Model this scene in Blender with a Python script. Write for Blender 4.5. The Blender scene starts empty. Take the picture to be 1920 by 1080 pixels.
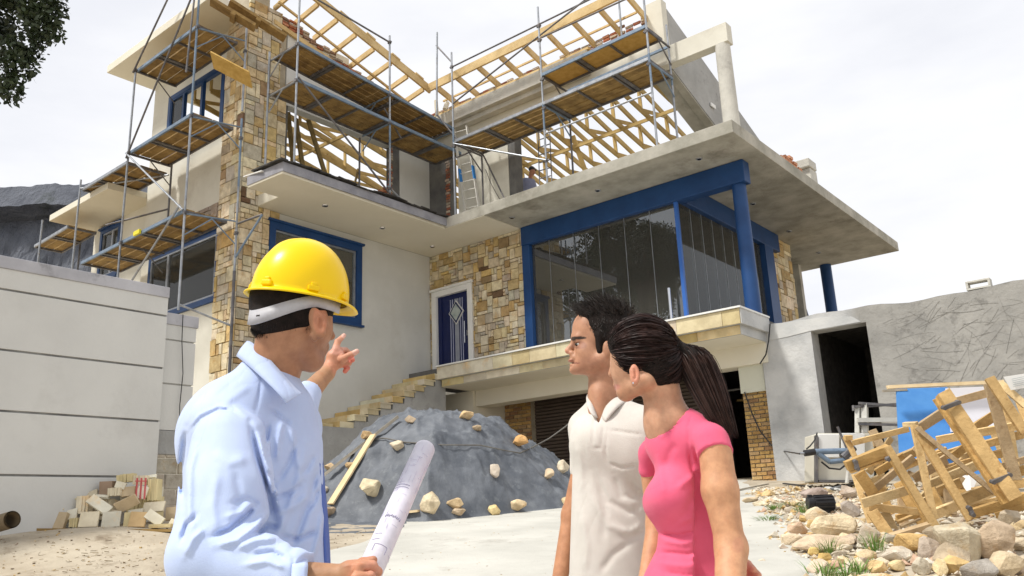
import bpy, math, random
import numpy as np
from mathutils import Vector, Matrix
rnd = random.Random(7)
sc = bpy.context.scene
COL = sc.collection
# ---------------------------------------------------------------- camera (origin = lens, metres, z up, x/y along the house walls)
FOC = 1594.72
YAW, TILT, ROLL = [math.radians(a) for a in (-39.01, 15.379, -2.347)]
FW = Vector((math.sin(YAW)*math.cos(TILT), math.cos(YAW)*math.cos(TILT), math.sin(TILT)))
_r0 = Vector((math.cos(YAW), -math.sin(YAW), 0)); _u0 = _r0.cross(FW)
RT = _r0*math.cos(ROLL) + _u0*math.sin(ROLL); UP = -_r0*math.sin(ROLL) + _u0*math.cos(ROLL)
cam_d = bpy.data.cameras.new('camera'); cam = bpy.data.objects.new('camera', cam_d); COL.objects.link(cam)
cam_d.sensor_width = 36; cam_d.lens = FOC/1920*36; cam_d.clip_start = .05; cam_d.clip_end = 9000
cam.matrix_world = Matrix(((RT.x, UP.x, -FW.x, 0), (RT.y, UP.y, -FW.y, 0), (RT.z, UP.z, -FW.z, 0), (0, 0, 0, 1)))
sc.camera = cam
sc.view_settings.view_transform = 'Standard'; sc.view_settings.look = 'None'; sc.view_settings.exposure = 0.1
sc.view_settings.gamma = 1
# ---------------------------------------------------------------- sky and sun
SUN_EL, SUN_AZ = math.radians(56), math.radians(205)      # azimuth measured from +y towards +x
SUN_DIR = Vector((math.sin(SUN_AZ)*math.cos(SUN_EL), math.cos(SUN_AZ)*math.cos(SUN_EL), math.sin(SUN_EL)))
w = bpy.data.worlds.new('World'); sc.world = w; w.use_nodes = True
nt = w.node_tree; nt.nodes.clear(); N = nt.nodes.new; L = nt.links.new
out = N('ShaderNodeOutputWorld'); bg1 = N('ShaderNodeBackground'); bg2 = N('ShaderNodeBackground'); mx = N('ShaderNodeMixShader')
sky = N('ShaderNodeTexSky'); sky.sky_type = 'NISHITA'; sky.sun_disc = False; sky.sun_elevation = SUN_EL; sky.sun_rotation = SUN_AZ
L(sky.outputs[0], bg1.inputs[0]); bg1.inputs[1].default_value = .1
tc = N('ShaderNodeTexCoord'); mp = N('ShaderNodeMapping'); mp.inputs['Scale'].default_value = (1, 1, 3.2)
nz = N('ShaderNodeTexNoise'); nz.inputs['Scale'].default_value = 2.3; nz.inputs['Detail'].default_value = 7; nz.inputs['Roughness'].default_value = .52
L(tc.outputs['Generated'], mp.inputs[0]); L(mp.outputs[0], nz.inputs['Vector'])
cr = N('ShaderNodeValToRGB'); cr.color_ramp.elements[0].position = .36; cr.color_ramp.elements[0].color = (.89, .90, .945, 1)
cr.color_ramp.elements[1].position = .56; cr.color_ramp.elements[1].color = (.97, .975, 1.0, 1)
L(nz.outputs['Fac'], cr.inputs[0]); L(cr.outputs[0], bg2.inputs[0]); bg2.inputs[1].default_value = 1.0
mr = N('ShaderNodeMapRange'); mr.inputs[1].default_value = .3; mr.inputs[2].default_value = .5; mr.inputs[3].default_value = .9; mr.inputs[4].default_value = .97
L(nz.outputs['Fac'], mr.inputs[0]); L(mr.outputs[0], mx.inputs[0]); L(bg1.outputs[0], mx.inputs[1]); L(bg2.outputs[0], mx.inputs[2]); L(mx.outputs[0], out.inputs[0])
sl = bpy.data.lights.new('sun', 'SUN'); sl.energy = 3.5; sl.angle = math.radians(8); sl.color = (1, .965, .9)
so = bpy.data.objects.new('sun', sl); COL.objects.link(so); so.rotation_euler = SUN_DIR.to_track_quat('Z', 'Y').to_euler()

# ---------------------------------------------------------------- picking helpers: a photo direction met with a real plane
def ray(x, y): return FW + RT*((x-960)/FOC) - UP*((y-540)/FOC)
def pX(x, y, v): d = ray(x, y); return d*(v/d.x)
def pY(x, y, v): d = ray(x, y); return d*(v/d.y)
def pZ(x, y, v): d = ray(x, y); return d*(v/d.z)
FH = Vector((FW.x, FW.y, 0)).normalized(); RH = Vector((FH.y, -FH.x, 0))
def pH(x, y, h): d = ray(x, y); return d*(h/(d.dot(FH)))         # vertical plane at horizontal distance h
def SD(s, h, z=0): return RH*s + FH*h + Vector((0, 0, z))
# ---------------------------------------------------------------- materials
MATS = {}
def mat(name, c1, c2=None, scale=3., detail=6, rough=.8, bump=0., bscale=None, metal=0., attr=False, stretch=(1, 1, 1), spec=.35, lo=.35, hi=.65, c3=None, sheen=0, sss=0, coat=0, s3=9., bdist=.02, fold=None):
    if name in MATS: return MATS[name]
    m = bpy.data.materials.new(name); m.use_nodes = True; nt = m.node_tree; N = nt.nodes.new; L = nt.links.new
    b = nt.nodes['Principled BSDF']; b.inputs['Roughness'].default_value = rough; b.inputs['Metallic'].default_value = metal
    b.inputs['Specular IOR Level'].default_value = spec
    if sheen: b.inputs['Sheen Weight'].default_value = sheen
    if coat: b.inputs['Coat Weight'].default_value = coat
    if sss: b.inputs['Subsurface Weight'].default_value = sss; b.inputs['Subsurface Radius'].default_value = (.012, .005, .003); b.inputs['Subsurface Scale'].default_value = 1
    g = N('ShaderNodeTexCoord'); mp = N('ShaderNodeMapping'); mp.inputs['Scale'].default_value = stretch; L(g.outputs['Object'], mp.inputs[0])
    n = N('ShaderNodeTexNoise'); n.inputs['Scale'].default_value = scale; n.inputs['Detail'].default_value = detail; n.inputs['Roughness'].default_value = .6
    L(mp.outputs[0], n.inputs['Vector'])
    r = N('ShaderNodeValToRGB'); r.color_ramp.elements[0].position = lo; r.color_ramp.elements[1].position = hi
    c2 = c2 or c1
    r.color_ramp.elements[0].color = (*c1, 1); r.color_ramp.elements[1].color = (*c2, 1); L(n.outputs['Fac'], r.inputs[0])
    col = r.outputs[0]
    if c3:
        n3 = N('ShaderNodeTexNoise'); n3.inputs['Scale'].default_value = s3; n3.inputs['Detail'].default_value = 8; n3.inputs['Roughness'].default_value = .7
        L(mp.outputs[0], n3.inputs['Vector'])
        r3 = N('ShaderNodeValToRGB'); r3.color_ramp.elements[0].position = .55; r3.color_ramp.elements[1].position = .7
        r3.color_ramp.elements[0].color = (0, 0, 0, 1); r3.color_ramp.elements[1].color = (.8, .8, .8, 1); L(n3.outputs['Fac'], r3.inputs[0])
        mm = N('ShaderNodeMixRGB'); L(r3.outputs[0], mm.inputs[0]); L(col, mm.inputs[1]); mm.inputs[2].default_value = (*c3, 1); col = mm.outputs[0]
    if attr:
        a = N('ShaderNodeAttribute'); a.attribute_name = 'col'
        mm = N('ShaderNodeMixRGB'); mm.blend_type = 'MULTIPLY'; mm.inputs[0].default_value = 1; L(a.outputs['Color'], mm.inputs[1]); L(col, mm.inputs[2]); col = mm.outputs[0]
    L(col, b.inputs['Base Color'])
    if bump:
        n2 = N('ShaderNodeTexNoise'); n2.inputs['Scale'].default_value = bscale or scale*4; n2.inputs['Detail'].default_value = 6; n2.inputs['Roughness'].default_value = .65
        L(mp.outputs[0], n2.inputs['Vector'])
        bp = N('ShaderNodeBump'); bp.inputs['Strength'].default_value = min(1, bump); bp.inputs['Distance'].default_value = bdist; L(n2.outputs['Fac'], bp.inputs['Height']); L(bp.outputs[0], b.inputs['Normal'])
        if fold:                       # cloth folds: ridged, drawn-out noise (stretch vector, scale, strength, distance)
            fm = N('ShaderNodeMapping'); fm.inputs['Scale'].default_value = fold[0]; fm.inputs['Rotation'].default_value = (.25, .3, .4); L(g.outputs['Object'], fm.inputs[0])
            fn = N('ShaderNodeTexNoise'); fn.inputs['Scale'].default_value = fold[1]; fn.inputs['Detail'].default_value = 2.5; fn.inputs['Roughness'].default_value = .4; fn.inputs['Distortion'].default_value = .6; L(fm.outputs[0], fn.inputs['Vector'])
            f1 = N('ShaderNodeMath'); f1.operation = 'SUBTRACT'; f1.inputs[1].default_value = .5; L(fn.outputs['Fac'], f1.inputs[0]); f2 = N('ShaderNodeMath'); f2.operation = 'ABSOLUTE'; L(f1.outputs[0], f2.inputs[0]); f3 = N('ShaderNodeMath'); f3.operation = 'POWER'; f3.inputs[1].default_value = .6; L(f2.outputs[0], f3.inputs[0])
            fb = N('ShaderNodeBump'); fb.inputs['Strength'].default_value = fold[2]; fb.inputs['Distance'].default_value = fold[3]; L(f3.outputs[0], fb.inputs['Height']); L(bp.outputs[0], fb.inputs['Normal']); L(fb.outputs[0], b.inputs['Normal'])
    MATS[name] = m; return m
W1 = (1, 1, 1)
plaster = mat('cream_plaster', (.60, .58, .50), (.68, .66, .58), 1.1, 8, .85, .25, 30, c3=(.52, .49, .42), s3=.8)
plaster_w = mat('grey_white_plaster', (.56, .56, .53), (.63, .63, .60), .8, 8, .85, .25, 24, c3=(.54, .53, .49), s3=.7)
soffit_m = mat('cream_soffit_paint', (.68, .64, .53), (.74, .70, .59), .7, 5, .85, .1, 20)
white_m = mat('white_paint', (.74, .74, .72), (.8, .8, .78), 2, 4, .5, .05)
concrete = mat('raw_concrete', (.29, .28, .235), (.46, .44, .385), 1.5, 9, .9, .5, 22, c3=(.19, .175, .14), s3=.9)
concrete_l = mat('pale_concrete', (.46, .45, .41), (.6, .585, .53), 2.2, 9, .9, .5, 26, c3=(.33, .32, .29), s3=1.6)
concrete_g = mat('grey_render', (.29, .29, .28), (.42, .42, .41), 1.2, 9, .9, .6, 15, c3=(.17, .165, .16), s3=2.4)
concrete_d = mat('dark_concrete', (.10, .10, .10), (.18, .175, .165), 2, 9, .9, .5, 20)
concrete_p = mat('smooth_grey_concrete', (.43, .44, .44), (.58, .58, .565), 1.1, 9, .88, .35, 18, c3=(.36, .37, .375), s3=2.4)
stone_m = mat('sandstone', (.72, .68, .62), (1.12, 1.1, 1.05), 6, 9, .88, .9, 22, attr=True, c3=(.78, .55, .3), s3=4)
tile_m = mat('sandstone_tile', (.8, .76, .68), (1.1, 1.08, 1.02), 3, 8, .7, .35, 14, attr=True, c3=(1.05, .72, .36), s3=2.5)
brick_m = mat('brick', (.75, .7, .65), (1.15, 1.1, 1.05), 12, 8, .9, .7, 40, attr=True)
mortar = mat('mortar', (.34, .29, .21), (.44, .39, .3), 5, 8, .95, .6, 30)
wood_n = mat('new_pine', (.50, .355, .16), (.68, .51, .26), 2.2, 8, .75, .3, 12, stretch=(1, 1, 1), c3=(.42, .27, .1), s3=5)
wood_t = mat('truss_pine', (.40, .28, .10), (.56, .40, .16), 3, 8, .75, .2, 12)
wood_d = mat('scaffold_board', (.19, .115, .04), (.36, .235, .085), 4, 9, .85, .4, 18, c3=(.10, .07, .035), s3=3)
wood_o = mat('yellow_board', (.45, .28, .07), (.58, .38, .12), 7, 9, .8, .3, 30)
steel_g = mat('galvanised_steel', (.26, .28, .31), (.40, .42, .45), 5, 8, .45, .2, 30, metal=.55, c3=(.2, .16, .13), s3=6)
steel_d = mat('weathered_steel', (.10, .10, .11), (.2, .19, .19), 5, 8, .6, .3, 30, metal=.4, c3=(.14, .09, .06), s3=6)
steel_b = mat('blue_painted_steel', (.13, .18, .25), (.20, .27, .36), 6, 8, .5, .2, 30, metal=.1, c3=(.22, .24, .27), s3=4)
blue_m = mat('navy_blue_paint', (.009, .045, .15), (.013, .060, .19), 2, 6, .45, .08, 20)
blue_l = mat('navy_door_paint', (.006, .012, .07), (.008, .016, .09), 2, 6, .3, .03)
dark_m = mat('dark_felt_and_shade', (.03, .028, .027), (.07, .065, .06), 8, 6, .8, .5)  # roofing felt; the near black also paints shade in garage and passage
flash_m = mat('lead_flashing', (.22, .22, .25), (.32, .32, .35), 3, 8, .6, .4, 12, metal=.1)
door_m = mat('brown_roller_door', (.075, .055, .042), (.10, .075, .058), 2, 6, .6, .1)
chrome = mat('chrome', (.6, .62, .66), (.66, .68, .72), 2, 2, .18, 0, metal=.95)
black_m = mat('black_plastic', (.012, .012, .014), (.03, .03, .033), 6, 5, .4, .1)
def glass_mat(name, tint, ior=1.5):
    m = bpy.data.materials.new(name); m.use_nodes = True; nt = m.node_tree; nt.nodes.clear(); N = nt.nodes.new; L = nt.links.new
    o = N('ShaderNodeOutputMaterial'); t = N('ShaderNodeBsdfTransparent'); t.inputs[0].default_value = (*tint, 1)
    g = N('ShaderNodeBsdfGlossy'); g.inputs['Roughness'].default_value = .0; g.inputs[0].default_value = (.9, .95, 1, 1)
    f = N('ShaderNodeFresnel'); f.inputs[0].default_value = ior; x = N('ShaderNodeMixShader'); ds = N('ShaderNodeBsdfDiffuse'); ds.inputs[0].default_value = (.42, .41, .36, 1); dm = N('ShaderNodeMixShader'); dm.inputs[0].default_value = .11; L(t.outputs[0], dm.inputs[1]); L(ds.outputs[0], dm.inputs[2])
    L(f.outputs[0], x.inputs[0]); L(dm.outputs[0], x.inputs[1]); L(g.outputs[0], x.inputs[2]); L(x.outputs[0], o.inputs[0]); MATS[name] = m; return m
glass = glass_mat('window_glass', (.78, .82, .78), 2.25)
glass_s = glass_mat('side_window_glass', (.5, .52, .5), 1.28)

# ---------------------------------------------------------------- mesh builder
def V3(a): return Vector(a)
class MB:
    def __init__(s): s.v = []; s.f = []; s.c = []; s.sm = False
    def add(s, vs, fs, c=W1):
        o = len(s.v); s.v += [tuple(v) for v in vs]; s.f += [tuple(i+o for i in f) for f in fs]; s.c += [c]*len(fs); return s
    def box(s, a, b, c=W1):
        x0, y0, z0 = [min(a[i], b[i]) for i in range(3)]; x1, y1, z1 = [max(a[i], b[i]) for i in range(3)]
        return s.add([(x0, y0, z0), (x1, y0, z0), (x1, y1, z0), (x0, y1, z0), (x0, y0, z1), (x1, y0, z1), (x1, y1, z1), (x0, y1, z1)],
                     [(0, 3, 2, 1), (4, 5, 6, 7), (0, 1, 5, 4), (1, 2, 6, 5), (2, 3, 7, 6), (3, 0, 4, 7)], c)
    def obox(s, ctr, X, Y, Z, c=W1, jit=0):       # oriented box from half-axes
        ctr, X, Y, Z = V3(ctr), V3(X), V3(Y), V3(Z); vs = []
        for k in (-1, 1):
            for (i, j) in ((-1, -1), (1, -1), (1, 1), (-1, 1)):
                p = ctr + X*i + Y*j + Z*k
                if jit: p += Vector((rnd.uniform(-jit, jit), rnd.uniform(-jit, jit), rnd.uniform(-jit, jit)))
                vs.append(p)
        return s.add(vs, [(0, 3, 2, 1), (4, 5, 6, 7), (0, 1, 5, 4), (1, 2, 6, 5), (2, 3, 7, 6), (3, 0, 4, 7)], c)
    def bar(s, p, q, w, h, up=(0, 0, 1), c=W1, jit=0):
        p, q = V3(p), V3(q); d = (q-p); l = d.length; d /= l; up = V3(up)
        if abs(d.dot(up)) > .98: up = Vector((1, 0, 0))
        sd = d.cross(up).normalized(); u = sd.cross(d).normalized()
        return s.obox((p+q)/2, d*l/2, sd*w/2, u*h/2, c, jit)
    def tube(s, p, q, r, n=8, r2=None, c=W1, cap=True):
        p, q = V3(p), V3(q); d = (q-p).normalized(); a = Vector((0, 0, 1)) if abs(d.z) < .9 else Vector((1, 0, 0)); x = d.cross(a).normalized(); y = d.cross(x); r2 = r if r2 is None else r2
        vs = [p + (x*math.cos(t)+y*math.sin(t))*r for t in [2*math.pi*i/n for i in range(n)]] + [q + (x*math.cos(t)+y*math.sin(t))*r2 for t in [2*math.pi*i/n for i in range(n)]]
        fs = [(i, (i+1) % n, n+(i+1) % n, n+i) for i in range(n)]
        if cap: fs += [tuple(range(n-1, -1, -1)), tuple(range(n, 2*n))]
        return s.add(vs, fs, c)
    def path(s, pts, r, n=6, c=W1, rs=None):
        pts = [V3(p) for p in pts]; vs = []; m = len(pts); px = None
        for i, p in enumerate(pts):
            d = (pts[min(i+1, m-1)]-pts[max(i-1, 0)]).normalized()
            if px is None: a = Vector((0, 0, 1)) if abs(d.z) < .9 else Vector((1, 0, 0)); px = d.cross(a).normalized()
            px = (px - d*px.dot(d)).normalized(); y = d.cross(px); rr = rs[i] if rs else r
            vs += [p + (px*math.cos(t)+y*math.sin(t))*rr for t in [2*math.pi*k/n for k in range(n)]]
        fs = [(i*n+k, i*n+(k+1) % n, (i+1)*n+(k+1) % n, (i+1)*n+k) for i in range(m-1) for k in range(n)]
        fs += [tuple(range(n-1, -1, -1)), tuple(range((m-1)*n, m*n))]
        return s.add(vs, fs, c)
    def prism(s, poly, ext, c=W1):                # planar polygon (list of 3D points) pushed by ext
        n = len(poly); e = V3(ext); vs = [V3(p) for p in poly] + [V3(p)+e for p in poly]
        fs = [tuple(range(n)), tuple(range(2*n-1, n-1, -1))] + [(i, n+i, n+(i+1) % n, (i+1) % n) for i in range(n)]
        return s.add(vs, fs, c)
    def build(s, name, m, parent=None, smooth=False, bevel=0):
        off = parent.matrix_world.translation if parent else Vector((0, 0, 0))
        if parent is not None and parent.parent is not None: off = Vector(parent['_w'])
        elif parent is not None: off = Vector(parent['_w']) if '_w' in parent else parent.location
        me = bpy.data.meshes.new(name); me.from_pydata([(a[0]-off[0], a[1]-off[1], a[2]-off[2]) for a in s.v], [], s.f)
        at = me.color_attributes.new('col', 'FLOAT_COLOR', 'CORNER'); arr = []
        for f, c in zip(s.f, s.c): arr += [c[0], c[1], c[2], 1.]*len(f)
        at.data.foreach_set('color', arr)
        me.materials.append(m)
        if smooth: me.polygons.foreach_set('use_smooth', [True]*len(me.polygons))
        me.update()
        o = bpy.data.objects.new(name, me); COL.objects.link(o)
        if parent is not None: o.parent = parent; o['_w'] = tuple(off)
        if bevel: b = o.modifiers.new('bevel', 'BEVEL'); b.width = bevel; b.segments = 2; b.limit_method = 'ANGLE'
        return o
def tag(o, label, cat, group=None):
    o['label'] = label; o['category'] = cat
    if group: o['group'] = group
    return o
def thing(name, loc, label, cat, group=None):
    o = bpy.data.objects.new(name, None); COL.objects.link(o); o.location = loc; o['_w'] = tuple(loc); o.empty_display_size = .2
    return tag(o, label, cat, group)
def struct(o, kind='structure'): o['kind'] = kind; return o
# wall sheet with rectangular openings.  P(a,b,t) -> world
def holed(mb, P, W, H, holes, th, c=W1):
    us = sorted(set([0, W] + [min(max(h[i], 0), W) for h in holes for i in (0, 2)])); vs = sorted(set([0, H] + [min(max(h[i], 0), H) for h in holes for i in (1, 3)]))
    def solid(i, j):
        if i < 0 or j < 0 or i >= len(us)-1 or j >= len(vs)-1: return False
        a = (us[i]+us[i+1])/2; b = (vs[j]+vs[j+1])/2
        return not any(h[0] < a < h[2] and h[1] < b < h[3] for h in holes)
    for i in range(len(us)-1):
        for j in range(len(vs)-1):
            if not solid(i, j): continue
            a0, a1, b0, b1 = us[i], us[i+1], vs[j], vs[j+1]
            mb.add([P(a0, b0, 0), P(a1, b0, 0), P(a1, b1, 0), P(a0, b1, 0)], [(0, 1, 2, 3)], c)
            mb.add([P(a0, b0, th), P(a1, b0, th), P(a1, b1, th), P(a0, b1, th)], [(3, 2, 1, 0)], c)
            for di, dj, q in ((-1, 0, ((a0, b0), (a0, b1))), (1, 0, ((a1, b1), (a1, b0))), (0, -1, ((a1, b0), (a0, b0))), (0, 1, ((a0, b1), (a1, b1)))):
                if not solid(i+di, j+dj):
                    (x0, y0), (x1, y1) = q; mb.add([P(x0, y0, 0), P(x1, y1, 0), P(x1, y1, th), P(x0, y0, th)], [(0, 1, 2, 3)], c)
    return mb
PAL = [(.64, .53, .34), (.55, .42, .22), (.68, .60, .44), (.47, .34, .17), (.50, .45, .37), (.60, .44, .20), (.72, .65, .50), (.36, .26, .15), (.5, .47, .40), (.16, .10, .06)]
PW = [18, 8, 20, 4, 9, 5, 18, 2.5, 9, 1.3]
def pack(W, H, cell=.125, sizes=((1, 1), (2, 1), (3, 1), (2, 2), (3, 2), (4, 2), (2, 3), (3, 3), (1, 2), (4, 1), (4, 3)), wts=None):
    nx, ny = max(1, round(W/cell)), max(1, round(H/cell)); cx, cy = W/nx, H/ny; g = [[0]*ny for _ in range(nx)]; out = []
    for j in range(ny):
        for i in range(nx):
            if g[i][j]: continue
            a, b = rnd.choices(sizes, wts)[0]
            while a > 1 and (i+a > nx or any(g[i+k][j] for k in range(a))): a -= 1
            while b > 1 and (j+b > ny or any(g[i+k][j+l] for k in range(a) for l in range(b))): b -= 1
            for k in range(a):
                for l in range(b): g[i+k][j+l] = 1
            out.append((i*cx, j*cy, (i+a)*cx, (j+b)*cy))
    return out
def courses(W, H, bw, bh, off=.5):
    out = []; j = 0; z = 0
    while z < H-1e-4:
        x = -bw*off*(j % 2)
        while x < W: out.append((max(0, x), z, min(W, x+bw), min(H, z+bh))); x += bw
        z += bh; j += 1
    return [r for r in out if r[2]-r[0] > .02]
def cut(rects, holes):
    for h in holes:
        o = []
        for r in rects:
            if r[2] <= h[0] or r[0] >= h[2] or r[3] <= h[1] or r[1] >= h[3]: o.append(r); continue
            if r[0] < h[0]: o.append((r[0], r[1], h[0], r[3]))
            if r[2] > h[2]: o.append((h[2], r[1], r[2], r[3]))
            a, b = max(r[0], h[0]), min(r[2], h[2])
            if r[1] < h[1]: o.append((a, r[1], b, h[1]))
            if r[3] > h[3]: o.append((a, h[3], b, r[3]))
        rects = [r for r in o if r[2]-r[0] > .025 and r[3]-r[1] > .02]
    return rects
def blocks(mb, P, rects, gap=.0035, dep=.05, jit=.02, pal=PAL, pw=PW, var=.12, bev=.008):
    for (a0, b0, a1, b1) in rects:
        a0 += gap; b0 += gap; a1 -= gap; b1 -= gap; d = -dep - rnd.uniform(0, jit); q = min(bev, (a1-a0)/3, (b1-b0)/3)
        c = rnd.choices(pal, pw)[0]; k = rnd.uniform(1-var, 1+var); c = tuple(min(1, x*k*rnd.uniform(.97, 1.03)) for x in c)
        j = lambda: rnd.uniform(-q, q)*.7
        vs = [P(a0, b0, 0), P(a1, b0, 0), P(a1, b1, 0), P(a0, b1, 0), P(a0+q+j(), b0+q+j(), d+j()), P(a1-q+j(), b0+q+j(), d+j()), P(a1-q+j(), b1-q+j(), d+j()), P(a0+q+j(), b1-q+j(), d+j())]
        mb.add(vs, [(4, 5, 6, 7), (0, 1, 5, 4), (1, 2, 6, 5), (2, 3, 7, 6), (3, 0, 4, 7)], c)
    return mb
# planes: Ay(x0,y0,z0,plane x) runs along +y facing +x ; Bx runs along +x facing -y
def PA(x, y0, z0): return lambda a, b, t: (x-t, y0+a, z0+b)
def PB(y, x0, z0): return lambda a, b, t: (x0+a, y+t, z0+b)
# ================================================================ THE HOUSE (one thing, many parts)
house = thing('house', (-14, 18, 0), 'unfinished two storey house with sandstone cladding, navy blue frames and open roof timbers', 'house')
ZS, ZT = 7.34, 7.62           # soffit and top of the first floor slab
# --- slabs
m = MB(); m.prism([(-14.25, 10.0, ZS), (-15.45, 9.95, ZS), (-15.45, 10.75, ZS), (-16.3, 10.75, ZS), (-16.3, 16.5, ZS), (-12.95, 16.5, ZS), (-12.95, 15.02, ZS), (-14.3, 15.02, ZS)], (0, 0, .27))
m.build('canopy_slab', soffit_m, house, bevel=.012)
m = MB(); m.prism([(-14.28, 15.0, ZS+.004), (-6.3, 15.0, ZS+.004), (-6.3, 26.2, ZS+.004), (-16.3, 26.2, ZS+.004), (-16.3, 16.52, ZS+.004), (-12.93, 16.52, ZS+.004), (-12.93, 15.04, ZS+.004), (-14.28, 15.04, ZS+.004)], (0, 0, .28))
m.build('canopy_slab', concrete, house, bevel=.012)
m = MB(); m.box((-14.5, 15.004, ZS-.004), (-12.95, 16.49, ZS+.003)); m.build('soffit_panel', soffit_m, house)
m = MB(); m.box((-24, 10.6, ZS), (-16.32, 26, ZT-.02)); m.build('floor_slab', concrete_d, house)
# lead flashing on the left canopy edge
m = MB(); m.box((-14.25, 9.99, ZS+.05), (-14.215, 15.0, ZT-.02)); m.prism([(-14.21, 9.985, ZS+.05), (-15.46, 9.935, ZS+.05), (-15.46, 9.935, ZT-.02), (-14.21, 9.985, ZT-.02)], (0, .014, 0)); m.build('flashing', flash_m, house)
m = MB(); y = 9.9
while y < 14.9:
    dz = .02*math.sin(y*3)+.012*math.sin(y*7.7); m.obox((-14.35, y+.13, ZT+.02+dz), (.2, 0, .02*math.sin(y*5)), (0, .15, .014*math.cos(y*3)), (0, 0, .01)); y += .26
m.obox((-14.7, 9.98, ZT+.03), (.55, 0, -.02), (0, .09, 0), (0, 0, .016)); m.build('roofing_felt', dark_m, house)
m = MB(); m.obox((-15.25, 9.98, ZT-.01), (.38, -.02, -.05), (0, .06, 0), (0, 0, .012)); m.build('flashing', white_m, house)
m = MB(); m.box((-16.6, 15.62, 3.62), (-6.9, 26, 3.9)); m.build('terrace_slab', concrete_d, house)
# --- white wall with the big window (faces +x)
m = MB(); WY0 = 11.38
holed(m, PA(-16.3, WY0, -.3), 16.5-WY0, ZS+.3, [(-1, 4.94+.3, 13.93-WY0, 7.1+.3)], .25); m.build('wall', plaster_w, house)
m = MB(); blocks(m, PA(-16.3, 10.3, -.3), cut(pack(1.08, ZS+.3), [(.8, 4.94+.3, 2, 7.1+.3)])); 
blocks(m, PA(-16.3, 10.3, ZS-.3), [(0, .29, .3, .3)])
m.build('stone_cladding', stone_m, house)
m = MB(); blocks(m, PA(-16.3, 10.3, 7.35), cut(pack(1.15, 5.35), [(.95, 3.1, 2, 9)])); m.build('stone_cladding', stone_m, house)
m = MB(); blocks(m, PB(10.3, -17.08, -.3), pack(.83, 12.5), dep=.05, jit=.03); m.build('stone_cladding', stone_m, house)
m = MB(); m.box((-17.05, 10.31, -.3), (-16.31, 10.9, 13.2)); m.box((-16.9, 10.9, -.3), (-16.32, 11.37, 4.9)); m.box((-16.9, 10.9, 7.2), (-16.32, 11.44, 12.7)); m.build('tower_core', mortar, house)
def window(Pf, a0, b0, a1, b1, fw=.15, proud=.07, sash=(), sill=True, deep=.12, lite=True, open_panes=()):
    wn = MB()
    for r in ((a0, b0, a0+fw, b1), (a1-fw, b0, a1, b1), (a0+fw, b1-fw, a1-fw, b1), (a0+fw, b0, a1-fw, b0+fw)):
        prism_r(wn, Pf, r, -proud, deep)
    if sill: prism_r(wn, Pf, (a0-.05, b1, a1+.05, b1+.055), -proud-.05, .02); prism_r(wn, Pf, (a0-.05, b0-.055, a1+.05, b0), -proud-.05, .02)
    wo = wn.build('window', blue_m, house)
    xs = [a0+fw] + list(sash) + [a1-fw]
    for i in range(len(xs)-1):
        f = MB(); l, r2 = xs[i], xs[i+1]; t = .045
        for r in ((l, b0+fw, l+t, b1-fw), (r2-t, b0+fw, r2, b1-fw), (l+t, b1-fw-t, r2-t, b1-fw), (l+t, b0+fw, r2-t, b0+fw+t)): prism_r(f, Pf, r, -.01, .08)
        f.build('frame', steel_g if lite else blue_m, wo)
        if i in open_panes: continue
        g = MB(); prism_r(g, Pf, (l+t, b0+fw+t, r2-t, b1-fw-t), .03, .036); g.build('pane', glass_s if Pf(0, 0, 0)[1] < 11 and Pf(0, 0, 0)[0] == 0 else glass, wo)
    return wo
def prism_r(mb, P, r, t0, t1, c=W1):
    a, b, d, e = r; q = [P(a, b, t0), P(d, b, t0), P(d, e, t0), P(a, e, t0), P(a, b, t1), P(d, b, t1), P(d, e, t1), P(a, e, t1)]
    mb.add(q, [(0, 1, 2, 3), (7, 6, 5, 4), (0, 4, 5, 1), (1, 5, 6, 2), (2, 6, 7, 3), (3, 7, 4, 0)], c)
window(PA(-16.3, 0, 0), 11.1, 4.96, 13.92, 7.08, fw=.17)
m = MB(); m.box((-20.6, 10.6, -.3), (-16.62, 10.7, -.2)); m.box((-19, 12, 3.6), (-16.56, 16.2, 3.64)); m.box((-19.1, 11.6, 3.6), (-19, 16.4, 7.3)); m.box((-23, 13.4, -.3), (-19.2, 13.5, 7.3)); m.build('inner_wall', concrete_d, house)
# --- stone wall with the front door (faces -y)
m = MB(); D0 = (16.3-16.2, 0, 16.3-14.7, 6.3-3.3)
blocks(m, PB(16.5, -16.3, 3.64), cut(pack(3.4, ZS-3.64, .092), [(D0[0], 0, D0[2], D0[3]-.34)])); m.build('stone_cladding', stone_m, house)
m = MB(); holed(m, PB(16.5, -16.3, 3.64), 3.4, ZS-3.64, [(D0[0], 0, D0[2], D0[3]-.34)], .25); m.build('wall', mortar, house)
dr = MB(); Pd = PB(16.5, -16.2, 3.9)
for r in ((0, 0, .16, 2.36), (1.34, 0, 1.5, 2.36), (.16, 2.2, 1.34, 2.36)): prism_r(dr, Pd, r, -.10, .12)
prism_r(dr, Pd, (-.05, 2.36, 1.55, 2.43), -.14, .05)
door = dr.build('front_door', white_m, house, bevel=.01)
q = MB(); prism_r(q, Pd, (.3, 0, 1.34, 2.2), .02, .07); prism_r(q, Pd, (.16, 0, .3, 2.2), .0, .06) ; q.build('door_leaf', blue_l, door)
q = MB(); prism_r(q, Pd, (.78, 0, .93, 2.05), .005, .03); q.build('glass_strip', mat('grey_glass', (.25, .27, .33), (.3, .32, .38), 3, 3, .2), door)
q = MB()
for xx in (.62, .7, .98, 1.06): prism_r(q, Pd, (xx, 0, xx+.018, 2.05), .0, .03)
q.build('trim_line', mat('lilac_trim', (.42, .45, .6), rough=.4), door)
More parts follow.
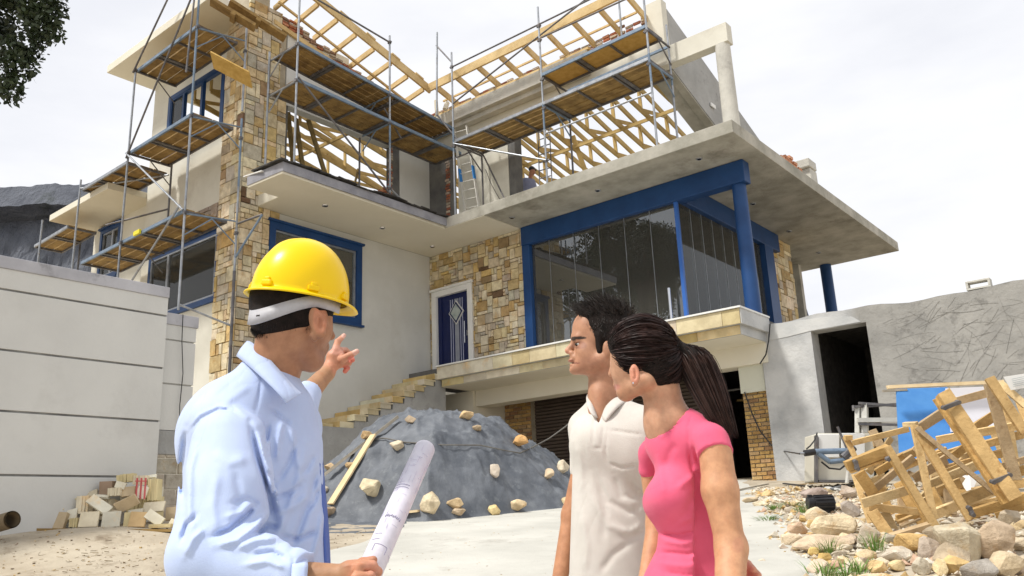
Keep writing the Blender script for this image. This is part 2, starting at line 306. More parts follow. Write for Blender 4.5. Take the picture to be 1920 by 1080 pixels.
def dia(cx, cz, s, t0, t1, mb):
    P4 = [(cx, cz-s*1.25), (cx+s, cz), (cx, cz+s*1.25), (cx-s, cz)]; a = [Pd(x, z, t0) for x, z in P4]; mb.prism(a, (0, t1-t0, 0))
q = MB(); dia(.855, 1.66, .27, -.02, .02, q); q.build('diamond_frame', white_m, door)
q = MB(); dia(.855, 1.66, .245, -.026, -.02, q); q.build('diamond_frame', blue_l, door)
q = MB(); dia(.855, 1.66, .19, -.032, -.026, q); q.build('diamond_pane', mat('frosted_pane', (.3, .36, .35), (.45, .5, .48), 9, 4, .25), door)
q = MB(); q.tube(Pd(1.2, .75, -.07), Pd(1.2, 1.35, -.07), .014); q.tube(Pd(1.2, .85, -.07), Pd(1.2, .85, .03), .01); q.tube(Pd(1.2, 1.25, -.07), Pd(1.2, 1.25, .03), .01); q.box(Pd(1.22, .95, -.01), Pd(1.28, 1.1, .02)); q.build('handle', chrome, door)
# --- glazed living room
m = MB(); m.box((-12.9, 16.36, 6.84), (-6.74, 16.68, ZS-.002)); m.build('blue_beam', blue_m, house, bevel=.015)
m = MB(); m.box((-8.62, 16.685, 6.84), (-8.3, 22.0, ZS-.002)); m.build('blue_beam', blue_m, house, bevel=.015)
m = MB(); m.box((-12.9, 16.38, 3.9), (-12.66, 16.66, 6.838)); m.build('blue_post', blue_m, house, bevel=.01)
m = MB(); m.tube((-6.97, 16.56, 3.942), (-6.97, 16.56, 6.838), .165, 32, .15); m.build('blue_column', blue_m, house, smooth=False)
m = MB(); m.box((-8.62, 20.95, 3.9), (-8.3, 21.5, 6.838)); m.build('blue_post', blue_m, house)
m = MB(); m.tube((-8.45, 26.0, 3.6), (-8.45, 26.0, ZS), .17, 28); m.build('blue_column', blue_m, house)
m = MB(); m.box((-8.5, 16.42, 3.9), (-8.42, 16.5, 6.838)); m.build('blue_post', mat('bright_blue_paint', (.03, .12, .42), rough=.4), house)
xs = [-12.66, -12.10, -11.35, -10.60, -9.876, -9.18, -8.5]
for i in range(6):
    g = MB(); g.box((xs[i]+.008, 16.5, 3.95), (xs[i+1]-.008, 16.512, 6.838)); g.build('glass_pane', glass, house)
    if i: g = MB(); g.box((xs[i]-.004, 16.494, 3.95), (xs[i]+.004, 16.52, 6.838)); g.build('pane_joint', steel_g, house)
for i in range(8):
    y0 = 16.52+i*.55; g = MB(); g.box((-8.452, y0+.008, 3.95), (-8.44, y0+.542, 6.838)); g.build('glass_pane', glass_s, house)
    if i: g = MB(); g.box((-8.46, y0-.006, 3.95), (-8.434, y0+.006, 6.838)); g.build('pane_joint', steel_g, house)
m = MB(); m.tube((-8.75, 16.3, 3.94), (-8.75, 16.3, 4.85), .035, 16); m.build('chrome_post', chrome, house)
m = MB(); m.box((-12.55, 16.75, 3.9), (-12.2, 17.15, ZS)); m.build('inner_pier', white_m, house)
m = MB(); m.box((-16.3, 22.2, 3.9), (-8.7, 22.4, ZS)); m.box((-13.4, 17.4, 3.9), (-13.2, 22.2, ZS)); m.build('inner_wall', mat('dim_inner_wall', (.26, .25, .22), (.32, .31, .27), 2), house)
m = MB(); m.prism([(-13.2, 17.2, 6.2), (-13.2, 22.2, 5.0), (-13.2, 22.2, 5.3), (-13.2, 17.2, 6.5)], (.5, 0, 0)); m.build('inner_stair', concrete_l, house)
m = MB(); m.box((-10.6, 21.0, 3.9), (-8.8, 21.2, 5.1)); m.build('inner_counter', mat('grey_blue_panel', (.10, .14, .26), rough=.5), house)
m = MB(); blocks(m, PA(-8.5, 21.6, 3.6), pack(1.55, ZS-3.6)); m.build('stone_cladding', stone_m, house)
m = MB(); m.box((-9, 21.6, 3.6), (-8.52, 23.15, ZS)); m.box((-9.9, 25.2, 3.6), (-9.0, 25.4, ZS)); m.build('wall', concrete_l, house)
m = MB(); m.box((-9.6, 25.8, 3.6), (-8.62, 26, 5.1)); m.build('low_wall', mat('brown_brick', (.10, .07, .05), (.17, .12, .09), 9, 8, .9, .6), house)
m = MB(); m.bar((-9.3, 25.4, 7.3), (-8.9, 25.6, 4.6), .05, .12); m.build('blue_post', blue_m, house)
# --- downlights in the soffits
for k, (x, y) in enumerate([(-15.12, 11.82), (-15.36, 13.83), (-15.55, 15.82), (-12.57, 15.63), (-10.0, 15.65), (-7.42, 15.7), (-7.75, 19.15), (-7.95, 21.9), (-8.1, 24.5)]):
    m = MB(); z = ZS-.004 if k < 3 else ZS; m.tube((x, y, z+.01), (x, y, z-.016), .075, 20, .068); d = m.build('downlight', chrome if k < 3 else steel_g, house)
    m = MB(); m.tube((x, y, z-.010), (x, y, z-.019), .045, 16); m.build('lamp', mat('dark_lamp', (.02, .02, .02), rough=.2), d)
# --- balcony
BT = [(.60, .50, .30), (.66, .60, .44), (.52, .38, .17), (.62, .55, .38), (.64, .60, .50), (.60, .46, .22)]; BW = [5, 5, 2, 4, 3, 3]
m = MB(); m.box((-15.17, 15.46, 3.905), (-6.78, 16.4, 3.94)); m.box((-7.6, 16.4, 3.905), (-6.78, 16.9, 3.94)); m.build('coping', white_m, house)
def strip(Pf, W, H, lo, hi):
    r = []; x = 0
    while x < W-.01: e = min(W, x+rnd.uniform(lo, hi)); r.append((x, 0, e if W-e > .15 else W, H)); x = r[-1][2]
    return r
m = MB(); blocks(m, PB(15.52, -15.15, 3.59), strip(0, 8.33, .31, .45, 1.05), gap=.003, dep=.02, jit=.003, pal=BT, pw=BW, bev=.002); m.build('balcony_tiles', tile_m, house)
m = MB(); blocks(m, PB(15.64, -15.1, 3.4), strip(0, 8.2, .19, .45, 1.1), gap=.003, dep=.02, jit=.003, pal=BT+[(.55, .56, .5)], pw=BW+[4], bev=.002); m.build('balcony_tiles', tile_m, house)
m = MB(); m.box((-15.15, 15.52, 3.591), (-6.8, 16.9, 3.903)); m.box((-15.1, 15.64, 3.4), (-6.88, 16.86, 3.59)); m.build('balcony_slab', concrete_p, house)
m = MB(); m.box((-15.1, 15.66, 3.392), (-6.9, 16.8, 3.398)); m.box((-15.0, 16.8, 2.98), (-6.9, 17.3, 3.396)); m.box((-16.28, 16.7, -.3), (-15.01, 17.2, 3.4)); m.build('lintel', soffit_m, house)
# --- garage under the balcony
YB = [(.42, .27, .10), (.50, .33, .13), (.36, .23, .10), (.54, .38, .18), (.45, .31, .16), (.30, .18, .09)]
m = MB(); blocks(m, PB(17.02, -7.62, .3), cut(courses(.58, 2.68, .23, .083), []), gap=.007, dep=.02, jit=.006, pal=YB, pw=[5, 5, 4, 3, 3, 2], bev=.004); m.build('brick_pillar', brick_m, house)
m = MB(); m.box((-7.62, 17.03, .3), (-7.04, 17.6, 2.98)); m.build('pillar_core', mortar, house)
m = MB(); m.box((-7.62, 16.93, 2.42), (-7.07, 16.99, 3.03)); m.build('cover_panel', mat('pale_green_panel', (.60, .60, .50), rough=.6), house, bevel=.006)
m = MB(); blocks(m, PB(18.0, -15.0, .3), courses(.9, 2.95, .3, .1), gap=.006, dep=.02, jit=.006, pal=YB, pw=[2, 2, 4, 1, 3, 3], bev=.004); m.build('brick_cladding', brick_m, house)
m = MB(); m.box((-15.0, 18.01, .3), (-14.1, 18.3, 3.2)); m.build('pillar_core', mortar, house)
m = MB(); m.box((-16.28, 17.2, .0), (-15.02, 18.4, 3.4)); m.build('inner_wall', soffit_m, house)
m = MB()
z = .3
while z < 3.3: m.prism([(-14.1, 18.2, z), (-14.1, 18.16, z+.02), (-14.1, 18.16, z+.07), (-14.1, 18.2, z+.09)], (5.4, 0, 0)); z += .09
m.build('roller_door', door_m, house)
m = MB(); m.box((-15, 18.3, 3.3), (-6.9, 22, 3.4)); m.box((-8.72, 18.1, .2), (-8.6, 18.4, 3.3)); m.box((-15, 23, .2), (-6.9, 23.2, 3.4)); m.box((-7.05, 17.3, .2), (-6.95, 23, 3.4)); m.box((-14.1, 17.3, 3.25), (-8.7, 18.4, 3.3)); m.build('inner_wall', dark_m, house)  # inside faces coloured near black to paint the garage's shade
m = MB()
for k in range(6): m.bar((-8.6, 18.9+k*.3, 2.55+.1*k), (-7.1, 18.7+k*.3, 2.45+.12*k), .09, .05)
m.build('garage_shelf', wood_d, house)
# --- stairs
tops = [3.73, 3.555, 3.38, 3.21, 3.035, 2.86, 2.69, 2.52]; fy = [15.37, 14.99, 14.65, 14.3, 13.92, 13.53, 13.14, 12.76]
for z, y in zip(tops, fy):
    c = rnd.choices(BT, BW)[0]; m = MB(); cc = tuple(x*.95 for x in c)
    blocks(m, PB(y+.02, -16.28, z-.15), strip(0, 1.17, .15, .7, 1.1), gap=.002, dep=.02, jit=.002, pal=BT, pw=BW, bev=.002)
    m.box((-16.28, y+.005, z-.03), (-15.11, y+.42, z-.001), cc); m.box((-15.14, y+.005, z-.148), (-15.12, y+.36, z-.032), tuple(x*.9 for x in cc))
    st = m.build('step', tile_m, house)
m = MB()
for z, y, y2 in zip(tops, fy, [15.75]+fy): m.box((-16.28, y+.06, -.4), (-15.15, y2+.06, z-.151))
m.box((-16.28, 11.66, -.4), (-15.15, 12.82, 2.2)); m.build('stair_base', concrete_g, house)
m = MB(); blocks(m, PB(12.4, -16.28, 2.2), strip(0, 1.1, .14, .35, .8), gap=.002, dep=.02, jit=.002, pal=BT, pw=BW, bev=.002); m.box((-16.28, 12.4, 2.2), (-15.2, 12.9, 2.34), BT[1]); m.box((-16.1, 11.9, 2.2), (-15.3, 12.3, 2.29), BT[0]); m.build('step', tile_m, house)
# --- left side walls (face -y)
m = MB(); holed(m, PB(10.34, -20.75, -.3), 3.68, 12.5, [(20.75-20.35, 5.2+.3, 20.75-17.12, 6.92+.3), (20.75-19.95, 9.5+.3, 20.75-17.25, 11.35+.3)], .25); m.build('wall', plaster, house)
m = MB(); holed(m, PB(10.56, -24.15, -.3), 3.4, 9.0, [(24.15-23.7, 7.0+.3, 24.15-22.5, 8.55+.3)], .25); m.build('wall', plaster, house)
m = MB(); blocks(m, PB(10.33, -18.4, 7.0), pack(1.3, .6), dep=.02, jit=.01, pal=[(.30, .25, .21), (.36, .31, .27)], pw=[1, 1]); m.build('stone_band', stone_m, house)
window(PB(10.34, 0, 0), -20.35, 5.2, -17.12, 6.92, fw=.1, sash=(-19.4,), proud=.02)
window(PB(10.34, 0, 0), -19.95, 9.5, -17.25, 11.35, fw=.12, sash=(-19.2, -18.3), proud=.02, lite=False, open_panes=(1, 2), sill=False)
window(PB(10.56, 0, 0), -23.7, 7.0, -22.5, 8.55, fw=.12, sash=(-23.0,), proud=.04)
m = MB(); m.box((-24.15, 10.9, -.3), (-23.9, 26, 8.7)); m.box((-20.75, 10.6, 8.5), (-20.5, 26, 10.0)); m.box((-23.9, 14, 5), (-20.8, 14.1, 8.6)); m.build('wall', plaster, house)
m = MB(); m.box((-21.35, 9.25, 12.2), (-16.35, 13.5, 12.42)); m.build('eave', soffit_m, house, bevel=.01)
m = MB(); m.box((-24.2, 9.3, 8.68), (-20.77, 12.0, 8.86)); m.build('eave', soffit_m, house, bevel=.01)
# --- upper storey walls
def roofz(y): return 11.87+.25*(15.6-y)
m = MB(); m.prism([(-16.3, 11.46, 10.25), (-16.3, 16.5, 10.3), (-16.3, 16.5, 11.35), (-16.3, 11.46, 12.3)], (-.25, 0, 0)); m.box((-16.55, 15.32, ZT), (-16.3, 16.5, 10.3)); m.build('upper_wall', plaster_w, house)
m = MB(); m.prism([(-16.28, 11.0, 12.3), (-16.28, 16.2, 11.3), (-16.28, 16.2, 11.42), (-16.28, 11.0, 12.42)], (.06, 0, 0)); m.build('wall_plate', wood_n, house)
RB = [(.42, .16, .09), (.35, .14, .09), (.5, .25, .16), (.45, .4, .34), (.30, .2, .15), (.52, .44, .36)]
m = MB()
for k in range(24):
    y = 11.05+k*.22; zz = roofz(y)-.52
    for j in range(3+(k % 5 > 1)):
        if rnd.random() < .93: blocks(m, PA(-16.33, y, zz+j*.08), [(0, 0, .21, .075)], gap=.004, dep=.02, jit=.04, pal=RB, pw=[3, 3, 2, 3, 2, 3])
m.prism([(-16.36, 11.0, roofz(11)-.52), (-16.36, 16.4, roofz(16.4)-.52), (-16.36, 16.4, roofz(16.4)-.24), (-16.36, 11.0, roofz(11)-.24)], (-.15, 0, 0), (.36, .22, .16)); m.build('brick_course', brick_m, house)
m = MB(); m.box((-16.3, 16.5, 10.32), (-8.36, 16.75, 11.36)); m.box((-8.36, 16.5, 10.3), (-6.8, 16.78, 10.78)); m.box((-15.17, 16.5, ZT), (-13.32, 16.75, 10.32)); m.box((-8.8, 16.48, 10.3), (-8.35, 16.74, 12.1)); m.build('upper_wall', plaster, house, bevel=.008)
m = MB(); m.box((-10.34, 16.501, 11.36), (-8.8, 16.74, 11.55)); m.build('upper_wall', plaster, house)
m = MB(); m.box((-16.3, 16.1, 11.0), (-10.35, 16.74, 11.37)); m.box((-16.3, 16.25, 10.86), (-10.5, 16.49, 11.0)); m.build('concrete_ledge', concrete_l, house, bevel=.01)
for bx in (((-16.34, 16.502, ZT), (-15.46, 16.74, 10.3)), ((-13.3, 16.505, ZT), (-13.08, 16.8, 10.3)), ((-16.5, 15.0, ZT), (-16.31, 15.31, 10.28)), ((-16.5, 11.4, ZT), (-16.32, 11.55, 10.3))): m = MB(); m.box(*bx); m.build('bare_wall', concrete_d, house)
m = MB()
for k in range(33): blocks(m, PB(16.5, -15.62-rnd.uniform(0, .05), ZT+k*.08), [(0, 0, .16, .075)], gap=.004, dep=.01, jit=.02, pal=RB, pw=[3, 3, 2, 3, 2, 3]); 
m.build('ragged_brick_edge', brick_m, house); m = MB()
for k in range(33): blocks(m, PA(-16.3, 14.86+rnd.uniform(0, .06), ZT+k*.08), [(0, 0, .15, .075)], gap=.004, dep=.01, jit=.02, pal=RB, pw=[1, 3, 2, 3, 5, 3])
m.build('ragged_brick_edge', brick_m, house)
m = MB()
for k in range(33):
    x = -16.2+k*.226
    for j in range(5 if x < -10.4 else (3 if rnd.random() < .7 else 4)):
        if rnd.random() < .9: blocks(m, PB(16.56, x, (11.38 if x < -10.4 else 11.55)+j*.085), [(0, 0, .215, .075)], gap=.004, dep=.02, jit=.04, pal=RB, pw=[2, 3, 2, 4, 2, 4])
m.build('brick_course', brick_m, house)
# low inner wall with ragged brick top
m = MB(); m.prism([(-16.5, 13.5, ZT), (-16.5, 14.95, ZT), (-16.5, 14.95, 9.0), (-16.5, 14.4, 8.75), (-16.5, 13.9, 8.3), (-16.5, 13.5, 8.05)], (-.15, 0, 0)); m.build('low_wall', plaster_w, house)
m = MB()
for k in range(9):
    y = 13.4+k*.17; z = 8.0+k*.118
    blocks(m, PA(-16.45, y, z-.04), [(0, 0, .2, .075), (.05, .08, .2, .15)], gap=.004, dep=.03, jit=.05, pal=RB[:3], pw=[3, 2, 2])
m.build('ragged_brick_edge', brick_m, house)
# gable wall and column at the right
m = MB(); m.prism([(-8.35, 16.75, 11.93), (-8.35, 23.4, 9.45), (-8.35, 23.4, 7.9), (-8.35, 16.75, 10.3)], (-.2, 0, 0)); m.build('gable_wall', concrete_g, house)
m = MB(); m.prism([(-8.56, 16.76, 10.28), (-8.56, 23.4, 7.88), (-8.56, 23.4, 7.84), (-8.56, 16.76, 10.24)], (.2, 0, 0)); m.prism([(-8.95, 16.76, 10.3), (-8.95, 23.4, 7.9), (-8.95, 23.4, 8.1), (-8.95, 16.76, 10.5)], (.38, 0, 0)); m.build('gable_soffit', concrete, house)
m = MB(); m.box((-8.33, 18.6, 10.0), (-8.3, 18.85, 10.1)); m.build('plaster_patch', white_m, house)
m = MB(); m.tube((-7.0, 16.64, ZT-.02), (-7.0, 16.64, 10.3), .19, 28, .17); m.build('column', concrete_l, house)
# --- roof timbers
def beam(mb, p, q, w, h): mb.bar(p, q, w, h, jit=.004)
m = MB(); beam(m, (-15.4, 15.58, 11.98), (-8.6, 15.62, 12.06), .06, .24); m.build('fascia_board', wood_n, house)
m = MB(); beam(m, (-15.42, 15.7, roofz(15.7)+.14), (-15.42, 10.2, roofz(10.2)+.12), .06, .24); 
for k in range(6): y = 10.6+k*.9; m.bar((-15.40, y, roofz(y)+.28), (-15.40, y+.3, roofz(y+.3)+.27), .05, .05)
m.build('fascia_board', wood_n, house)
for k in range(9):
    x = -15.1+k*.79; m = MB(); beam(m, (x, 15.62, 11.93), (x, 16.62, 11.68), .06, .17); m.build('rafter', wood_n, house)
for k in range(9):
    y = 10.5+k*.62; m = MB(); beam(m, (-15.45, y, roofz(y)+.03), (-16.45, y, roofz(y)-.12), .055, .15); m.build('rafter', wood_n, house)
m = MB(); beam(m, (-16.2, 16.2, 11.42), (-10.3, 16.2, 11.42), .1, .07); beam(m, (-15.6, 16.42, 11.97), (-9, 16.42, 11.97), .05, .05); m.build('wall_plate', wood_n, house)
m = MB(); beam(m, (-16.1, 11, roofz(11)-.16), (-16.1, 16.3, roofz(16.3)-.16), .05, .06); m.build('wall_plate', wood_n, house)
def truss(x, y0, y1, dep=.62):
    m = MB(); L_ = y1-y0; T = lambda y: (x, y, roofz(y)-.1)
    B = lambda y: (x+.02, y, roofz(y)-.1-dep*(1-((y-y0)/L_))-.17)
    beam(m, T(y0), T(y1), .05, .15); n = 6; ys = [y0+.05+(L_-.3)*i/n for i in range(n+1)]
    for i in range(n): beam(m, B(ys[i]), B(ys[i+1]), .05, .15)
    for i in range(n+1):
        beam(m, T(ys[i]), B(ys[i]), .04, .1)
        if i < n: beam(m, B(ys[i]), T(ys[i+1]), .04, .1)
    m.build('roof_truss', wood_t, house)
for k in range(8): truss(-9.3-k*.86, 16.8, 25.6, .62)
for k in range(5): truss(-16.95-k*.84, 11.2, 25.6, .95)
m = MB(); beam(m, (-15.6, 18.6, roofz(18.6)-.9), (-8.9, 18.6, roofz(18.6)-.85), .05, .09); beam(m, (-12, 19.2, 9.3), (-9.3, 20.0, 8.9), .05, .1); beam(m, (-12.6, 18.6, 10.6), (-12.2, 18.8, 8.9), .05, .14)
beam(m, (-20.4, 14.6, roofz(14.6)-1.1), (-16.8, 14.6, roofz(14.6)-1.1), .05, .1); beam(m, (-20.4, 17, 10.4), (-17, 14.4, 9.6), .05, .1); m.build('purlin', wood_t, house)
for a, b in (((-17.3, 12.9, 10.7), (-17.0, 13.9, 7.7)), ((-17.8, 12.6, 11), (-17.9, 13.2, 7.7)), ((-17.65, 12.75, 10.8), (-17.6, 13.35, 7.7))):
    m = MB(); m.bar(a, b, .12, .06, (1, 0, 0)); m.build('timber_prop', mat('old_timber', (.20, .15, .06), (.30, .22, .10), 5, 8, .85, .3), house)
m = MB(); m.box((-16.42, 11.6, ZT), (-16.38, 14.2, ZT+.42)); m.build('formwork_board', wood_d, house)
# plastic pipe sticking up at the inner corner
m = MB(); m.tube((-15.35, 15.9, 11.0), (-15.45, 15.95, 11.75), .055, 14); m.tube((-15.1, 15.95, 11.35), (-15.1, 16.05, 11.6), .07, 14); m.build('downpipe', soffit_m, house)

# ================================================================ concrete wall on the right with dark doorway
gw = thing('concrete_wall', (-2, 17, 0), 'long rough grey rendered retaining wall with a dark doorway, right of the garage', 'wall')
m = MB()
def top(x): return 3.80 - .02*(x+7) + .03*math.sin(x*2.1)+.02*math.sin(x*5.3+1)
xsw = [-7.03+.25*i for i in range(46)]
def seg(x0, x1, z0, z1a, z1b, ya=16.85, yb=17.25): m.add([(x0, ya, z0), (x1, ya, z0), (x1, ya, z1b), (x0, ya, z1a), (x0, yb, z0), (x1, yb, z0), (x1, yb, z1b), (x0, yb, z1a)], [(0, 1, 2, 3), (7, 6, 5, 4), (3, 2, 6, 7), (0, 3, 7, 4), (1, 5, 6, 2), (0, 4, 5, 1)])
DX0, DX1 = -5.95, -4.86
for a, b in zip(xsw[:-1], xsw[1:]):
    if b <= DX0 or a >= DX1: seg(a, b, -.4, top(a), top(b))
    else:
        if a < DX0: seg(a, DX0, -.4, top(a), top(DX0))
        if b > DX1: seg(DX1, b, -.4, top(DX1), top(b))
        aa, bb = max(a, DX0), min(b, DX1); seg(aa, bb, 3.47, top(aa), top(bb))
rw = mat('scratched_render', (.25, .245, .23), (.36, .35, .325), 1.3, 9, .92, .9, 9, c3=(.15, .145, .135), s3=3.1)
# left part smooth grey, right part scratched: two materials on one wall by position
nt = rw.node_tree; N = nt.nodes.new; L = nt.links.new; b = nt.nodes['Principled BSDF']
tcn = N('ShaderNodeTexCoord'); sx = N('ShaderNodeSeparateXYZ'); L(tcn.outputs['Object'], sx.inputs[0])
gt = N('ShaderNodeMapRange'); gt.inputs[1].default_value = -2.9; gt.inputs[2].default_value = -2.7; 
nn = N('ShaderNodeTexNoise'); nn.inputs['Scale'].default_value = 2; ad = N('ShaderNodeMath'); ad.operation = 'MULTIPLY_ADD'; ad.inputs[1].default_value = .5; L(tcn.outputs['Object'], nn.inputs['Vector']); L(nn.outputs['Fac'], ad.inputs[0]); L(sx.outputs[0], ad.inputs[2]); L(ad.outputs[0], gt.inputs[0])
old = b.inputs['Base Color'].links[0].from_socket; mm = N('ShaderNodeMixRGB'); L(gt.outputs[0], mm.inputs[0])
n4 = N('ShaderNodeTexNoise'); n4.inputs['Scale'].default_value = 1.6; n4.inputs['Detail'].default_value = 9; L(tcn.outputs['Object'], n4.inputs['Vector']); r4 = N('ShaderNodeValToRGB'); r4.color_ramp.elements[0].position = .38; r4.color_ramp.elements[1].position = .62; r4.color_ramp.elements[0].color = (.38, .385, .385, 1); r4.color_ramp.elements[1].color = (.54, .54, .53, 1); L(n4.outputs['Fac'], r4.inputs[0])
wv = N('ShaderNodeTexVoronoi'); wv.feature = 'DISTANCE_TO_EDGE'; wv.inputs['Scale'].default_value = 2.6; wm = N('ShaderNodeMapping'); wm.inputs['Rotation'].default_value = (0, .6, 0); wm.inputs['Scale'].default_value = (.6, 1, 2.2); wd = N('ShaderNodeMixRGB'); wd.blend_type = 'ADD'; wd.inputs[0].default_value = .25; nn2 = N('ShaderNodeTexNoise'); nn2.inputs['Scale'].default_value = 3; L(tcn.outputs['Object'], nn2.inputs['Vector']); L(tcn.outputs['Object'], wd.inputs[1]); L(nn2.outputs['Color'], wd.inputs[2]); L(wd.outputs[0], wm.inputs[0]); L(wm.outputs[0], wv.inputs['Vector']); wv.inputs['Scale'].default_value = .01
wr = N('ShaderNodeValToRGB'); wr.color_ramp.elements[0].position = .0; wr.color_ramp.elements[1].position = .03; wr.color_ramp.elements[0].color = (.55, .52, .48, 1); wr.color_ramp.elements[1].color = (1, 1, 1, 1); L(wv.outputs['Distance'], wr.inputs[0])
ml = N('ShaderNodeMixRGB'); ml.blend_type = 'MULTIPLY'; ml.inputs[0].default_value = 1; L(old, ml.inputs[1]); L(wr.outputs[0], ml.inputs[2])
L(r4.outputs[0], mm.inputs[1]); L(ml.outputs[0], mm.inputs[2]); L(mm.outputs[0], b.inputs['Base Color'])
m.build('wall_face', rw, gw)
m = MB(); m.prism([(-7.03, 16.84, 3.42), (-6.4, 16.84, 3.44), (-5.95, 16.84, 3.48), (-4.95, 16.84, 3.49), (-5.1, 16.84, 3.62), (-5.5, 16.84, 3.70), (-6.1, 16.84, 3.73), (-7.03, 16.84, 3.76)], (0, .009, 0)); m.build('lintel_band', concrete_p, gw)
r_q = random.Random(12); m = MB()
for k in range(420):
    x, z, a, l = r_q.uniform(-4.8, 3.0), r_q.uniform(1.5, 3.6), r_q.gauss(.35, .8), r_q.uniform(.15, .8); cv = r_q.uniform(-1.2, 1.2); P_ = []
    for i in range(9): P_.append((x, z)); x += l/8*math.cos(a); z += l/8*math.sin(a)*.8; a += cv*l/8
    if all(1.2 < q[1] < 3.66 and q[0] > DX1+.15 for q in P_): m.path([(q[0], 16.846, q[1]) for q in P_], r_q.uniform(.001, .0025), 4)
m.build('trowel_scratches', mat('scratch_line', (.19, .185, .17), (.27, .26, .24), 3, 6, .95), gw)
m = MB(); m.box((-6.2, 20.5, -.3), (-4.5, 20.6, 3.8)); m.box((-6.15, 17.25, -.3), (-6.05, 20.5, 3.8)); m.box((-4.75, 17.25, -.3), (-4.65, 20.5, 3.8)); m.box((-6.2, 17.25, 3.6), (-4.5, 20.6, 3.7)); m.build('passage', dark_m, gw)  # near-black walls put the doorway's inner shade into the colour
hb = thing('hollow_block', tuple(pY(1836, 535, 17.0)), 'grey hollow concrete block on top of the rough grey wall', 'concrete block')
c = pY(1836, 536, 17.0); m = MB()
for (a, b, d, e) in ((-.2, 0, .2, .035), (-.2, .135, .2, .17), (-.2, .035, -.16, .135), (.16, .035, .2, .135)): m.box((c.x+a, c.y-.1, c.z-.07+b), (c.x+d, c.y+.1, c.z-.07+e))
m.build('block_shell', concrete_l, hb, bevel=.006)
bs = thing('brick_stack', (-6.7, 18.8, ZT), 'stack of orange clay bricks on the right slab edge', 'bricks')
m = MB()
for k in range(7):
    for j in range(5): m.obox((-6.62+rnd.uniform(-.02, .02), 18.2+j*.25, ZT+.04+k*.075), (.11, 0, 0), (0, .11, rnd.uniform(-.01, .02)), (0, 0, .034), rnd.choice([(.62, .3, .17), (.7, .38, .24), (.55, .27, .16)])) if k < 6-abs(j-2) else None
m.build('bricks', brick_m, bs)
cb = thing('concrete_block', (-6.6, 20, ZT), 'pale grey block stack beside the orange bricks on the slab edge', 'concrete block')
m = MB(); m.box((-6.9, 19.75, ZT), (-6.45, 20.2, 8.1)); m.box((-6.95, 19.65, 8.1), (-6.42, 20.15, 8.32)); m.build('blocks', concrete_l, cb, bevel=.02)
# ================================================================ SCAFFOLDS
def pole(root, p, q, mt=steel_g, r=.026, name='upright'):
    m = MB(); m.tube(p, q, r, 10); o = m.build(name, mt, root, smooth=False)
    return o
def coupler(root, p):
    m = MB(); x, y, z = p; m.tube((x, y, z-.04), (x, y, z+.04), .042, 8); m.tube((x-.06, y, z), (x+.06, y, z), .03, 6); m.build('coupler', steel_d, root)
def deck(root, p0, p1, wdir, width, n=4, rim=steel_b, boards=wood_d, every=.9, gap=.03):
    p0, p1, wdir = V3(p0), V3(p1), V3(wdir).normalized(); d = (p1-p0); Ln = d.length; d.normalize(); bw = (width-gap*(n-1))/n
    Lb = Ln/max(1, round(Ln/2.6)); m = MB()
    for i in range(n):
        s = 0
        while s < Ln-.05:
            e = min(Ln, s+Lb); w0 = wdir*((bw+gap)*i+bw/2); dz = Vector((0, 0, .055+rnd.uniform(-.004, .01)))
            k = rnd.uniform(.8, 1.2); m.bar(p0+d*(s+.01)+w0+dz, p0+d*(e-.01)+w0+dz, bw, .036, c=(k, k, k), jit=.004); s = e
    b = m.build('deck_boards', boards, root)
    s = 0; k = max(1, round(Ln/every))
    for i in range(k+1):
        m = MB(); q = p0+d*(Ln*i/k); m.bar(q+Vector((0, 0, .01)), q+wdir*width+Vector((0, 0, .01)), .04, .05)
        if 0 < i < k and i % 2: m.bar(q+d*.1+Vector((0, 0, .015)), q+d*.1+wdir*width+Vector((0, 0, .015)), .09, .03)
        m.build('transom', steel_d, root)
    m = MB(); m.bar(p0+Vector((0, 0, .03)), p1+Vector((0, 0, .03)), .045, .075); m.build('edge_rail', rim, root)
    m = MB(); m.bar(p0+wdir*width+Vector((0, 0, .03)), p1+wdir*width+Vector((0, 0, .03)), .04, .08); m.build('edge_rail', steel_d, root)
def gusset(root, p, a, b, mt=steel_b):      # little triangular frame brace under a deck end
    m = MB(); m.tube(p, V3(p)+V3(a), .018, 8); m.tube(V3(p)+V3(a)*.55, V3(p)+V3(b), .015, 8); m.build('frame_brace', mt, root)
sl_ = thing('scaffold', (-18.5, 9.6, 0), 'tall tube scaffold with board decks along the left side wall beside the stone tower', 'scaffold', )
Yo, Yi = 9.05, 10.12
for x, z0, z1 in ((-16.42, 4.6, 13.6), (-19.27, 3.5, 11.45), (-21.8, 3.5, 9.15), (-24.0, 4.6, 8.6)):
    for a, b in ((z0, (z0+z1)/2), ((z0+z1)/2, z1)): pole(sl_, (x, Yo, a), (x, Yo, b), steel_g if a < 6.5 or x < -20 else steel_b if (int(a*3) % 2) else steel_g)
pole(sl_, (-16.08, Yi, 1.5), (-16.08, Yi, 5.6), steel_d, .034); pole(sl_, (-16.08, Yi, 5.6), (-16.08, Yi, 7.6)); pole(sl_, (-16.08, Yi, 7.6), (-16.08, Yi, 9.3), steel_b); pole(sl_, (-16.08, Yi, 9.5), (-16.06, Yi, 11.9), steel_g)
pole(sl_, (-19.15, Yi, 6.9), (-19.15, Yi, 9.2), steel_d); pole(sl_, (-24.0, Yi, 4.6), (-24.0, Yi, 8.3), steel_d)
WD = (0, 1, 0)
deck(sl_, (-19.27, Yo+.05, 11.35), (-16.45, Yo+.05, 11.42), WD, 1.02)
deck(sl_, (-19.3, Yo+.05, 9.1), (-16.45, Yo+.05, 9.15), WD, 1.02)
deck(sl_, (-21.75, Yo+.05, 8.85), (-19.4, Yo+.05, 8.88), WD, 1.02, n=3, rim=steel_g)
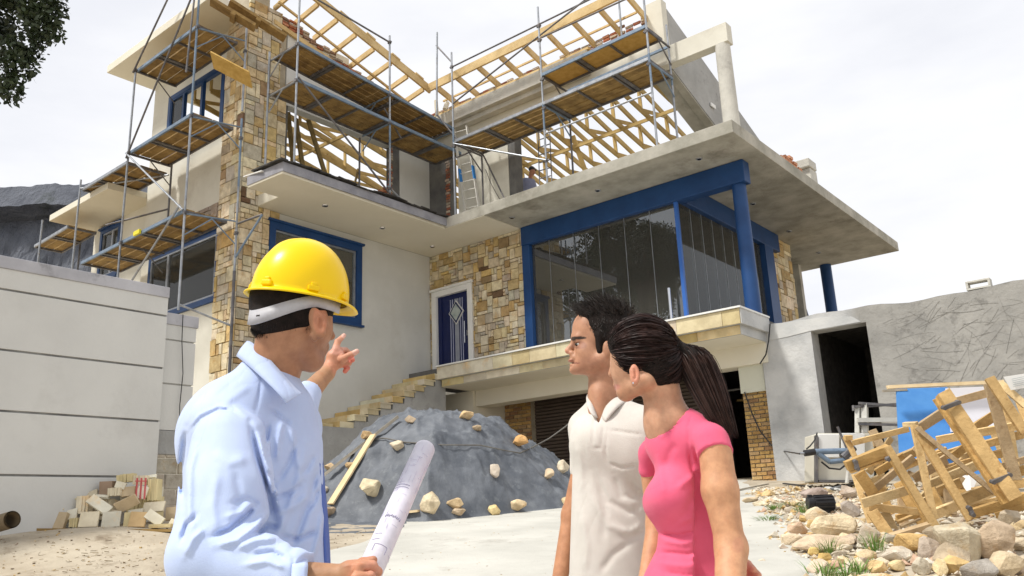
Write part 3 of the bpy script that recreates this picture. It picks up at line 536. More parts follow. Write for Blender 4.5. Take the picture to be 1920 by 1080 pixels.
deck(sl_, (-21.4, Yo+.05, 6.74), (-16.5, Yo+.05, 6.84), WD, 1.02, rim=steel_b)
deck(sl_, (-25.0, Yo+.25, 8.1), (-22.8, Yo+.2, 8.12), WD, .75, n=3, rim=steel_g)
for z in (11.36, 9.1, 6.78):
    gusset(sl_, (-16.42, Yo, z-.02), (.34, 1.07, .0), (0, 0, -.5)); gusset(sl_, (-16.08, Yi, z-.02), (-.3, -1.0, 0), (0, 0, -.55)); gusset(sl_, (-19.2, Yi, z-.05), (0, -1.0, 0), (0, 0, -.5), steel_d)
    coupler(sl_, (-16.42, Yo, z)); coupler(sl_, (-19.27, Yo, z)); coupler(sl_, (-16.08, Yi, z-.3))
for p, q, mt in (((-19.27, Yo-.05, 8.95), (-16.6, Yo-.05, 12.35), steel_d), ((-19.3, Yo-.05, 11.3), (-16.6, Yo-.05, 13.9), steel_d), ((-19.3, Yo-.05, 9.1), (-16.45, Yo-.03, 6.85), steel_g), ((-20.3, Yo+.2, 4.9), (-16.6, Yo-.03, 7.0), steel_g),
                 ((-16.42, Yo, 4.72), (-16.08, Yi, 4.35), steel_g), ((-20.8, Yo+.3, 7.7), (-19.2, Yi, 7.9), steel_d), ((-16.35, Yo-.1, 13.5), (-16.55, Yo-.12, 10.2), steel_d), ((-16.08, Yi, 6.7), (-15.4, Yi+.2, 6.8), steel_d), ((-16.08, Yi, 5.9), (-15.4, Yi+.2, 6.8), steel_b), ((-21.8, Yo, 8.9), (-19.27, Yi, 8.85), steel_g)):
    m = MB(); m.tube(p, q, .024, 8); m.build('brace', mt, sl_)
m = MB(); m.bar((-18.62, Yo-.006, 6.835), (-18.35, Yo-.006, 6.845), .052, .1); m.build('yellow_sticker', mat('yellow_sticker', (.75, .65, .03), rough=.5), sl_)
# right arm along the left canopy
sa = thing('scaffold', (-15.2, 13.3, ZT), 'two deck tube scaffold standing on the left canopy beside the stone tower', 'scaffold')
Xo, Xi = -14.85, -15.88
pole(sa, (Xo, 10.72, ZT+.1), (Xo, 10.72, 10.1), steel_g); pole(sa, (Xo, 10.72, 10.1), (Xo, 10.74, 12.8), steel_g)
pole(sa, (Xo, 13.62, ZT+.05), (Xo, 13.62, 9.3), steel_g); pole(sa, (Xo, 13.62, 9.3), (Xo, 13.62, 10.1), steel_b); pole(sa, (Xo, 13.62, 10.1), (Xo, 13.62, 12.55), steel_g)
pole(sa, (Xi, 10.66, ZT+.05), (Xi, 10.66, 11.2), steel_g); pole(sa, (Xi, 13.5, ZT+.03), (Xi, 13.5, 9.9), steel_d)
deck(sa, (Xo, 10.75, 11.02), (Xo, 16.0, 10.66), (-1, 0, 0), .98, n=5, rim=steel_b, every=1.0)
deck(sa, (Xo, 10.75, 10.06), (Xo, 16.3, 10.0), (-1, 0, 0), 1.0, n=5, rim=steel_b, every=1.0)
for y, z in ((10.7, 11.0), (10.7, 10.05), (13.6, 10.0), (13.6, 10.8), (15.9, 10.55)):
    m = MB(); m.tube((Xo, y, z-.02), (Xi, y, z-.02), .024, 8); m.tube((Xo-.5, y, z-.02), (Xi, y, z-.45), .018, 8); m.build('frame_brace', steel_b if y > 13 else steel_g, sa); coupler(sa, (Xo, y, z))
for p, q, mt in (((Xo+.03, 10.74, 10.15), (Xo+.03, 14.0, 7.75), steel_d), ((Xo, 10.7, 12.5), (Xo, 13.65, 12.35), steel_d), ((Xo, 11.3, 13.5), (Xo, 12.1, 13.35), steel_d), ((Xo-.2, 13.6, 10.5), (Xo-.2, 14.2, 9.85), steel_d), ((Xo, 13.55, 8.25), (Xo, 14.25, 7.9), steel_g)):
    m = MB(); m.tube(p, q, .024, 8); m.build('brace', mt, sa)
coupler(sa, (Xo, 13.62, 8.2)); coupler(sa, (Xo, 10.72, 12.48)); coupler(sa, (Xo, 13.62, 12.35))
m = MB(); pts = [Vector((Xo-.6, 13.7+.12*i, 10.55-.28*math.sin(math.pi*i/6))) for i in range(7)]; m.path(pts, .008, 5); m.build('wire', black_m, sa)
# front arm over the right slab
sb = thing('scaffold', (-11, 15.8, ZT), 'long tube scaffold with two decks standing on the bare concrete slab above the glazed room', 'scaffold')
Yf, Yb = 15.22, 16.3
for x, z1, z2 in ((-14.12, 10.2, 12.45), (-11.12, 9.8, 12.5), (-8.13, 9.95, 11.6)):
    pole(sb, (x, Yf, ZT), (x, Yf, z1-.7)); pole(sb, (x, Yf, z1-.7), (x, Yf, z1), steel_b); pole(sb, (x, Yf, z1), (x, Yf, z2))
pole(sb, (-14.72, Yf, 10.75), (-14.65, Yf, 13.3)); 
pole(sb, (-14.08, Yb, ZT), (-14.08, Yb, 9.8), steel_d); pole(sb, (-11.1, Yb, ZT), (-11.1, Yb, 9.8), steel_d); pole(sb, (-8.18, Yb, ZT), (-8.18, Yb, 9.6)); pole(sb, (-8.18, Yb, 9.6), (-8.18, Yb, 9.85), steel_b); pole(sb, (-8.18, Yb, 9.85), (-8.18, Yb, 11.2)); pole(sb, (-9.4, Yb, 11.3), (-9.4, Yb, 13.4))
deck(sb, (-14.05, Yf, 9.75), (-8.15, Yf, 9.8), (0, 1, 0), 1.06, n=5, rim=steel_g, every=.98)
deck(sb, (-11.1, Yf, 10.55), (-8.15, Yf, 10.62), (0, 1, 0), .72, n=1, rim=steel_b, boards=wood_o, every=.98)
m = MB(); m.bar((-11.1, Yb, 10.56), (-8.17, Yb, 10.62), .05, .06); m.build('edge_rail', steel_b, sb)
for x, z in ((-14.1, 9.75), (-11.1, 9.77), (-8.15, 9.8), (-11.1, 10.56), (-8.15, 10.62)):
    m = MB(); m.tube((x, Yf, z-.03), (x, Yb, z-.03), .026, 8); m.tube((x, Yf+.5, z-.03), (x, Yb, z-.5), .018, 8); m.build('frame_brace', steel_b if x > -12 and z < 10 else steel_d, sb); coupler(sb, (x, Yf, z-.1))
for p, q, mt in (((-14.1, Yf-.03, 9.72), (-11.1, Yf-.03, 8.3), steel_g), ((-14.1, Yf, 12.0), (-8.1, Yf, 12.0), steel_d), ((-14.1, Yf, 10.9), (-9.5, Yf, 12.1), steel_d), ((-14.69, Yf, 12.9), (-14.12, Yf, 12.15), steel_d), ((-11.1, Yf, 9.0), (-8.15, Yf, 9.0), steel_g), ((-13.9, Yb-.2, 9.7), (-13.1, Yb-.2, 8.0), steel_d), ((-14.72, Yf, 10.8), (-14.15, Yf+.2, 9.9), steel_d), ((-11.05, Yf, 11.6), (-8.15, Yf, 11.55), steel_d), ((-14.1, Yf, 9.3), (-13.7, Yb, 9.95), steel_d)):
    m = MB(); m.tube(p, q, .022, 8); m.build('brace', mt, sb)
for x, z in ((-11.12, 11.95), (-11.12, 11.55), (-14.12, 12.0), (-11.12, 8.3)): coupler(sb, (x, Yf, z))
m = MB(); m.tube((-14.08, Yb, ZT), (-14.08, Yb, ZT+.12), .06, 10); m.build('foot_jack', steel_d, sb)
m = MB(); m.path([Vector((-14.0+.16*i, Yb+.05, 9.3-1.55*(i/5)**.8)) for i in range(6)], .009, 5); m.build('wire', black_m, sb)
# loose boards resting on the scaffold
b1 = thing('loose_board', (-15.6, 9.7, 10.6), 'yellow plywood board sticking out over the end of the left scaffold', 'board')
m = MB(); p, q = pX(398, 112, -15.95), pX(470, 150, -15.4); m.obox((p+q)/2, (q-p)/2, Vector((-.30, .32, -.30)).normalized()*.2, (q-p).cross(Vector((-.3, .32, -.3))).normalized()*.018, jit=.006); m.build('board', wood_o, b1)
for k, (a, b, mt) in enumerate((((395, 2), (478, 52), wood_d), ((430, 5), (535, 72), wood_d))):
    t = thing('walk_plank', tuple(pX(*a, -15.9)), ('thick brown plank bridging from the left scaffold to the tower top' if k == 0 else 'lower brown plank lapped under the tower plank bridge'), 'plank')
    p, q = pX(*a, -16.0+.1*k), pX(*b, -15.5+.1*k); m = MB(); m.bar(p, q, .3, .07); m.bar(p+(q-p)*.45-Vector((0, 0, .07)), p+(q-p)*.45+(q-p).normalized()*.12-Vector((0, 0, .07)), .36, .08); m.build('plank', mt, t)
# ladders
def ladder(root, a, b, w, r, n, mt, wd=(1, 0, 0), boxy=True, blue=False):
    a, b, wd = V3(a), V3(b), V3(wd).normalized()
    for s in (-.5, .5):
        m = MB(); (m.bar(a+wd*w*s, b+wd*w*s, .03, .08, (0, 1, 0)) if boxy else m.tube(a+wd*w*s, b+wd*w*s, r, 8)); m.build('side_rail', mt, root)
    for i in range(n):
        p = a+(b-a)*((i+.6)/n); m = MB(); m.tube(p-wd*w/2, p+wd*w/2, .014, 6); m.build('rung', mt, root)
    if blue:
        for s in (-.5, .5): p = a+(b-a)*.42+wd*w*s; m = MB(); m.bar(p, p+(b-a)*.14, .036, .088, (0, 1, 0)); m.build('blue_sleeve', mat('blue_plastic', (.02, .2, .55), rough=.5), root)
alu = mat('aluminium', (.55, .54, .50), (.66, .65, .6), 5, 6, .5, .1, metal=.25)
l1 = thing('ladder', (-14.0, 15.7, ZT), 'pale aluminium ladder with blue sleeves leaning at the inner corner of the upper floor', 'ladder')
ladder(l1, (-13.95, 15.75, ZT), (-14.75, 16.2, 10.75), .42, .02, 11, alu, (1, .2, 0), True, True)
l2 = thing('ladder', (-11.6, 15.9, ZT), 'thin dark steel ladder behind the worker on the slab', 'ladder')
ladder(l2, (-11.6, 15.8, ZT), (-12.15, 16.6, 10.0), .36, .014, 9, steel_d, (1, .1, 0), False)
# ================================================================ GROUND
from mathutils import noise as MN
def fbm(x, y, z=0, o=4): return MN.fractal(Vector((x, y, z)), 1, 2, o)
def sm(a, b, x): t = min(1, max(0, (x-a)/(b-a))); return t*t*(3-2*t)
def Gz(s, d):
    z = -1.05 + .0935*min(max(d, 0), 19); z -= .28*(1-sm(3.0, 6.2, d)) if d < 6.2 else 0
    z += .27*sm(2.2, 4.6, -s)*sm(6.5, 9.5, d)*(1-sm(12, 18, d)) + .05*sm(1.5, 3, -s)*fbm(s*.9, d*.9)*sm(4, 6, d)*(1-sm(14, 20, d))
    z += .16*sm(3.3, 4.6, s)*sm(5.0, 6.4, d)*(1-sm(6.8, 9, d)) + .06*sm(2.2, 3.2, s)*(fbm(s*1.3, d*1.3, 3)+.4)*sm(5, 6, d)*(1-sm(13, 15.5, d))
    return z
def gp(px, py, H=Gz, lo=2., hi=40., n=700):          # where a photo direction meets the ground
    r = ray(px, py); hh = r.dot(FH); ss = r.dot(RH); zz = r.z; prev = None
    for i in range(n):
        d = lo+(hi-lo)*i/n; t = d/hh
        if zz*t <= H(ss*t, d): return SD(ss*t, d, H(ss*t, d))
    return SD(ss*lo/hh, lo, 0)
def grid(name, S, D, H, m, parent=None, uv=None, smooth=True, off=0):
    vs = [SD(s, d, H(s, d)+off) for d in D for s in S]; n = len(S)
    fs = [(j*n+i, j*n+i+1, (j+1)*n+i+1, (j+1)*n+i) for j in range(len(D)-1) for i in range(n-1)]
    b = MB(); b.v = [tuple(v) for v in vs]; b.f = fs; b.c = [W1]*len(fs); return b.build(name, m, parent, smooth)
def lin(a, b, n): return [a+(b-a)*i/n for i in range(n+1)]
sand = mat('sandy_ground', (.36, .30, .22), (.53, .465, .36), 1.7, 10, .95, .9, 16, c3=(.17, .125, .08), s3=2.2, lo=.3, hi=.7)
Sg = [-3000, -800, -200, -60, -30]+lin(-18, 14, 130)+[25, 60, 200, 800, 3000]
Dg = [-600, -100, -20, -5]+lin(0, 22, 110)+[30, 60, 200, 800, 4000]
struct(grid('ground', Sg, Dg, Gz, sand))
drive_m = mat('dusty_concrete_drive', (.45, .44, .395), (.58, .565, .51), .9, 12, .9, .35, 30, c3=(.34, .32, .28), s3=1.1)
def lb(d): return -2.25+.09*(d-6)+.12*math.sin(d*1.3)+.05*math.sin(d*4.1) if d < 12 else -1.7-.3*(d-12)
def rb(d): return 2.12+.23*(d-6)+.07*math.sin(d*2.1)+.04*math.sin(d*5.7)
vs = []; fs = []; D = lin(-2, 18.2, 110); n = 26
for d in D:
    for i in range(n+1):
        s = lb(max(d, 4))+(rb(max(d, 4))-lb(max(d, 4)))*i/n; e = min(i, n-i)
        vs.append(SD(s, d, Gz(s, d)+(.012 if e else -.03)))
for j in range(len(D)-1):
    for i in range(n): a = j*(n+1)+i; fs.append((a, a+1, a+n+2, a+n+1))
b = MB(); b.v = [tuple(v) for v in vs]; b.f = fs; b.c = [W1]*len(fs); struct(b.build('driveway', drive_m, None, True))
# mountain far to the left, distance haze painted into its grey-blue rock colour
rock_far = mat('hazed_mountain_rock', (.08, .088, .108), (.135, .145, .17), .02, 12, .95, 1, .06, c3=(.045, .055, .045), s3=.03, bdist=9, stretch=(1, 1, .55))
vs = []; S = lin(-950, -150, 330); Vv = lin(0, 1, 90)
for v in Vv:
    for s in S:
        top = 364+4*fbm(s*.004, 1.3)+4*fbm(s*.03, 2.2)-260*sm(-330, -140, s)
        z = top*v; back = (230*(v/.5) if v < .5 else 230+60*(v-.5)/.42 if v < .92 else 255+200*(v-.92))
        dd = 16*fbm(s*.012, v*1.5, 5)+7*fbm(s*.045, v*2.5, 1)+3*abs(fbm(s*.14, v*6, 2))+2*fbm(s*.3, v*16, 6)
        dd *= 1-sm(.8, .95, v); vs.append(SD(s, 560+back+dd, z-3))
n = len(S); fs = [(j*n+i, j*n+i+1, (j+1)*n+i+1, (j+1)*n+i) for j in range(len(Vv)-1) for i in range(n-1)]
b = MB(); b.v = [tuple(v) for v in vs]; b.f = fs; b.c = [W1]*len(fs); struct(b.build('mountain', rock_far, None, False))
# ================================================================ boundary walls on the left
bw = thing('boundary_wall', (-10, 2, 0), 'tall pale plastered boundary wall with dark grooves and grey coping, left foreground', 'wall')
zs = sorted([pX(0, y, -10).z for y in (541, 655, 770, 890.7)], reverse=True); lv = [2.93]+zs+[-.6]
m = MB(); m.box((-10.3, -5, 2.93), (-9.985, 5.375, 3.07)); m.build('coping', mat('lilac_coping', (.36, .36, .39), (.48, .48, .51), 1.6, 8, .85, .2, 20, c3=(.2, .2, .21), s3=3), bw, bevel=.008)
wallp = mat('boundary_plaster', (.54, .54, .52), (.61, .61, .585), .6, 8, .85, .15, 22, c3=(.52, .515, .49), s3=1.1)
m = MB(); 
for a, b in zip(lv[:-1], lv[1:]): m.box((-10.28, -5, b+.012), (-10, 5.37, a-.012 if a != 2.93 else a))
m.build('wall_panel', wallp, bw, bevel=.004)
m = MB(); m.box((-10.26, -5, -.6), (-10.02, 5.36, 2.92)); m.build('groove', mat('groove_grey', (.14, .14, .14), (.30, .30, .29), 2.5, 8, .9), bw)
bw2 = thing('boundary_wall', (-10.1, 5.6, 0), 'lower narrow wall end with grey coping just behind the tall boundary wall', 'wall')
m = MB(); m.box((-10.4, 5.38, 2.62), (-10.085, 5.86, 2.77)); m.build('coping', MATS['lilac_coping'], bw2, bevel=.006)
z2 = [pX(340, y, -10.1).z for y in (640, 722, 808)]
m = MB(); m.box((-10.38, 5.38, z2[0]+.01), (-10.1, 5.84, 2.62)); m.box((-10.38, 5.38, z2[1]+.01), (-10.1, 5.84, z2[0]-.01)); m.box((-10.38, 5.38, z2[2]), (-10.1, 5.84, z2[1]-.01)); m.box((-10.36, 5.39, z2[2]), (-10.13, 5.83, 2.6)); m.build('wall_panel', wallp, bw2, bevel=.004)
m = MB(); m.box((-10.36, 5.38, z2[2]-.3), (-10.09, 5.86, z2[2]-.006)); m.build('damp_band', concrete_g, bw2, bevel=.01)
m = MB(); blocks(m, PA(-10.1, 5.36, -.4), courses(.62, z2[2]+.1, .33, .19), gap=.0015, dep=.01, jit=.02, pal=[(.50, .46, .39), (.54, .50, .42), (.46, .42, .36)], pw=[1, 1, 1], bev=.01); m.build('rough_base', stone_m, bw2)
cab = MB(); cab.path([pX(343, 590, -10.05), pX(341, 640, -10.05), pX(343, 700, -10.06), pX(337, 760, -10.06), pX(336, 820, -10.06)], .006, 5); tag(cab.build('cable', black_m), 'thin grey cable hanging down the narrow wall end', 'cable')
# ================================================================ rocks
import bmesh
STC = [(.60, .50, .34), (.52, .41, .25), (.66, .58, .44), (.48, .43, .36), (.58, .42, .20), (.44, .36, .29)]
def rock_verts(rx, ry, rz, rot, seed, flat=.0, n=18):
    r = random.Random(seed); pts = []
    for _ in range(n):
        v = Vector((r.gauss(0, 1), r.gauss(0, 1), r.gauss(0, 1))).normalized(); v *= r.uniform(.86, 1.06); pts.append(v)
    bm = bmesh.new(); 
    for v in pts: bm.verts.new((v.x*rx, v.y*ry, v.z*rz))
    g = bmesh.ops.convex_hull(bm, input=bm.verts); bmesh.ops.delete(bm, geom=[e for e in bm.verts if not e.link_faces], context='VERTS')
    bmesh.ops.remove_doubles(bm, verts=bm.verts, dist=min(rx, ry, rz)*.25)
    bmesh.ops.bevel(bm, geom=bm.edges[:], offset=min(rx, ry, rz)*.10, segments=1, affect='EDGES', clamp_overlap=True)
    bmesh.ops.triangulate(bm, faces=[f for f in bm.faces if len(f.verts) > 4])
    R = Matrix.Rotation(rot, 3, 'Z') @ Matrix.Rotation(r.uniform(-.3, .3), 3, 'X')
    bm.verts.ensure_lookup_table(); vs = []
    for v in bm.verts:
        q = R @ v.co; q += q.normalized()*MN.noise(q*(2.2/max(rx, ry, rz))+Vector((seed, 0, 0)))*min(rx, ry, rz)*.16; vs.append(q)
    fs = [tuple(l.vert.index for l in f.loops) for f in bm.faces] if not bm.verts.index_update() else []
    bm.free(); return vs, fs
rock_m = mat('rough_sandstone', (.70, .66, .6), (1.15, 1.12, 1.05), 7, 10, .92, 1, 26, attr=True, c3=(.82, .6, .36), s3=5)
def rock(pos, w, h, dpt, label, group, col=None, seed=0, name='rock', rot=None, sink=.25):
    r = random.Random(seed+91); vs, fs = rock_verts(w/2, dpt/2, h/2, rot if rot is not None else math.atan2(RH.y, RH.x)+r.uniform(-.3, .3), seed)
    pos = V3(pos)+Vector((0, 0, h/2*(1-sink))); b = MB(); b.add([v+pos for v in vs], fs, tuple(min(.8, v*1.18+.02) for v in (col or r.choice(STC)))); o = b.build(name, rock_m); return tag(o, label, 'rock', group)
# ================================================================ the covered mound
fr = [(600, 972), (700, 981), (800, 980), (900, 970), (1000, 960), (1090, 950)]
frp = [gp(*p) for p in fr]; frs = [(p.dot(RH), p.dot(FH)) for p in frp]
def interp(x, T):
    if x <= T[0][0]: return T[0][1]
    for (a, b), (c, d) in zip(T[:-1], T[1:]):
        if x <= c: return b+(d-b)*(x-a)/(c-a)
    return T[-1][1]
DC = 1.9
sil = [(560, 985), (596, 930), (606, 900), (640, 862), (690, 812), (722, 790), (770, 774), (820, 776), (870, 782), (900, 785), (940, 797), (985, 828), (1030, 857), (1075, 888), (1130, 930), (1170, 960)]
crest = []
for (x, y) in sil:
    s0 = (x-960)/FOC*14; dc = interp(s0, frs)+DC; p = pH(x, y, dc); crest.append((p.dot(RH), p.z))
def Mz(s, d):
    g = Gz(s, d); df = interp(s, frs); c = interp(s, crest); t = (d-df)/DC; base = Gz(s, df)
    if t <= 0: return g+.01*(t > -.12)
    if t > 2: return g
    sh = math.sin(min(1, t if t < 1 else 2-t)*math.pi/2)**.85
    H = max(0, c-base)
    z = base+H*sh+.012
    amp = min(1, t*6)*min(1, H*1.5)
    R_ = lambda x, y, q: max(0, 1-abs(MN.noise(Vector((x+.3*MN.noise(Vector((x*2, y*2, 1))), y, q))))/.16)**1.6
    z += amp*(.05*fbm(s*1.7, d*1.7, 4)+.05*R_(s*1.2+d*.5, d*1.9, 7)+.026*R_(s*2.9+1.4*d, d*2.6-s, 2)+.009*R_(s*6-3*d, d*4.5, 5)+.004*R_(s*11+2*d, d*10, 9))
    return max(z, g+.004)
tarp_m = mat('dark_grey_tarpaulin', (.085, .095, .112), (.165, .178, .198), 2.6, 9, .6, .4, 40, c3=(.21, .225, .24), s3=6, fold=((1, .5, 1.0), 1.8, .4, .05))
crease = []
rk = [(771, 786, 22, 18), (875, 779, 30, 18), (688, 816, 26, 20), (744, 837, 30, 20), (895, 803, 24, 13), (975, 826, 32, 24), (618, 876, 24, 14), (656, 873, 20, 13), (609, 918, 16, 14), (695, 917, 50, 40), (928, 883, 26, 27), (1057, 876, 36, 26), (1028, 889, 28, 20), (807, 948, 44, 44), (853, 944, 32, 26), (861, 962, 30, 17), (927, 956, 27, 20), (972, 948, 34, 27), (1064, 940, 28, 20), (618, 960, 26, 18)]
for (x, y, w_, h_) in rk: p = gp(x, y+h_*.4, Mz, 9, 20); crease.append((p.dot(RH), p.dot(FH)))
def Mz2(s, d):
    z = Mz(s, d); df = interp(s, frs); t = (d-df)/DC
    if 0 < t < 1.3:
        for k, (cs, cd) in enumerate(crease):
            ds, dd = s-cs, d-cd; r = math.hypot(ds, dd*1.2)
            if .05 < r < 1.1: z += .034*abs(math.cos(math.atan2(dd*1.2, ds)*3.5+k))**3*math.exp(-r*1.8)*min(1, t*5)
        z += .03*max(0, math.sin(s*5.2+2.2*fbm(s*.8, d*1.2)+d*2))**4*sm(0, .3, t)*(1-sm(.6, 1, t))*sm(-.3, .3, -s+.2)
        z += .02*max(0, math.sin(d*9+s*2.5+3*fbm(s, d)))**3*sm(.7, 1.6, -s)
    return z
mound = tag(grid('tarpaulin', lin(-3.15, 1.6, 260), lin(10.6, 17.2, 220), Mz2, tarp_m), 'big heap covered by a dark grey tarpaulin weighted with stones beside the stairs', 'tarpaulin')
names = ['round brown stone at the top left of the tarpaulin heap', 'cream stone on the very crest of the tarpaulin heap', 'slanted orange stone high on the left flank of the heap', 'cream flat stone left of centre on the dark tarpaulin', 'small brown block just below the crest of the heap', 'orange stone on the right shoulder of the tarpaulin heap', 'stone at the far left beside the grey batten', 'small stone between the two battens on the heap', 'small grey stone low on the left edge of the heap', 'large cream boulder right of the pale batten', 'speckled stone alone in the middle of the heap', 'pale stone on the right slope by the man in cream', 'flat buff stone beside the pale one on the right slope', 'tall pointed cream stone at the foot of the heap', 'cream stone stacked above a smaller one at the foot', 'low brown stone under the stacked pair at the foot', 'small yellowish stone at the foot of the heap right of centre', 'squarish cream stone at the foot of the heap on the right', 'rightmost stone at the foot of the tarpaulin heap', 'brown stone holding the bottom of the pale batten']
cols = [(.42, .34, .25), (.62, .47, .28), (.56, .40, .22), (.55, .49, .38), (.36, .28, .19), (.60, .36, .15), (.50, .38, .24), (.5, .36, .2), (.45, .42, .36), (.60, .53, .38), (.50, .44, .38), (.64, .57, .45), (.58, .47, .34), (.60, .52, .38), (.58, .45, .28), (.45, .36, .26), (.64, .52, .28), (.62, .5, .33), (.58, .46, .28), (.42, .33, .24)]
for k, ((x, y, w_, h_), nm) in enumerate(zip(rk, names)):
    p = gp(x, y+h_*.5, Mz2, 9, 20); q = p.dot(FW)/FOC
    rock(p, w_*q*1.05, h_*q*1.1, w_*q*.8, nm, 'stones weighting the tarpaulin', cols[k], 10+k, sink=.12)
def onm(x, y, up=.03): p = gp(x, y, Mz2, 9, 20); return p+Vector((0, 0, up))
m = MB(); p, q = onm(600, 906, .06), onm(746, 794, .1); m.bar(p, q, .07, .045, jit=.004); tag(m.build('batten', mat('grey_batten', (.30, .27, .22), (.42, .38, .31), 4, 8, .85, .3)), 'long weathered grey batten lying up the left side of the tarpaulin heap', 'batten')
m = MB(); p, q = onm(620, 955, .05), onm(700, 832, .13); m.bar(p, q, .13, .03, jit=.004); tag(m.build('batten', mat('pale_batten', (.62, .47, .26), (.75, .60, .38), 4, 8, .75, .2)), 'pale new wooden batten lying on the left of the tarpaulin heap', 'batten')
m = MB(); p, q = onm(750, 970, .04), onm(786, 966, .04); m.bar(p, q, .1, .03, jit=.004); tag(m.build('batten', MATS['pale_batten']), 'short pale offcut at the foot of the tarpaulin heap', 'batten')
pts = [onm(x, y, .05) for x, y in ((690, 833), (720, 830), (760, 838), (830, 842), (900, 842), (950, 852), (975, 856))]+[pH(1000, 838, 13.9), pH(1030, 822, 13.9), pH(1060, 800, 13.9), pH(1110, 755, 14.9), pY(1150, 722, 16.78)]
m = MB(); m.path(pts, .011, 6); tag(m.build('rope', mat('grey_rope', (.12, .11, .10), (.2, .19, .17))), 'thin grey rope tied across the tarpaulin heap', 'rope')
# ================================================================ tile pile on the left
TP = 9.55; PXM = lambda h: h*1.0/FOC*.975
def tp(x, y, h=TP): return pH(x, y, h)
base = tp(200, 992); 
m = MB(); pr = [tp(62, 990), tp(336, 992)]; c = (pr[0]+pr[1])/2; m.obox(c+FH*.35-Vector((0, 0, .015)), (pr[1]-pr[0])/2, FH*.45, Vector((0, 0, .013)))
tag(m.build('plywood_base', wood_d), 'thin board under the heap of stone tiles by the boundary wall', 'board')
m = MB(); c = tp(88, 999); m.obox(c+FH*.2-Vector((0, 0, .05)), RH*.24, FH*.2, Vector((0, 0, .065)), jit=.015); tag(m.build('kerb_block', concrete_l, bevel=.02), 'rough grey block propping the left end of the tile board', 'concrete block')
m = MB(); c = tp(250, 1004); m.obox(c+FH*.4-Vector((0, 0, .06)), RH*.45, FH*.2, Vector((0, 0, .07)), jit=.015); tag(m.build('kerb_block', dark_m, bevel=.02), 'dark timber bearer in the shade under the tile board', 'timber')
TC = {'c': (.76, .70, .56), 'w': (.80, .78, .68), 'o': (.74, .54, .30), 'b': (.56, .46, .32), 'y': (.70, .62, .38), 'g': (.66, .65, .58), 'd': (.34, .25, .19)}
tiles = [  # x, y, w px, h px, thickness px, roll deg, lean deg, depth offset, colour, label, count(bundle)
 (163, 974, 39, 29, 4, 0, 12, 0, 'c', 'cream square tile standing at the front of the pile, left of the grey one', 1), (205, 974, 38, 30, 4, 1, 12, 0, 'g', 'pale grey square tile standing at the centre front of the pile', 1), (255, 974, 34, 29, 4, -3, 14, 0, 'o', 'orange veined tile standing at the front right of the pile', 1),
 (102, 976, 36, 31, 8, -6, 14, .02, 'b', 'brown rough tile leaning at the left front of the pile', 1), (94, 953, 37, 17, 12, 4, 30, .1, 'c', 'cream slab on top of the brown rough tile', 1), (231, 974, 12, 28, 8, 0, 4, .06, 'y', 'narrow upright tile edge between the grey and orange tiles', 1),
 (178, 946, 52, 22, 4, -34, 40, .05, 'w', 'long white tile tipped diagonally across the middle of the pile', 1), (228, 944, 46, 22, 4, 24, -30, .08, 'b', 'brown tile propped with its underside showing', 1), (286, 971, 38, 20, 4, -32, 20, 0, 'w', 'white tile sliding down the right end of the pile', 1),
 (271, 950, 44, 22, 5, 2, 25, .2, 'c', 'cream tile lying on the right shoulder of the pile', 1), (176, 913, 28, 26, 26, 3, 0, .3, 'd', 'dark purple rough block high on the left of the pile', 1), (211, 894, 32, 16, 18, 4, 0, .3, 'y', 'yellow lumpy bundle at the very top of the pile', 5), (240, 898, 27, 18, 18, -2, 0, .3, 'c', 'cream bundle at the top right of the pile', 6),
 (221, 920, 27, 19, 5, 4, 15, .22, 'b', 'buff tile standing in the upper middle row', 1), (246, 922, 22, 24, 5, -12, 15, .22, 'w', 'white tile standing in the upper row by the strapped bundle', 1), (264, 916, 20, 42, 22, 0, 0, .32, 'y', 'upright strapped bundle of thin tiles at the upper right', 6), (197, 921, 24, 16, 18, 0, 0, .2, 'c', 'small bundle of tile ends under the yellow lumpy one', 5),
 (142, 946, 24, 34, 20, 0, 0, .15, 'c', 'upright bundle of tiles left of the long white tile', 4), (109, 938, 34, 15, 18, -5, 60, .2, 'y', 'strapped yellow bundle on the upper left of the pile', 4), (135, 980, 14, 17, 12, 0, 0, .0, 'y', 'small upright bundle at the front between brown and cream tiles', 4), (300, 986, 46, 6, 20, 0, 0, .0, 'y', 'flat tile lying at the right end of the board', 1), (70, 978, 20, 26, 5, 40, 15, .0, 'b', 'brown tile leaning at the far left end of the pile', 1),
 (160, 955, 44, 40, 34, 0, 0, .35, 'c', 'large block of stacked tiles buried at the back left of the pile', 7), (240, 950, 60, 40, 34, 0, 0, .4, 'y', 'large block of stacked tiles buried at the back right of the pile', 8), (222, 925, 74, 30, 30, 0, 0, .55, 'w', 'row of stacked tiles buried below the top bundles', 9)]
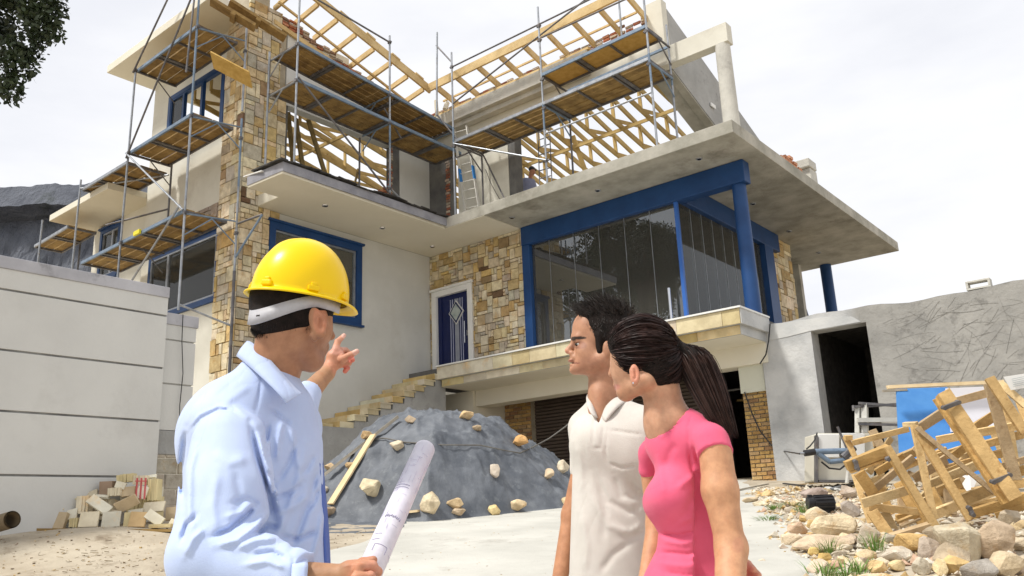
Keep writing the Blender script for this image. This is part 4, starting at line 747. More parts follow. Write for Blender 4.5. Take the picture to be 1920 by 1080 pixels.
tiles += [(x, y, w_, h_, 4, roll, lean, off, cc, lab, 1) for (x, y, w_, h_, roll, lean, off, cc, lab) in ((122, 965, 26, 20, 12, 20, .08, 'w', 'white tile tucked behind the brown rough tile'), (192, 962, 34, 16, -8, 45, .1, 'c', 'cream tile lying flat behind the grey front tile'), (147, 925, 26, 14, 18, 30, .25, 'c', 'cream tile resting above the upright bundle'), (205, 908, 22, 14, -15, 20, .22, 'w', 'small white tile under the topmost bundle'), (240, 963, 30, 18, 6, 35, .12, 'w', 'white tile wedged behind the orange tile'), (298, 962, 24, 26, 3, 10, .3, 'b', 'brown tile standing at the far right end of the pile'), (88, 966, 22, 16, -20, 25, .06, 'y', 'yellowish tile chip leaning on the left stack'), (258, 890, 18, 8, 4, 40, .34, 'w', 'thin white tile on top of the strapped bundle'), (172, 930, 30, 10, -4, 60, .2, 'w', 'thin white tile under the dark rough block'), (318, 980, 22, 12, -14, 30, .1, 'c', 'cream tile chip at the right end of the board'))]
for (x, y, w_, h_, th, roll, lean, off, cc, lab, cnt) in tiles:
    q = PXM(TP); c = tp(x, y)+FH*(off+.05); a, l = math.radians(roll), math.radians(lean)
    X = RH*math.cos(a)+Vector((0, 0, 1))*math.sin(a); Z0 = -RH*math.sin(a)+Vector((0, 0, 1))*math.cos(a); Z = Z0*math.cos(l)+FH*math.sin(l); Y = X.cross(Z)
    m = MB()
    for k in range(cnt):
        f = (k+.5)/cnt-.5; k_ = rnd.uniform(.85, 1.12)
        m.obox(c+X*(f*w_*q), X*(w_*q/2/cnt*.9), Y*(th*q/2), Z*(h_*q/2*rnd.uniform(.93, 1.0)), tuple(v*k_ for v in TC[cc]), jit=.004)
    o = m.build('stone_tile' if cnt == 1 else 'tile_bundle', tile_m); tag(o, lab, 'tile' if cnt == 1 else 'tile bundle', 'stone tiles piled by the boundary wall')
st = MB(); q = PXM(TP)
for dx in (256, 264, 272):
    st.box(tp(dx-.35, 896, TP+.2), tp(dx+.35, 936, TP+.21))
st.bar(tp(254, 902, TP+.2), tp(275, 902, TP+.2), .02, .012); tag(st.build('strap', mat('red_strap', (.55, .12, .12), rough=.6)), 'red plastic strapping round the upright tile bundle', 'strap')
cp = MB(); a, b = tp(-14, 985, 8.9), tp(23, 974, 8.7); cp.tube(a, b, .085, 20, cap=False); cp.tube(a, b, .07, 20, cap=False); d_ = thing('clay_pipe', tuple(a), 'brown clay pipe lying by the foot of the boundary wall at the left edge', 'pipe'); cp.build('pipe', mat('clay_pipe', (.16, .12, .07), (.24, .18, .11), rough=.7), d_)
# twigs and litter on the sand
m = MB()
for k in range(120):
    x, y = rnd.choice([80, 200, 260, 150])+rnd.gauss(0, 38), rnd.choice([1022, 1045, 1065])+rnd.gauss(0, 9); p = gp(x, y); a = rnd.uniform(0, 6.28); l = rnd.uniform(.015, .07); dv = Vector((math.cos(a), math.sin(a), rnd.uniform(-.1, .3)))*l
    m.tube(p+Vector((0, 0, .004)), p+dv, rnd.uniform(.001, .003), 4, c=rnd.choice([(.12, .08, .04), (.2, .15, .08), (.3, .22, .12)]))
struct(m.build('twigs', mat('dry_twigs', (.9, .9, .9), (1.1, 1.1, 1.1), 9, attr=True)), 'stuff')
# ================================================================ rubble heap on the right
z5 = lambda a, b: (1400+a/3.692, 900+b/3.692)
big = [(1550, 430, 320, 290, 'large grey tan boulder under the right crate', (.48, .43, .33)), (1800, 440, 310, 220, 'biggest brown boulder at the right edge with a yellow scar', (.42, .33, .24)), (1490, 555, 240, 160, 'dark wet boulder with pale top below the crates', (.40, .33, .24)), (1190, 455, 250, 120, 'orange wedge shaped rock under the crate corner', (.56, .38, .16)),
 (1090, 535, 220, 90, 'flat pale rock left of the dark boulder', (.54, .49, .42)), (1290, 490, 160, 130, 'grey brown rock with a purple corner', (.40, .34, .29)), (1240, 610, 140, 120, 'round pale grey rock at the bottom of the picture', (.50, .46, .38)), (1370, 615, 110, 130, 'cream upright rock at the bottom of the picture', (.64, .53, .33)), (1690, 640, 260, 130, 'dark grey boulder in the bottom right corner', (.33, .31, .29)), (1850, 600, 240, 140, 'tan boulder in the bottom right corner below the brown one', (.52, .43, .3)),
 (1860, 265, 150, 130, 'upper boulder at the right edge beside the crate beams', (.48, .42, .33)), (1060, 605, 150, 80, 'yellow cream rock fragment at the bottom', (.60, .48, .28)), (930, 620, 140, 100, 'orange rounded rock at the bottom left of the boulders', (.62, .45, .24)), (790, 600, 140, 90, 'pale rounded rock beside the weed clump', (.62, .54, .4)), (650, 330, 290, 150, 'wide flat cream slab in the middle of the rubble', (.62, .53, .38)), (520, 260, 180, 100, 'cream rock below the black motor', (.60, .51, .37)),
 (480, 500, 95, 62, 'upper of two small yellow stones in the rubble', (.62, .46, .18)), (552, 545, 105, 66, 'lower of two small yellow stones in the rubble', (.60, .43, .16)), (860, 400, 170, 120, 'grey rock behind the weed clump', (.46, .41, .34)), (490, 100, 210, 80, 'purple grey boulder behind the black motor', (.34, .28, .26)), (730, 80, 150, 110, 'brown grey rock right of the motor', (.38, .32, .27)), (740, 215, 150, 120, 'grey rock left of the crate post', (.40, .36, .33)), (600, 450, 420, 100, 'long flat pinkish slab low in the rubble', (.55, .44, .33)), (520, 610, 160, 90, 'pinkish rock behind the weeds at the bottom', (.55, .45, .36)),
 (370, 340, 150, 90, 'reddish cream broken stone at the left of the slab', (.56, .42, .31)), (330, 420, 160, 70, 'flat cream stone at the drive edge', (.60, .5, .37)), (105, 170, 105, 46, 'cream brick shaped stone on the drive edge', (.64, .57, .44)), (155, 98, 105, 50, 'flat orange tan tile fragment by the garage', (.58, .44, .24)), (40, 140, 120, 45, 'flat buff stone at the left end of the rubble', (.52, .43, .31)), (690, 560, 110, 60, 'small buff rock between weeds', (.56, .45, .3)), (1010, 420, 130, 70, 'grey stone tucked beneath the crate', (.42, .38, .32)), (620, 595, 100, 60, 'pink stone beside the weeds', (.55, .38, .28)), (110, 560, 60, 26, 'small flat stone lying on the drive', (.55, .5, .42)), (1350, 400, 190, 120, 'dark rock in shade between crate and boulder', (.36, .30, .22)), (690, 480, 150, 60, 'thin white stone slab in the rubble', (.62, .56, .46))]
for k, (a, b, w_, h_, lab, col) in enumerate(big):
    if w_ > 150 and b > 230: w_, h_ = w_*1.12, h_*1.22
    x, y = z5(a, b+h_*.46); x0, w2, h2 = x, w_/3.692, h_/3.692
    p = gp(x, min(y, 1120), Gz, 4.5, 20); q = p.dot(FW)/FOC
    rock(p+FH*(w2*q*.3), w2*q*1.08, h2*q*1.25, w2*q*.75, lab, 'rocks of the rubble heap', col, 200+k, sink=.22)
m = MB(); r = random.Random(5)
for k in range(5200):
    d = r.uniform(5.2, 15.5); e = abs(r.gauss(0, 1)); s = rb(d)-.25+e*1.5
    if r.random() < .25: s = rb(d)+r.uniform(-.1, 4)
    if s > 6.5: continue
    z = Gz(s, d); sz = r.uniform(.008, .035)*(1+.8*(r.random() < .12)); p = SD(s, d, z+sz*.3)
    vs = [Vector((r.gauss(0, 1), r.gauss(0, 1), r.gauss(0, .8))).normalized()*sz*r.uniform(.7, 1.3) for _ in range(6)]
    T = [Vector(t) for t in ((1, 0, 0), (-1, 0, 0), (0, 1, 0), (0, -1, 0), (0, 0, .7), (0, 0, -.7))]
    vs = [p+(t*sz*r.uniform(.7, 1.4)+v*.35) for t, v in zip(T, vs)]
    c = r.choice(STC+[(.70, .66, .58), (.72, .68, .60), (.66, .60, .5), (.57, .40, .30)]) if r.random() < .8 else (.74, .70, .62)
    m.add(vs, [(0, 2, 4), (2, 1, 4), (1, 3, 4), (3, 0, 4), (2, 0, 5), (1, 2, 5), (3, 1, 5), (0, 3, 5)], c)
for k in range(230):
    d = r.uniform(5.6, 12.5); s = rb(d)+r.uniform(.05, 3.4)**1.0; z = Gz(s, d); w_ = r.uniform(.07, .2)*(1.25 if d < 8 else .9); vs, fs = rock_verts(w_/2, w_*.42, w_*r.uniform(.22, .4), r.uniform(0, 6), 900+k); p = SD(s, d, z+w_*.15); c = r.choice(STC+[(.66, .60, .5), (.62, .54, .42)]); m.add([v+p for v in vs], fs, tuple(min(.8, v*1.15) for v in c))
struct(m.build('rubble', rock_m), 'stuff')
m = MB()
for k in range(260):
    s, d = r.uniform(-1.5, 2.6), r.uniform(5.5, 13); sz = r.uniform(.002, .006); p = SD(s, d, Gz(s, d)+.012); m.obox(p, RH*sz, FH*sz*r.uniform(.6, 1.4), Vector((0, 0, sz*.5)), r.choice(STC), jit=.003)
for k in range(900):
    s, d = r.uniform(-7, -1.8), r.uniform(5.5, 11); sz = r.uniform(.002, .009); p = SD(s, d, Gz(s, d)+.004); m.obox(p, RH*sz, FH*sz*r.uniform(.6, 1.4), Vector((0, 0, sz*.6)), r.choice(STC+[(.3, .24, .16), (.2, .15, .1)]), jit=.004)
struct(m.build('gravel', rock_m), 'stuff')
# ================================================================ crates
z4 = lambda a, b: (1500+a/3.274, 690+b/3.274)
crate_w = mat('crate_pine', (.80, .76, .68), (1.12, 1.08, 1.0), 5, 10, .75, .5, 30, c3=(.55, .42, .28), s3=11, attr=True)
def crate(lab, bars, straps=()):
    t = thing('wooden_crate', tuple(pH(*z4(*bars[0][0]), bars[0][3])), lab, 'crate', 'broken wooden crates on the rubble')
    for (p, q, wz, d0, d1, th) in bars:
        a, b = pH(*z4(*p), d0), pH(*z4(*q), d1); wd = wz/3.274/FOC*(d0+d1)/2; k = rnd.uniform(.72, 1.12); k = tuple(k*v for v in rnd.choice([(.62, .43, .20), (.68, .50, .26), (.56, .37, .15), (.74, .58, .34), (.50, .38, .24)]))
        dr_ = (b-a).normalized(); up = (-FW).cross(dr_).normalized(); m = MB(); m.bar(a, b, th, wd, up, c=k, jit=.006); m.build('plank', crate_w, t, bevel=.003)
    for (p, q, d0) in straps:
        a, b = pH(*z4(*p), d0), pH(*z4(*q), d0); m = MB(); m.bar(a, b, .03, .035, (-FW).cross((b-a).normalized())); m.tube(a-FW*.02, a+FW*.03, .02, 8); m.tube(b-FW*.02, b+FW*.03, .02, 8); m.build('metal_strap', steel_d, t)
    return t
B = lambda p, q, w, d0, d1=None, th=.03: (p, q, w, d0, d0 if d1 is None else d1, th)
crate('smaller broken crate on the left with thin splayed slats', [B((285, 605), (545, 500), 62, 8.2, 8.15, .07), B((310, 640), (560, 548), 18, 8.22, 8.18, .05), B((535, 480), (865, 1035), 48, 8.0, 7.85), B((560, 560), (790, 950), 30, 8.08, 8.0), B((700, 350), (822, 930), 46, 8.12, 8.0), B((712, 365), (1050, 935), 50, 8.1, 7.9), B((320, 462), (670, 372), 34, 8.7, 8.5), B((640, 345), (720, 345), 26, 8.3, 8.2, .06), B((385, 830), (680, 742), 54, 8.2, 8.1), B((405, 785), (700, 548), 42, 8.45, 8.4), B((420, 852), (745, 885), 42, 8.25, 8.15), B((340, 650), (440, 950), 46, 8.6, 8.5), B((362, 640), (470, 800), 66, 8.3, 8.3), B((440, 880), (545, 1025), 66, 8.2, 8.15), B((520, 880), (580, 1005), 55, 8.35, 8.35), B((500, 1055), (805, 965), 40, 7.95, 7.9, .06), B((715, 362), (1195, 765), 32, 8.05, 7.85), B((280, 420), (340, 550), 34, 8.75, 8.7), B((275, 430), (320, 425), 26, 8.7, 8.7, .05), B((300, 590), (440, 520), 20, 8.3, 8.4)], [((340, 575), (352, 618), 8.12), ((540, 1030), (560, 1070), 7.88), ((560, 545), (540, 560), 8.0)])
crate('large tipped crate on the right with thick nailed beams and metal straps', [B((872, 150), (1320, 805), 82, 7.8, 7.6, .09), B((838, 185), (1265, 830), 40, 7.86, 7.66, .07), B((950, 205), (1175, 145), 50, 8.4, 8.35), B((1165, 100), (1325, 690), 66, 8.0, 7.9), B((1160, 62), (1385, 400), 58, 7.9, 7.8, .05), B((730, 372), (900, 262), 60, 8.3, 8.3), B((840, 445), (1390, 345), 52, 8.5, 8.3), B((1070, 372), (1200, 285), 62, 8.6, 8.5), B((795, 712), (1090, 595), 50, 8.4, 8.3), B((880, 650), (1010, 600), 44, 8.5, 8.5), B((1225, 92), (1390, 235), 48, 8.1, 8.0), B((985, 815), (1195, 730), 72, 8.15, 8.0), B((1060, 890), (1390, 790), 56, 7.95, 7.8, .05), B((1200, 905), (1390, 845), 40, 7.9, 7.8), B((1300, 650), (1390, 620), 58, 8.1, 8.0), B((1285, 330), (1325, 620), 42, 8.6, 8.5), B((820, 900), (1200, 750), 60, 8.3, 8.2), B((940, 545), (1060, 450), 48, 8.6, 8.6), B((1100, 480), (1390, 400), 46, 8.7, 8.6), B((1340, 190), (1390, 330), 40, 8.5, 8.4), B((1260, 250), (1290, 420), 34, 8.7, 8.6)], [((885, 245), (972, 210), 7.7), ((1185, 700), (1285, 655), 7.6), ((1040, 860), (1060, 900), 7.85)])
crate('jumble of crate slats wedged behind the two broken crates', [B((440, 380), (560, 600), 50, 8.9, 8.8), B((560, 430), (420, 640), 40, 9.0, 8.9), B((700, 480), (1000, 700), 46, 8.8, 8.7), B((600, 700), (760, 960), 60, 8.7, 8.6), B((820, 520), (860, 860), 70, 8.8, 8.7), B((780, 720), (850, 860), 60, 8.6, 8.5), B((600, 950), (760, 880), 18, 8.4, 8.4), B((620, 975), (740, 925), 14, 8.3, 8.3), B((590, 920), (720, 900), 40, 8.6, 8.6), B((900, 560), (700, 680), 56, 8.7, 8.7), B((1000, 500), (800, 560), 50, 8.8, 8.8), B((470, 640), (640, 540), 44, 8.8, 8.7), B((850, 760), (990, 700), 60, 8.7, 8.6), B((600, 560), (840, 460), 50, 9.0, 8.9), B((940, 690), (1010, 780), 50, 8.7, 8.6), B((450, 390), (470, 480), 40, 9.0, 9.0), B((1110, 500), (980, 560), 40, 9.0, 9.0), B((650, 860), (820, 790), 40, 8.7, 8.6), B((480, 560), (520, 820), 40, 9.0, 8.9), B((560, 640), (900, 500), 36, 8.9, 8.8), B((900, 620), (1250, 520), 46, 8.8, 8.7), B((720, 820), (1000, 560), 40, 8.9, 8.8), B((620, 760), (640, 980), 50, 8.8, 8.7), B((900, 700), (930, 900), 60, 8.7, 8.6), B((1010, 640), (1180, 560), 40, 8.9, 8.8), B((480, 700), (560, 900), 44, 8.9, 8.8), B((1120, 640), (1390, 560), 44, 8.6, 8.5), B((1180, 380), (1290, 640), 36, 8.9, 8.9), B((1060, 760), (1390, 700), 50, 8.5, 8.4), B((380, 720), (520, 660), 36, 8.9, 8.8), B((660, 640), (900, 760), 34, 8.9, 8.8), B((1000, 420), (1130, 560), 34, 9.0, 8.9), B((960, 860), (1250, 800), 30, 8.4, 8.3)])
# paper notice, sheets and board leaning behind
m = MB(); c = pH(1908, 716, 8.0); m.obox(c, (pH(1930, 702, 8.0)-pH(1891, 708, 8.0))/2, (pH(1905, 733, 8.0)-pH(1891, 708, 8.0))/2, FH*.002); pn = m.build('paper_notice', white_m); tag(pn, 'white paper notice pinned at the top right of the crates', 'notice')
m = MB()
for k in range(5):
    a = pH(1897+k*.8, 711+k*3.4, 7.985); b_ = pH(1921+k*.8, 706+k*3.4, 7.985); m.bar(a, b_, .002, .0035)
m.build('print_line', mat('grey_print', (.35, .4, .42)), pn)
pn['_w'] = (0, 0, 0)
def sheet(name, quad, th, mt, lab, cat):
    q = [pH(x, y, h) for x, y, h in quad]; m = MB(); m.prism(q, FH*th); return tag(m.build(name, mt), lab, cat)
sheet('blue_board', [(1681, 729, 12.6), (1776, 726, 12.6), (1810, 850, 12.2), (1688, 870, 12.2)], .03, mat('bright_blue_board', (.05, .20, .52), (.08, .26, .60), 3, 7, .6, .1), 'bright blue painted board leaning behind the crates', 'board')
sheet('blue_board', [(1760, 800, 12.4), (1885, 770, 12.4), (1890, 880, 12.2), (1765, 900, 12.2)], .03, MATS['bright_blue_board'], 'second blue sheet low behind the crate beams under the white board', 'board')
sheet('white_board', [(1774, 728, 12.45), (1862, 724, 12.45), (1872, 800, 12.3), (1784, 810, 12.3)], .03, mat('lilac_white_board', (.66, .66, .72), rough=.6), 'pale lilac white board overlapping the bright blue board', 'board')
m = MB(); m.bar(pH(1664, 726, 12.3), pH(1880, 716, 12.3), .08, .05, jit=.004); tag(m.build('batten', MATS['pale_batten']), 'long yellow batten lying along the top of the blue board', 'batten')
m = MB(); m.bar(pH(1655, 733, 12.6), pH(1700, 731, 12.6), .05, .03); tag(m.build('batten', MATS['grey_batten']), 'short grey batten end behind the left corner of the blue board', 'batten')
sheet('white_sheet', [(1798, 893, 9.4), (1818, 890, 9.4), (1832, 900, 9.4), (1822, 924, 9.3), (1800, 930, 9.3)], .02, white_m, 'white plastic scrap seen through the crate slats', 'plastic scrap')
# metal trestle
tr = thing('metal_trestle', tuple(pH(1640, 800, 14)), 'pale metal trestle with dark rusty top rails standing left of the blue board', 'trestle')
for k, (p, q, r_, mt) in enumerate([((1608, 762), (1608, 812), .035, alu), ((1621, 757), (1622, 812), .045, alu), ((1598, 763), (1700, 757), .02, steel_d), ((1610, 756), (1700, 762), .02, steel_d), ((1608, 788), (1700, 787), .035, alu), ((1610, 795), (1700, 797), .02, steel_d), ((1600, 760), (1600, 770), .015, steel_d)]):
    m = MB(); m.bar(pH(*p, 14-.02*k), pH(*q, 14-.02*k), r_*2, r_*2); m.build('rail' if k in (2, 3, 4, 5) else 'leg', mt, tr)
# white cabinet
wc = thing('cabinet', tuple(pH(1590, 905, 14.6)), 'discarded white cabinet lying on its side in front of the dark doorway', 'cabinet')
def pbox(mb, x0, y0, x1, y1, h, dep, c=W1):
    a, b, c_, d = pH(x0, y0, h), pH(x1, y0, h), pH(x1, y1, h), pH(x0, y1, h); mb.prism([a, b, c_, d], FH*dep, c)
m = MB(); pbox(m, 1533, 812, 1640, 902, 14.6, .7); m.build('body', mat('cream_metal', (.55, .52, .44), (.62, .60, .52), 2, 5, .5), wc, bevel=.02)
m = MB(); pbox(m, 1535, 814, 1574, 858, 14.55, .04); m.build('door_panel', white_m, wc, bevel=.01); m = MB(); pbox(m, 1578, 812, 1622, 860, 14.55, .04); m.build('door_panel', white_m, wc, bevel=.01)
m = MB(); pbox(m, 1530, 816, 1534, 905, 14.52, .1); pbox(m, 1536, 900, 1660, 904, 14.52, .1); m.build('edge_trim', steel_d, wc)
# blue rock drill on a stand
bd = thing('rock_drill', tuple(pH(1560, 905, 13.6)), 'blue pneumatic drill with hoses propped in front of the white cabinet', 'power tool')
DH = 13.6
for p, q, r_, mt, nm in (((1527, 847), (1598, 845), .045, steel_b, 'barrel'), ((1534, 850), (1556, 866), .04, steel_b, 'elbow'), ((1556, 866), (1592, 862), .04, steel_b, 'elbow'), ((1508, 850), (1528, 847), .05, black_m, 'chuck'), ((1500, 850), (1512, 850), .02, steel_g, 'bit'), ((1594, 855), (1570, 800), .02, steel_d, 'lever'), ((1580, 858), (1600, 838), .07, steel_d, 'housing'), ((1560, 868), (1600, 853), .022, alu, 'stand_bar'), ((1592, 862), (1588, 906), .03, alu, 'stand_leg')):
    m = MB(); m.tube(pH(*p, DH), pH(*q, DH), r_, 12); m.build(nm, mt, bd)
m = MB(); m.path([pH(1512, 842, DH), pH(1519, 836, DH), pH(1528, 825, DH+.3), pH(1532, 812, DH+.6)], .012, 6); m.path([pH(1540, 866, DH), pH(1555, 878, DH), pH(1575, 880, DH), pH(1590, 868, DH)], .015, 6); m.build('hose', black_m, bd)
m = MB(); m.path([pY(x, y, 16.9) for x, y in ((1396, 735), (1410, 775), (1425, 808), (1445, 833), (1470, 846))]+[pH(1500, 851, DH)], .014, 6); tag(m.build('cable', black_m), 'black cable looping down from the panel past the brick pillar to the drill', 'cable')
m = MB(); m.path([pY(x, y, 16.7) for x, y in ((1444, 607), (1441, 640), (1436, 665), (1425, 682))], .014, 6); tag(m.build('cable', black_m), 'short black cable hanging at the end of the balcony edge', 'cable')
# black motor
p = gp(1540, 960, Gz, 5, 20); mo = thing('electric_motor', tuple(p), 'black finned electric motor lying on the rubble', 'motor'); q = p.dot(FW)/FOC; c = p+Vector((0, 0, 16*q))
m = MB(); m.tube(c-RH*12*q, c+RH*24*q, 14*q, 20)
for k in range(14): a = k*math.pi/7; off = (FH*math.cos(a)+Vector((0, 0, 1))*math.sin(a))*14.6*q; m.obox(c+RH*6*q+off, RH*17*q, off.normalized()*1.0*q, off.normalized().cross(RH)*.7*q)
m.build('finned_body', black_m, mo)
m = MB(); m.tube(c-RH*24*q, c-RH*11*q, 12*q, 18); m.obox(c-RH*18*q+Vector((0, 0, 13*q)), RH*4*q, FH*4*q, Vector((0, 0, 3*q))); m.build('pump_head', black_m, mo, bevel=.004); m = MB(); m.tube(c+RH*23*q, c+RH*29*q, 3*q, 10); m.build('shaft', steel_g, mo); m = MB(); m.obox(c-Vector((0, 0, 15*q)), RH*14*q, FH*9*q, Vector((0, 0, 2*q))); m.build('foot', black_m, mo)
# timber scraps in front of the wall
for k, (a, b, w_, lab) in enumerate([((1385, 922), (1440, 912), .05, 'thin grey lath on the rubble nearest the garage'), ((1470, 910), (1520, 917), .05, 'dark strip of wood near the grey wall foot'), ((1490, 913), (1545, 908), .04, 'pale lath crossing the dark strip by the wall'), ((1545, 917), (1580, 924), .06, 'white plank end right of the motor'), ((1560, 920), (1612, 908), .05, 'grey pole lying behind the motor'), ((1420, 935), (1460, 920), .05, 'buff lath beside the orange fragment')]):
    m = MB(); m.bar(gp(*a)+Vector((0, 0, .03)), gp(*b)+Vector((0, 0, .04)), w_, .025, jit=.003); tag(m.build('lath', [MATS['grey_batten'], black_m, MATS['pale_batten'], white_m, steel_g, MATS['pale_batten']][k]), lab, 'lath', 'wood scraps by the grey wall')
# ================================================================ plants
leaf = mat('weed_leaf', (.09, .19, .03), (.20, .32, .07), 8, 4, .6)
def blades(mb, base, n, h, sp, wd, r):
    wd *= .5; n = int(n*1.6)
    for _ in range(n):
        a = r.uniform(0, 6.28); d = Vector((math.cos(a), math.sin(a), 0)); o = base+d*r.uniform(0, sp*.9); hh = h*r.uniform(.5, 1.1); side = Vector((-d.y, d.x, 0))*wd*r.uniform(.6, 1.2); b = d*sp*r.uniform(.3, 1.2)
        p1 = o+Vector((0, 0, hh*.55))+b*.35; p2 = o+Vector((0, 0, hh))+b; mb.add([o-side*.5, o+side*.5, p1+side*.6, p1-side*.6, p2], [(0, 1, 2, 3), (3, 2, 4)])
def bush(lab, x, y, n, h, sp, wd, seed):
    r = random.Random(seed); m = MB(); p = gp(x, y); blades(m, p, n, h, sp, wd, r); tag(m.build('weed', leaf), lab, 'weed', 'weeds growing in the rubble')
bush('leafy weed clump at the bottom edge between pale rocks', 1588, 1090, 34, .14, .16, .014, 1); bush('tall grassy weed at the foot of the crate', 1641, 1036, 50, .18, .1, .008, 2); bush('low yellow green weed patch near the motor', 1482, 948, 90, .05, .22, .010, 3); bush('small weed patch at the drive edge', 1440, 977, 70, .07, .15, .012, 4); bush('little weed tuft left of the motor', 1452, 957, 50, .08, .1, .012, 5); bush('weed tuft touching the black motor', 1505, 962, 60, .12, .1, .008, 6); bush('weed at the bottom edge beside the drive', 1548, 1084, 24, .12, .16, .014, 7); bush('wispy pale weed beside the yellow stones', 1556, 1040, 60, .14, .12, .008, 8); bush('weed between boulders at the bottom', 1612, 1078, 20, .14, .14, .014, 9)
# ================================================================ trees
leaf_d = mat('dark_tree_leaf', (.012, .022, .008), (.035, .055, .018), 1.3, 5, .55, spec=.5); bark = mat('bark', (.06, .045, .035), (.12, .095, .07), 5, 8, .9, .8)
def tree(lab, base, cz, c, rad, nclump, nleaf, ls, seed, extra=()):
    r = random.Random(seed); t = thing('tree', tuple(base), lab, 'tree')
    m = MB(); base, c = V3(base), V3(c); pts = [base, base+(c-base)*.35+Vector((.3, .1, 0)), base+(c-base)*.7, c]; m.path(pts, .2, 10, rs=[.32, .25, .18, .08])
    cl = []
    for k in range(nclump):
        v = Vector((r.gauss(0, 1), r.gauss(0, 1), r.gauss(0, 1))).normalized(); rr = r.uniform(.45, 1)**.6; p = c+Vector((v.x*rad[0]*rr, v.y*rad[1]*rr, v.z*rad[2]*rr)); cl.append((p, r.uniform(.16, .30)*min(rad)*1.0))
        if k % 5 == 0: m.path([base+(c-base)*r.uniform(.5, .9), (c+p)/2+Vector((0, 0, -.1)), p], .05, 5, rs=[.09, .05, .015])
    cl += [(V3(a), b) for a, b in extra]
    m.build('trunk', bark, t); m = MB()
    for k in range(nleaf):
        p, cr_ = r.choice(cl); v = Vector((r.gauss(0, 1), r.gauss(0, 1), r.gauss(0, .8))).normalized()*cr_*r.uniform(.3, 1.0)**.4*r.uniform(.8, 1.15); q = p+v
        a = Vector((r.gauss(0, 1), r.gauss(0, 1), r.gauss(0, 1))).normalized(); b = a.cross(Vector((r.gauss(0, 1), r.gauss(0, 1), r.gauss(0, 1)))).normalized(); s = ls*r.uniform(.6, 1.3)
        m.add([q, q+a*s*.5+b*s*.28, q+a*s, q+a*s*.5-b*s*.28], [(0, 1, 2, 3)])
    m.build('crown', leaf_d, t); return t
cc = pH(-108, -52, 13.5); ex = [(pH(x, y, 13.4), .28) for x, y in ((70, 40), (55, 85), (85, 60), (40, 120), (30, 100), (5, 145), (15, 165), (90, 25), (60, 10), (95, 5))]
tree('dark leafy tree crown hanging into the top left corner', (cc.x-1.5, cc.y-1, .2), 0, cc, (1.55, 1.55, 1.35), 90, 26000, .11, 3, ex)
tree('large dark tree behind the photographer, mirrored in the glass front', (-24.6, -7.5, -1.0), 0, (-24.7, -8, 13.3), (3.9, 2.6, 3.6), 120, 22000, .26, 8)
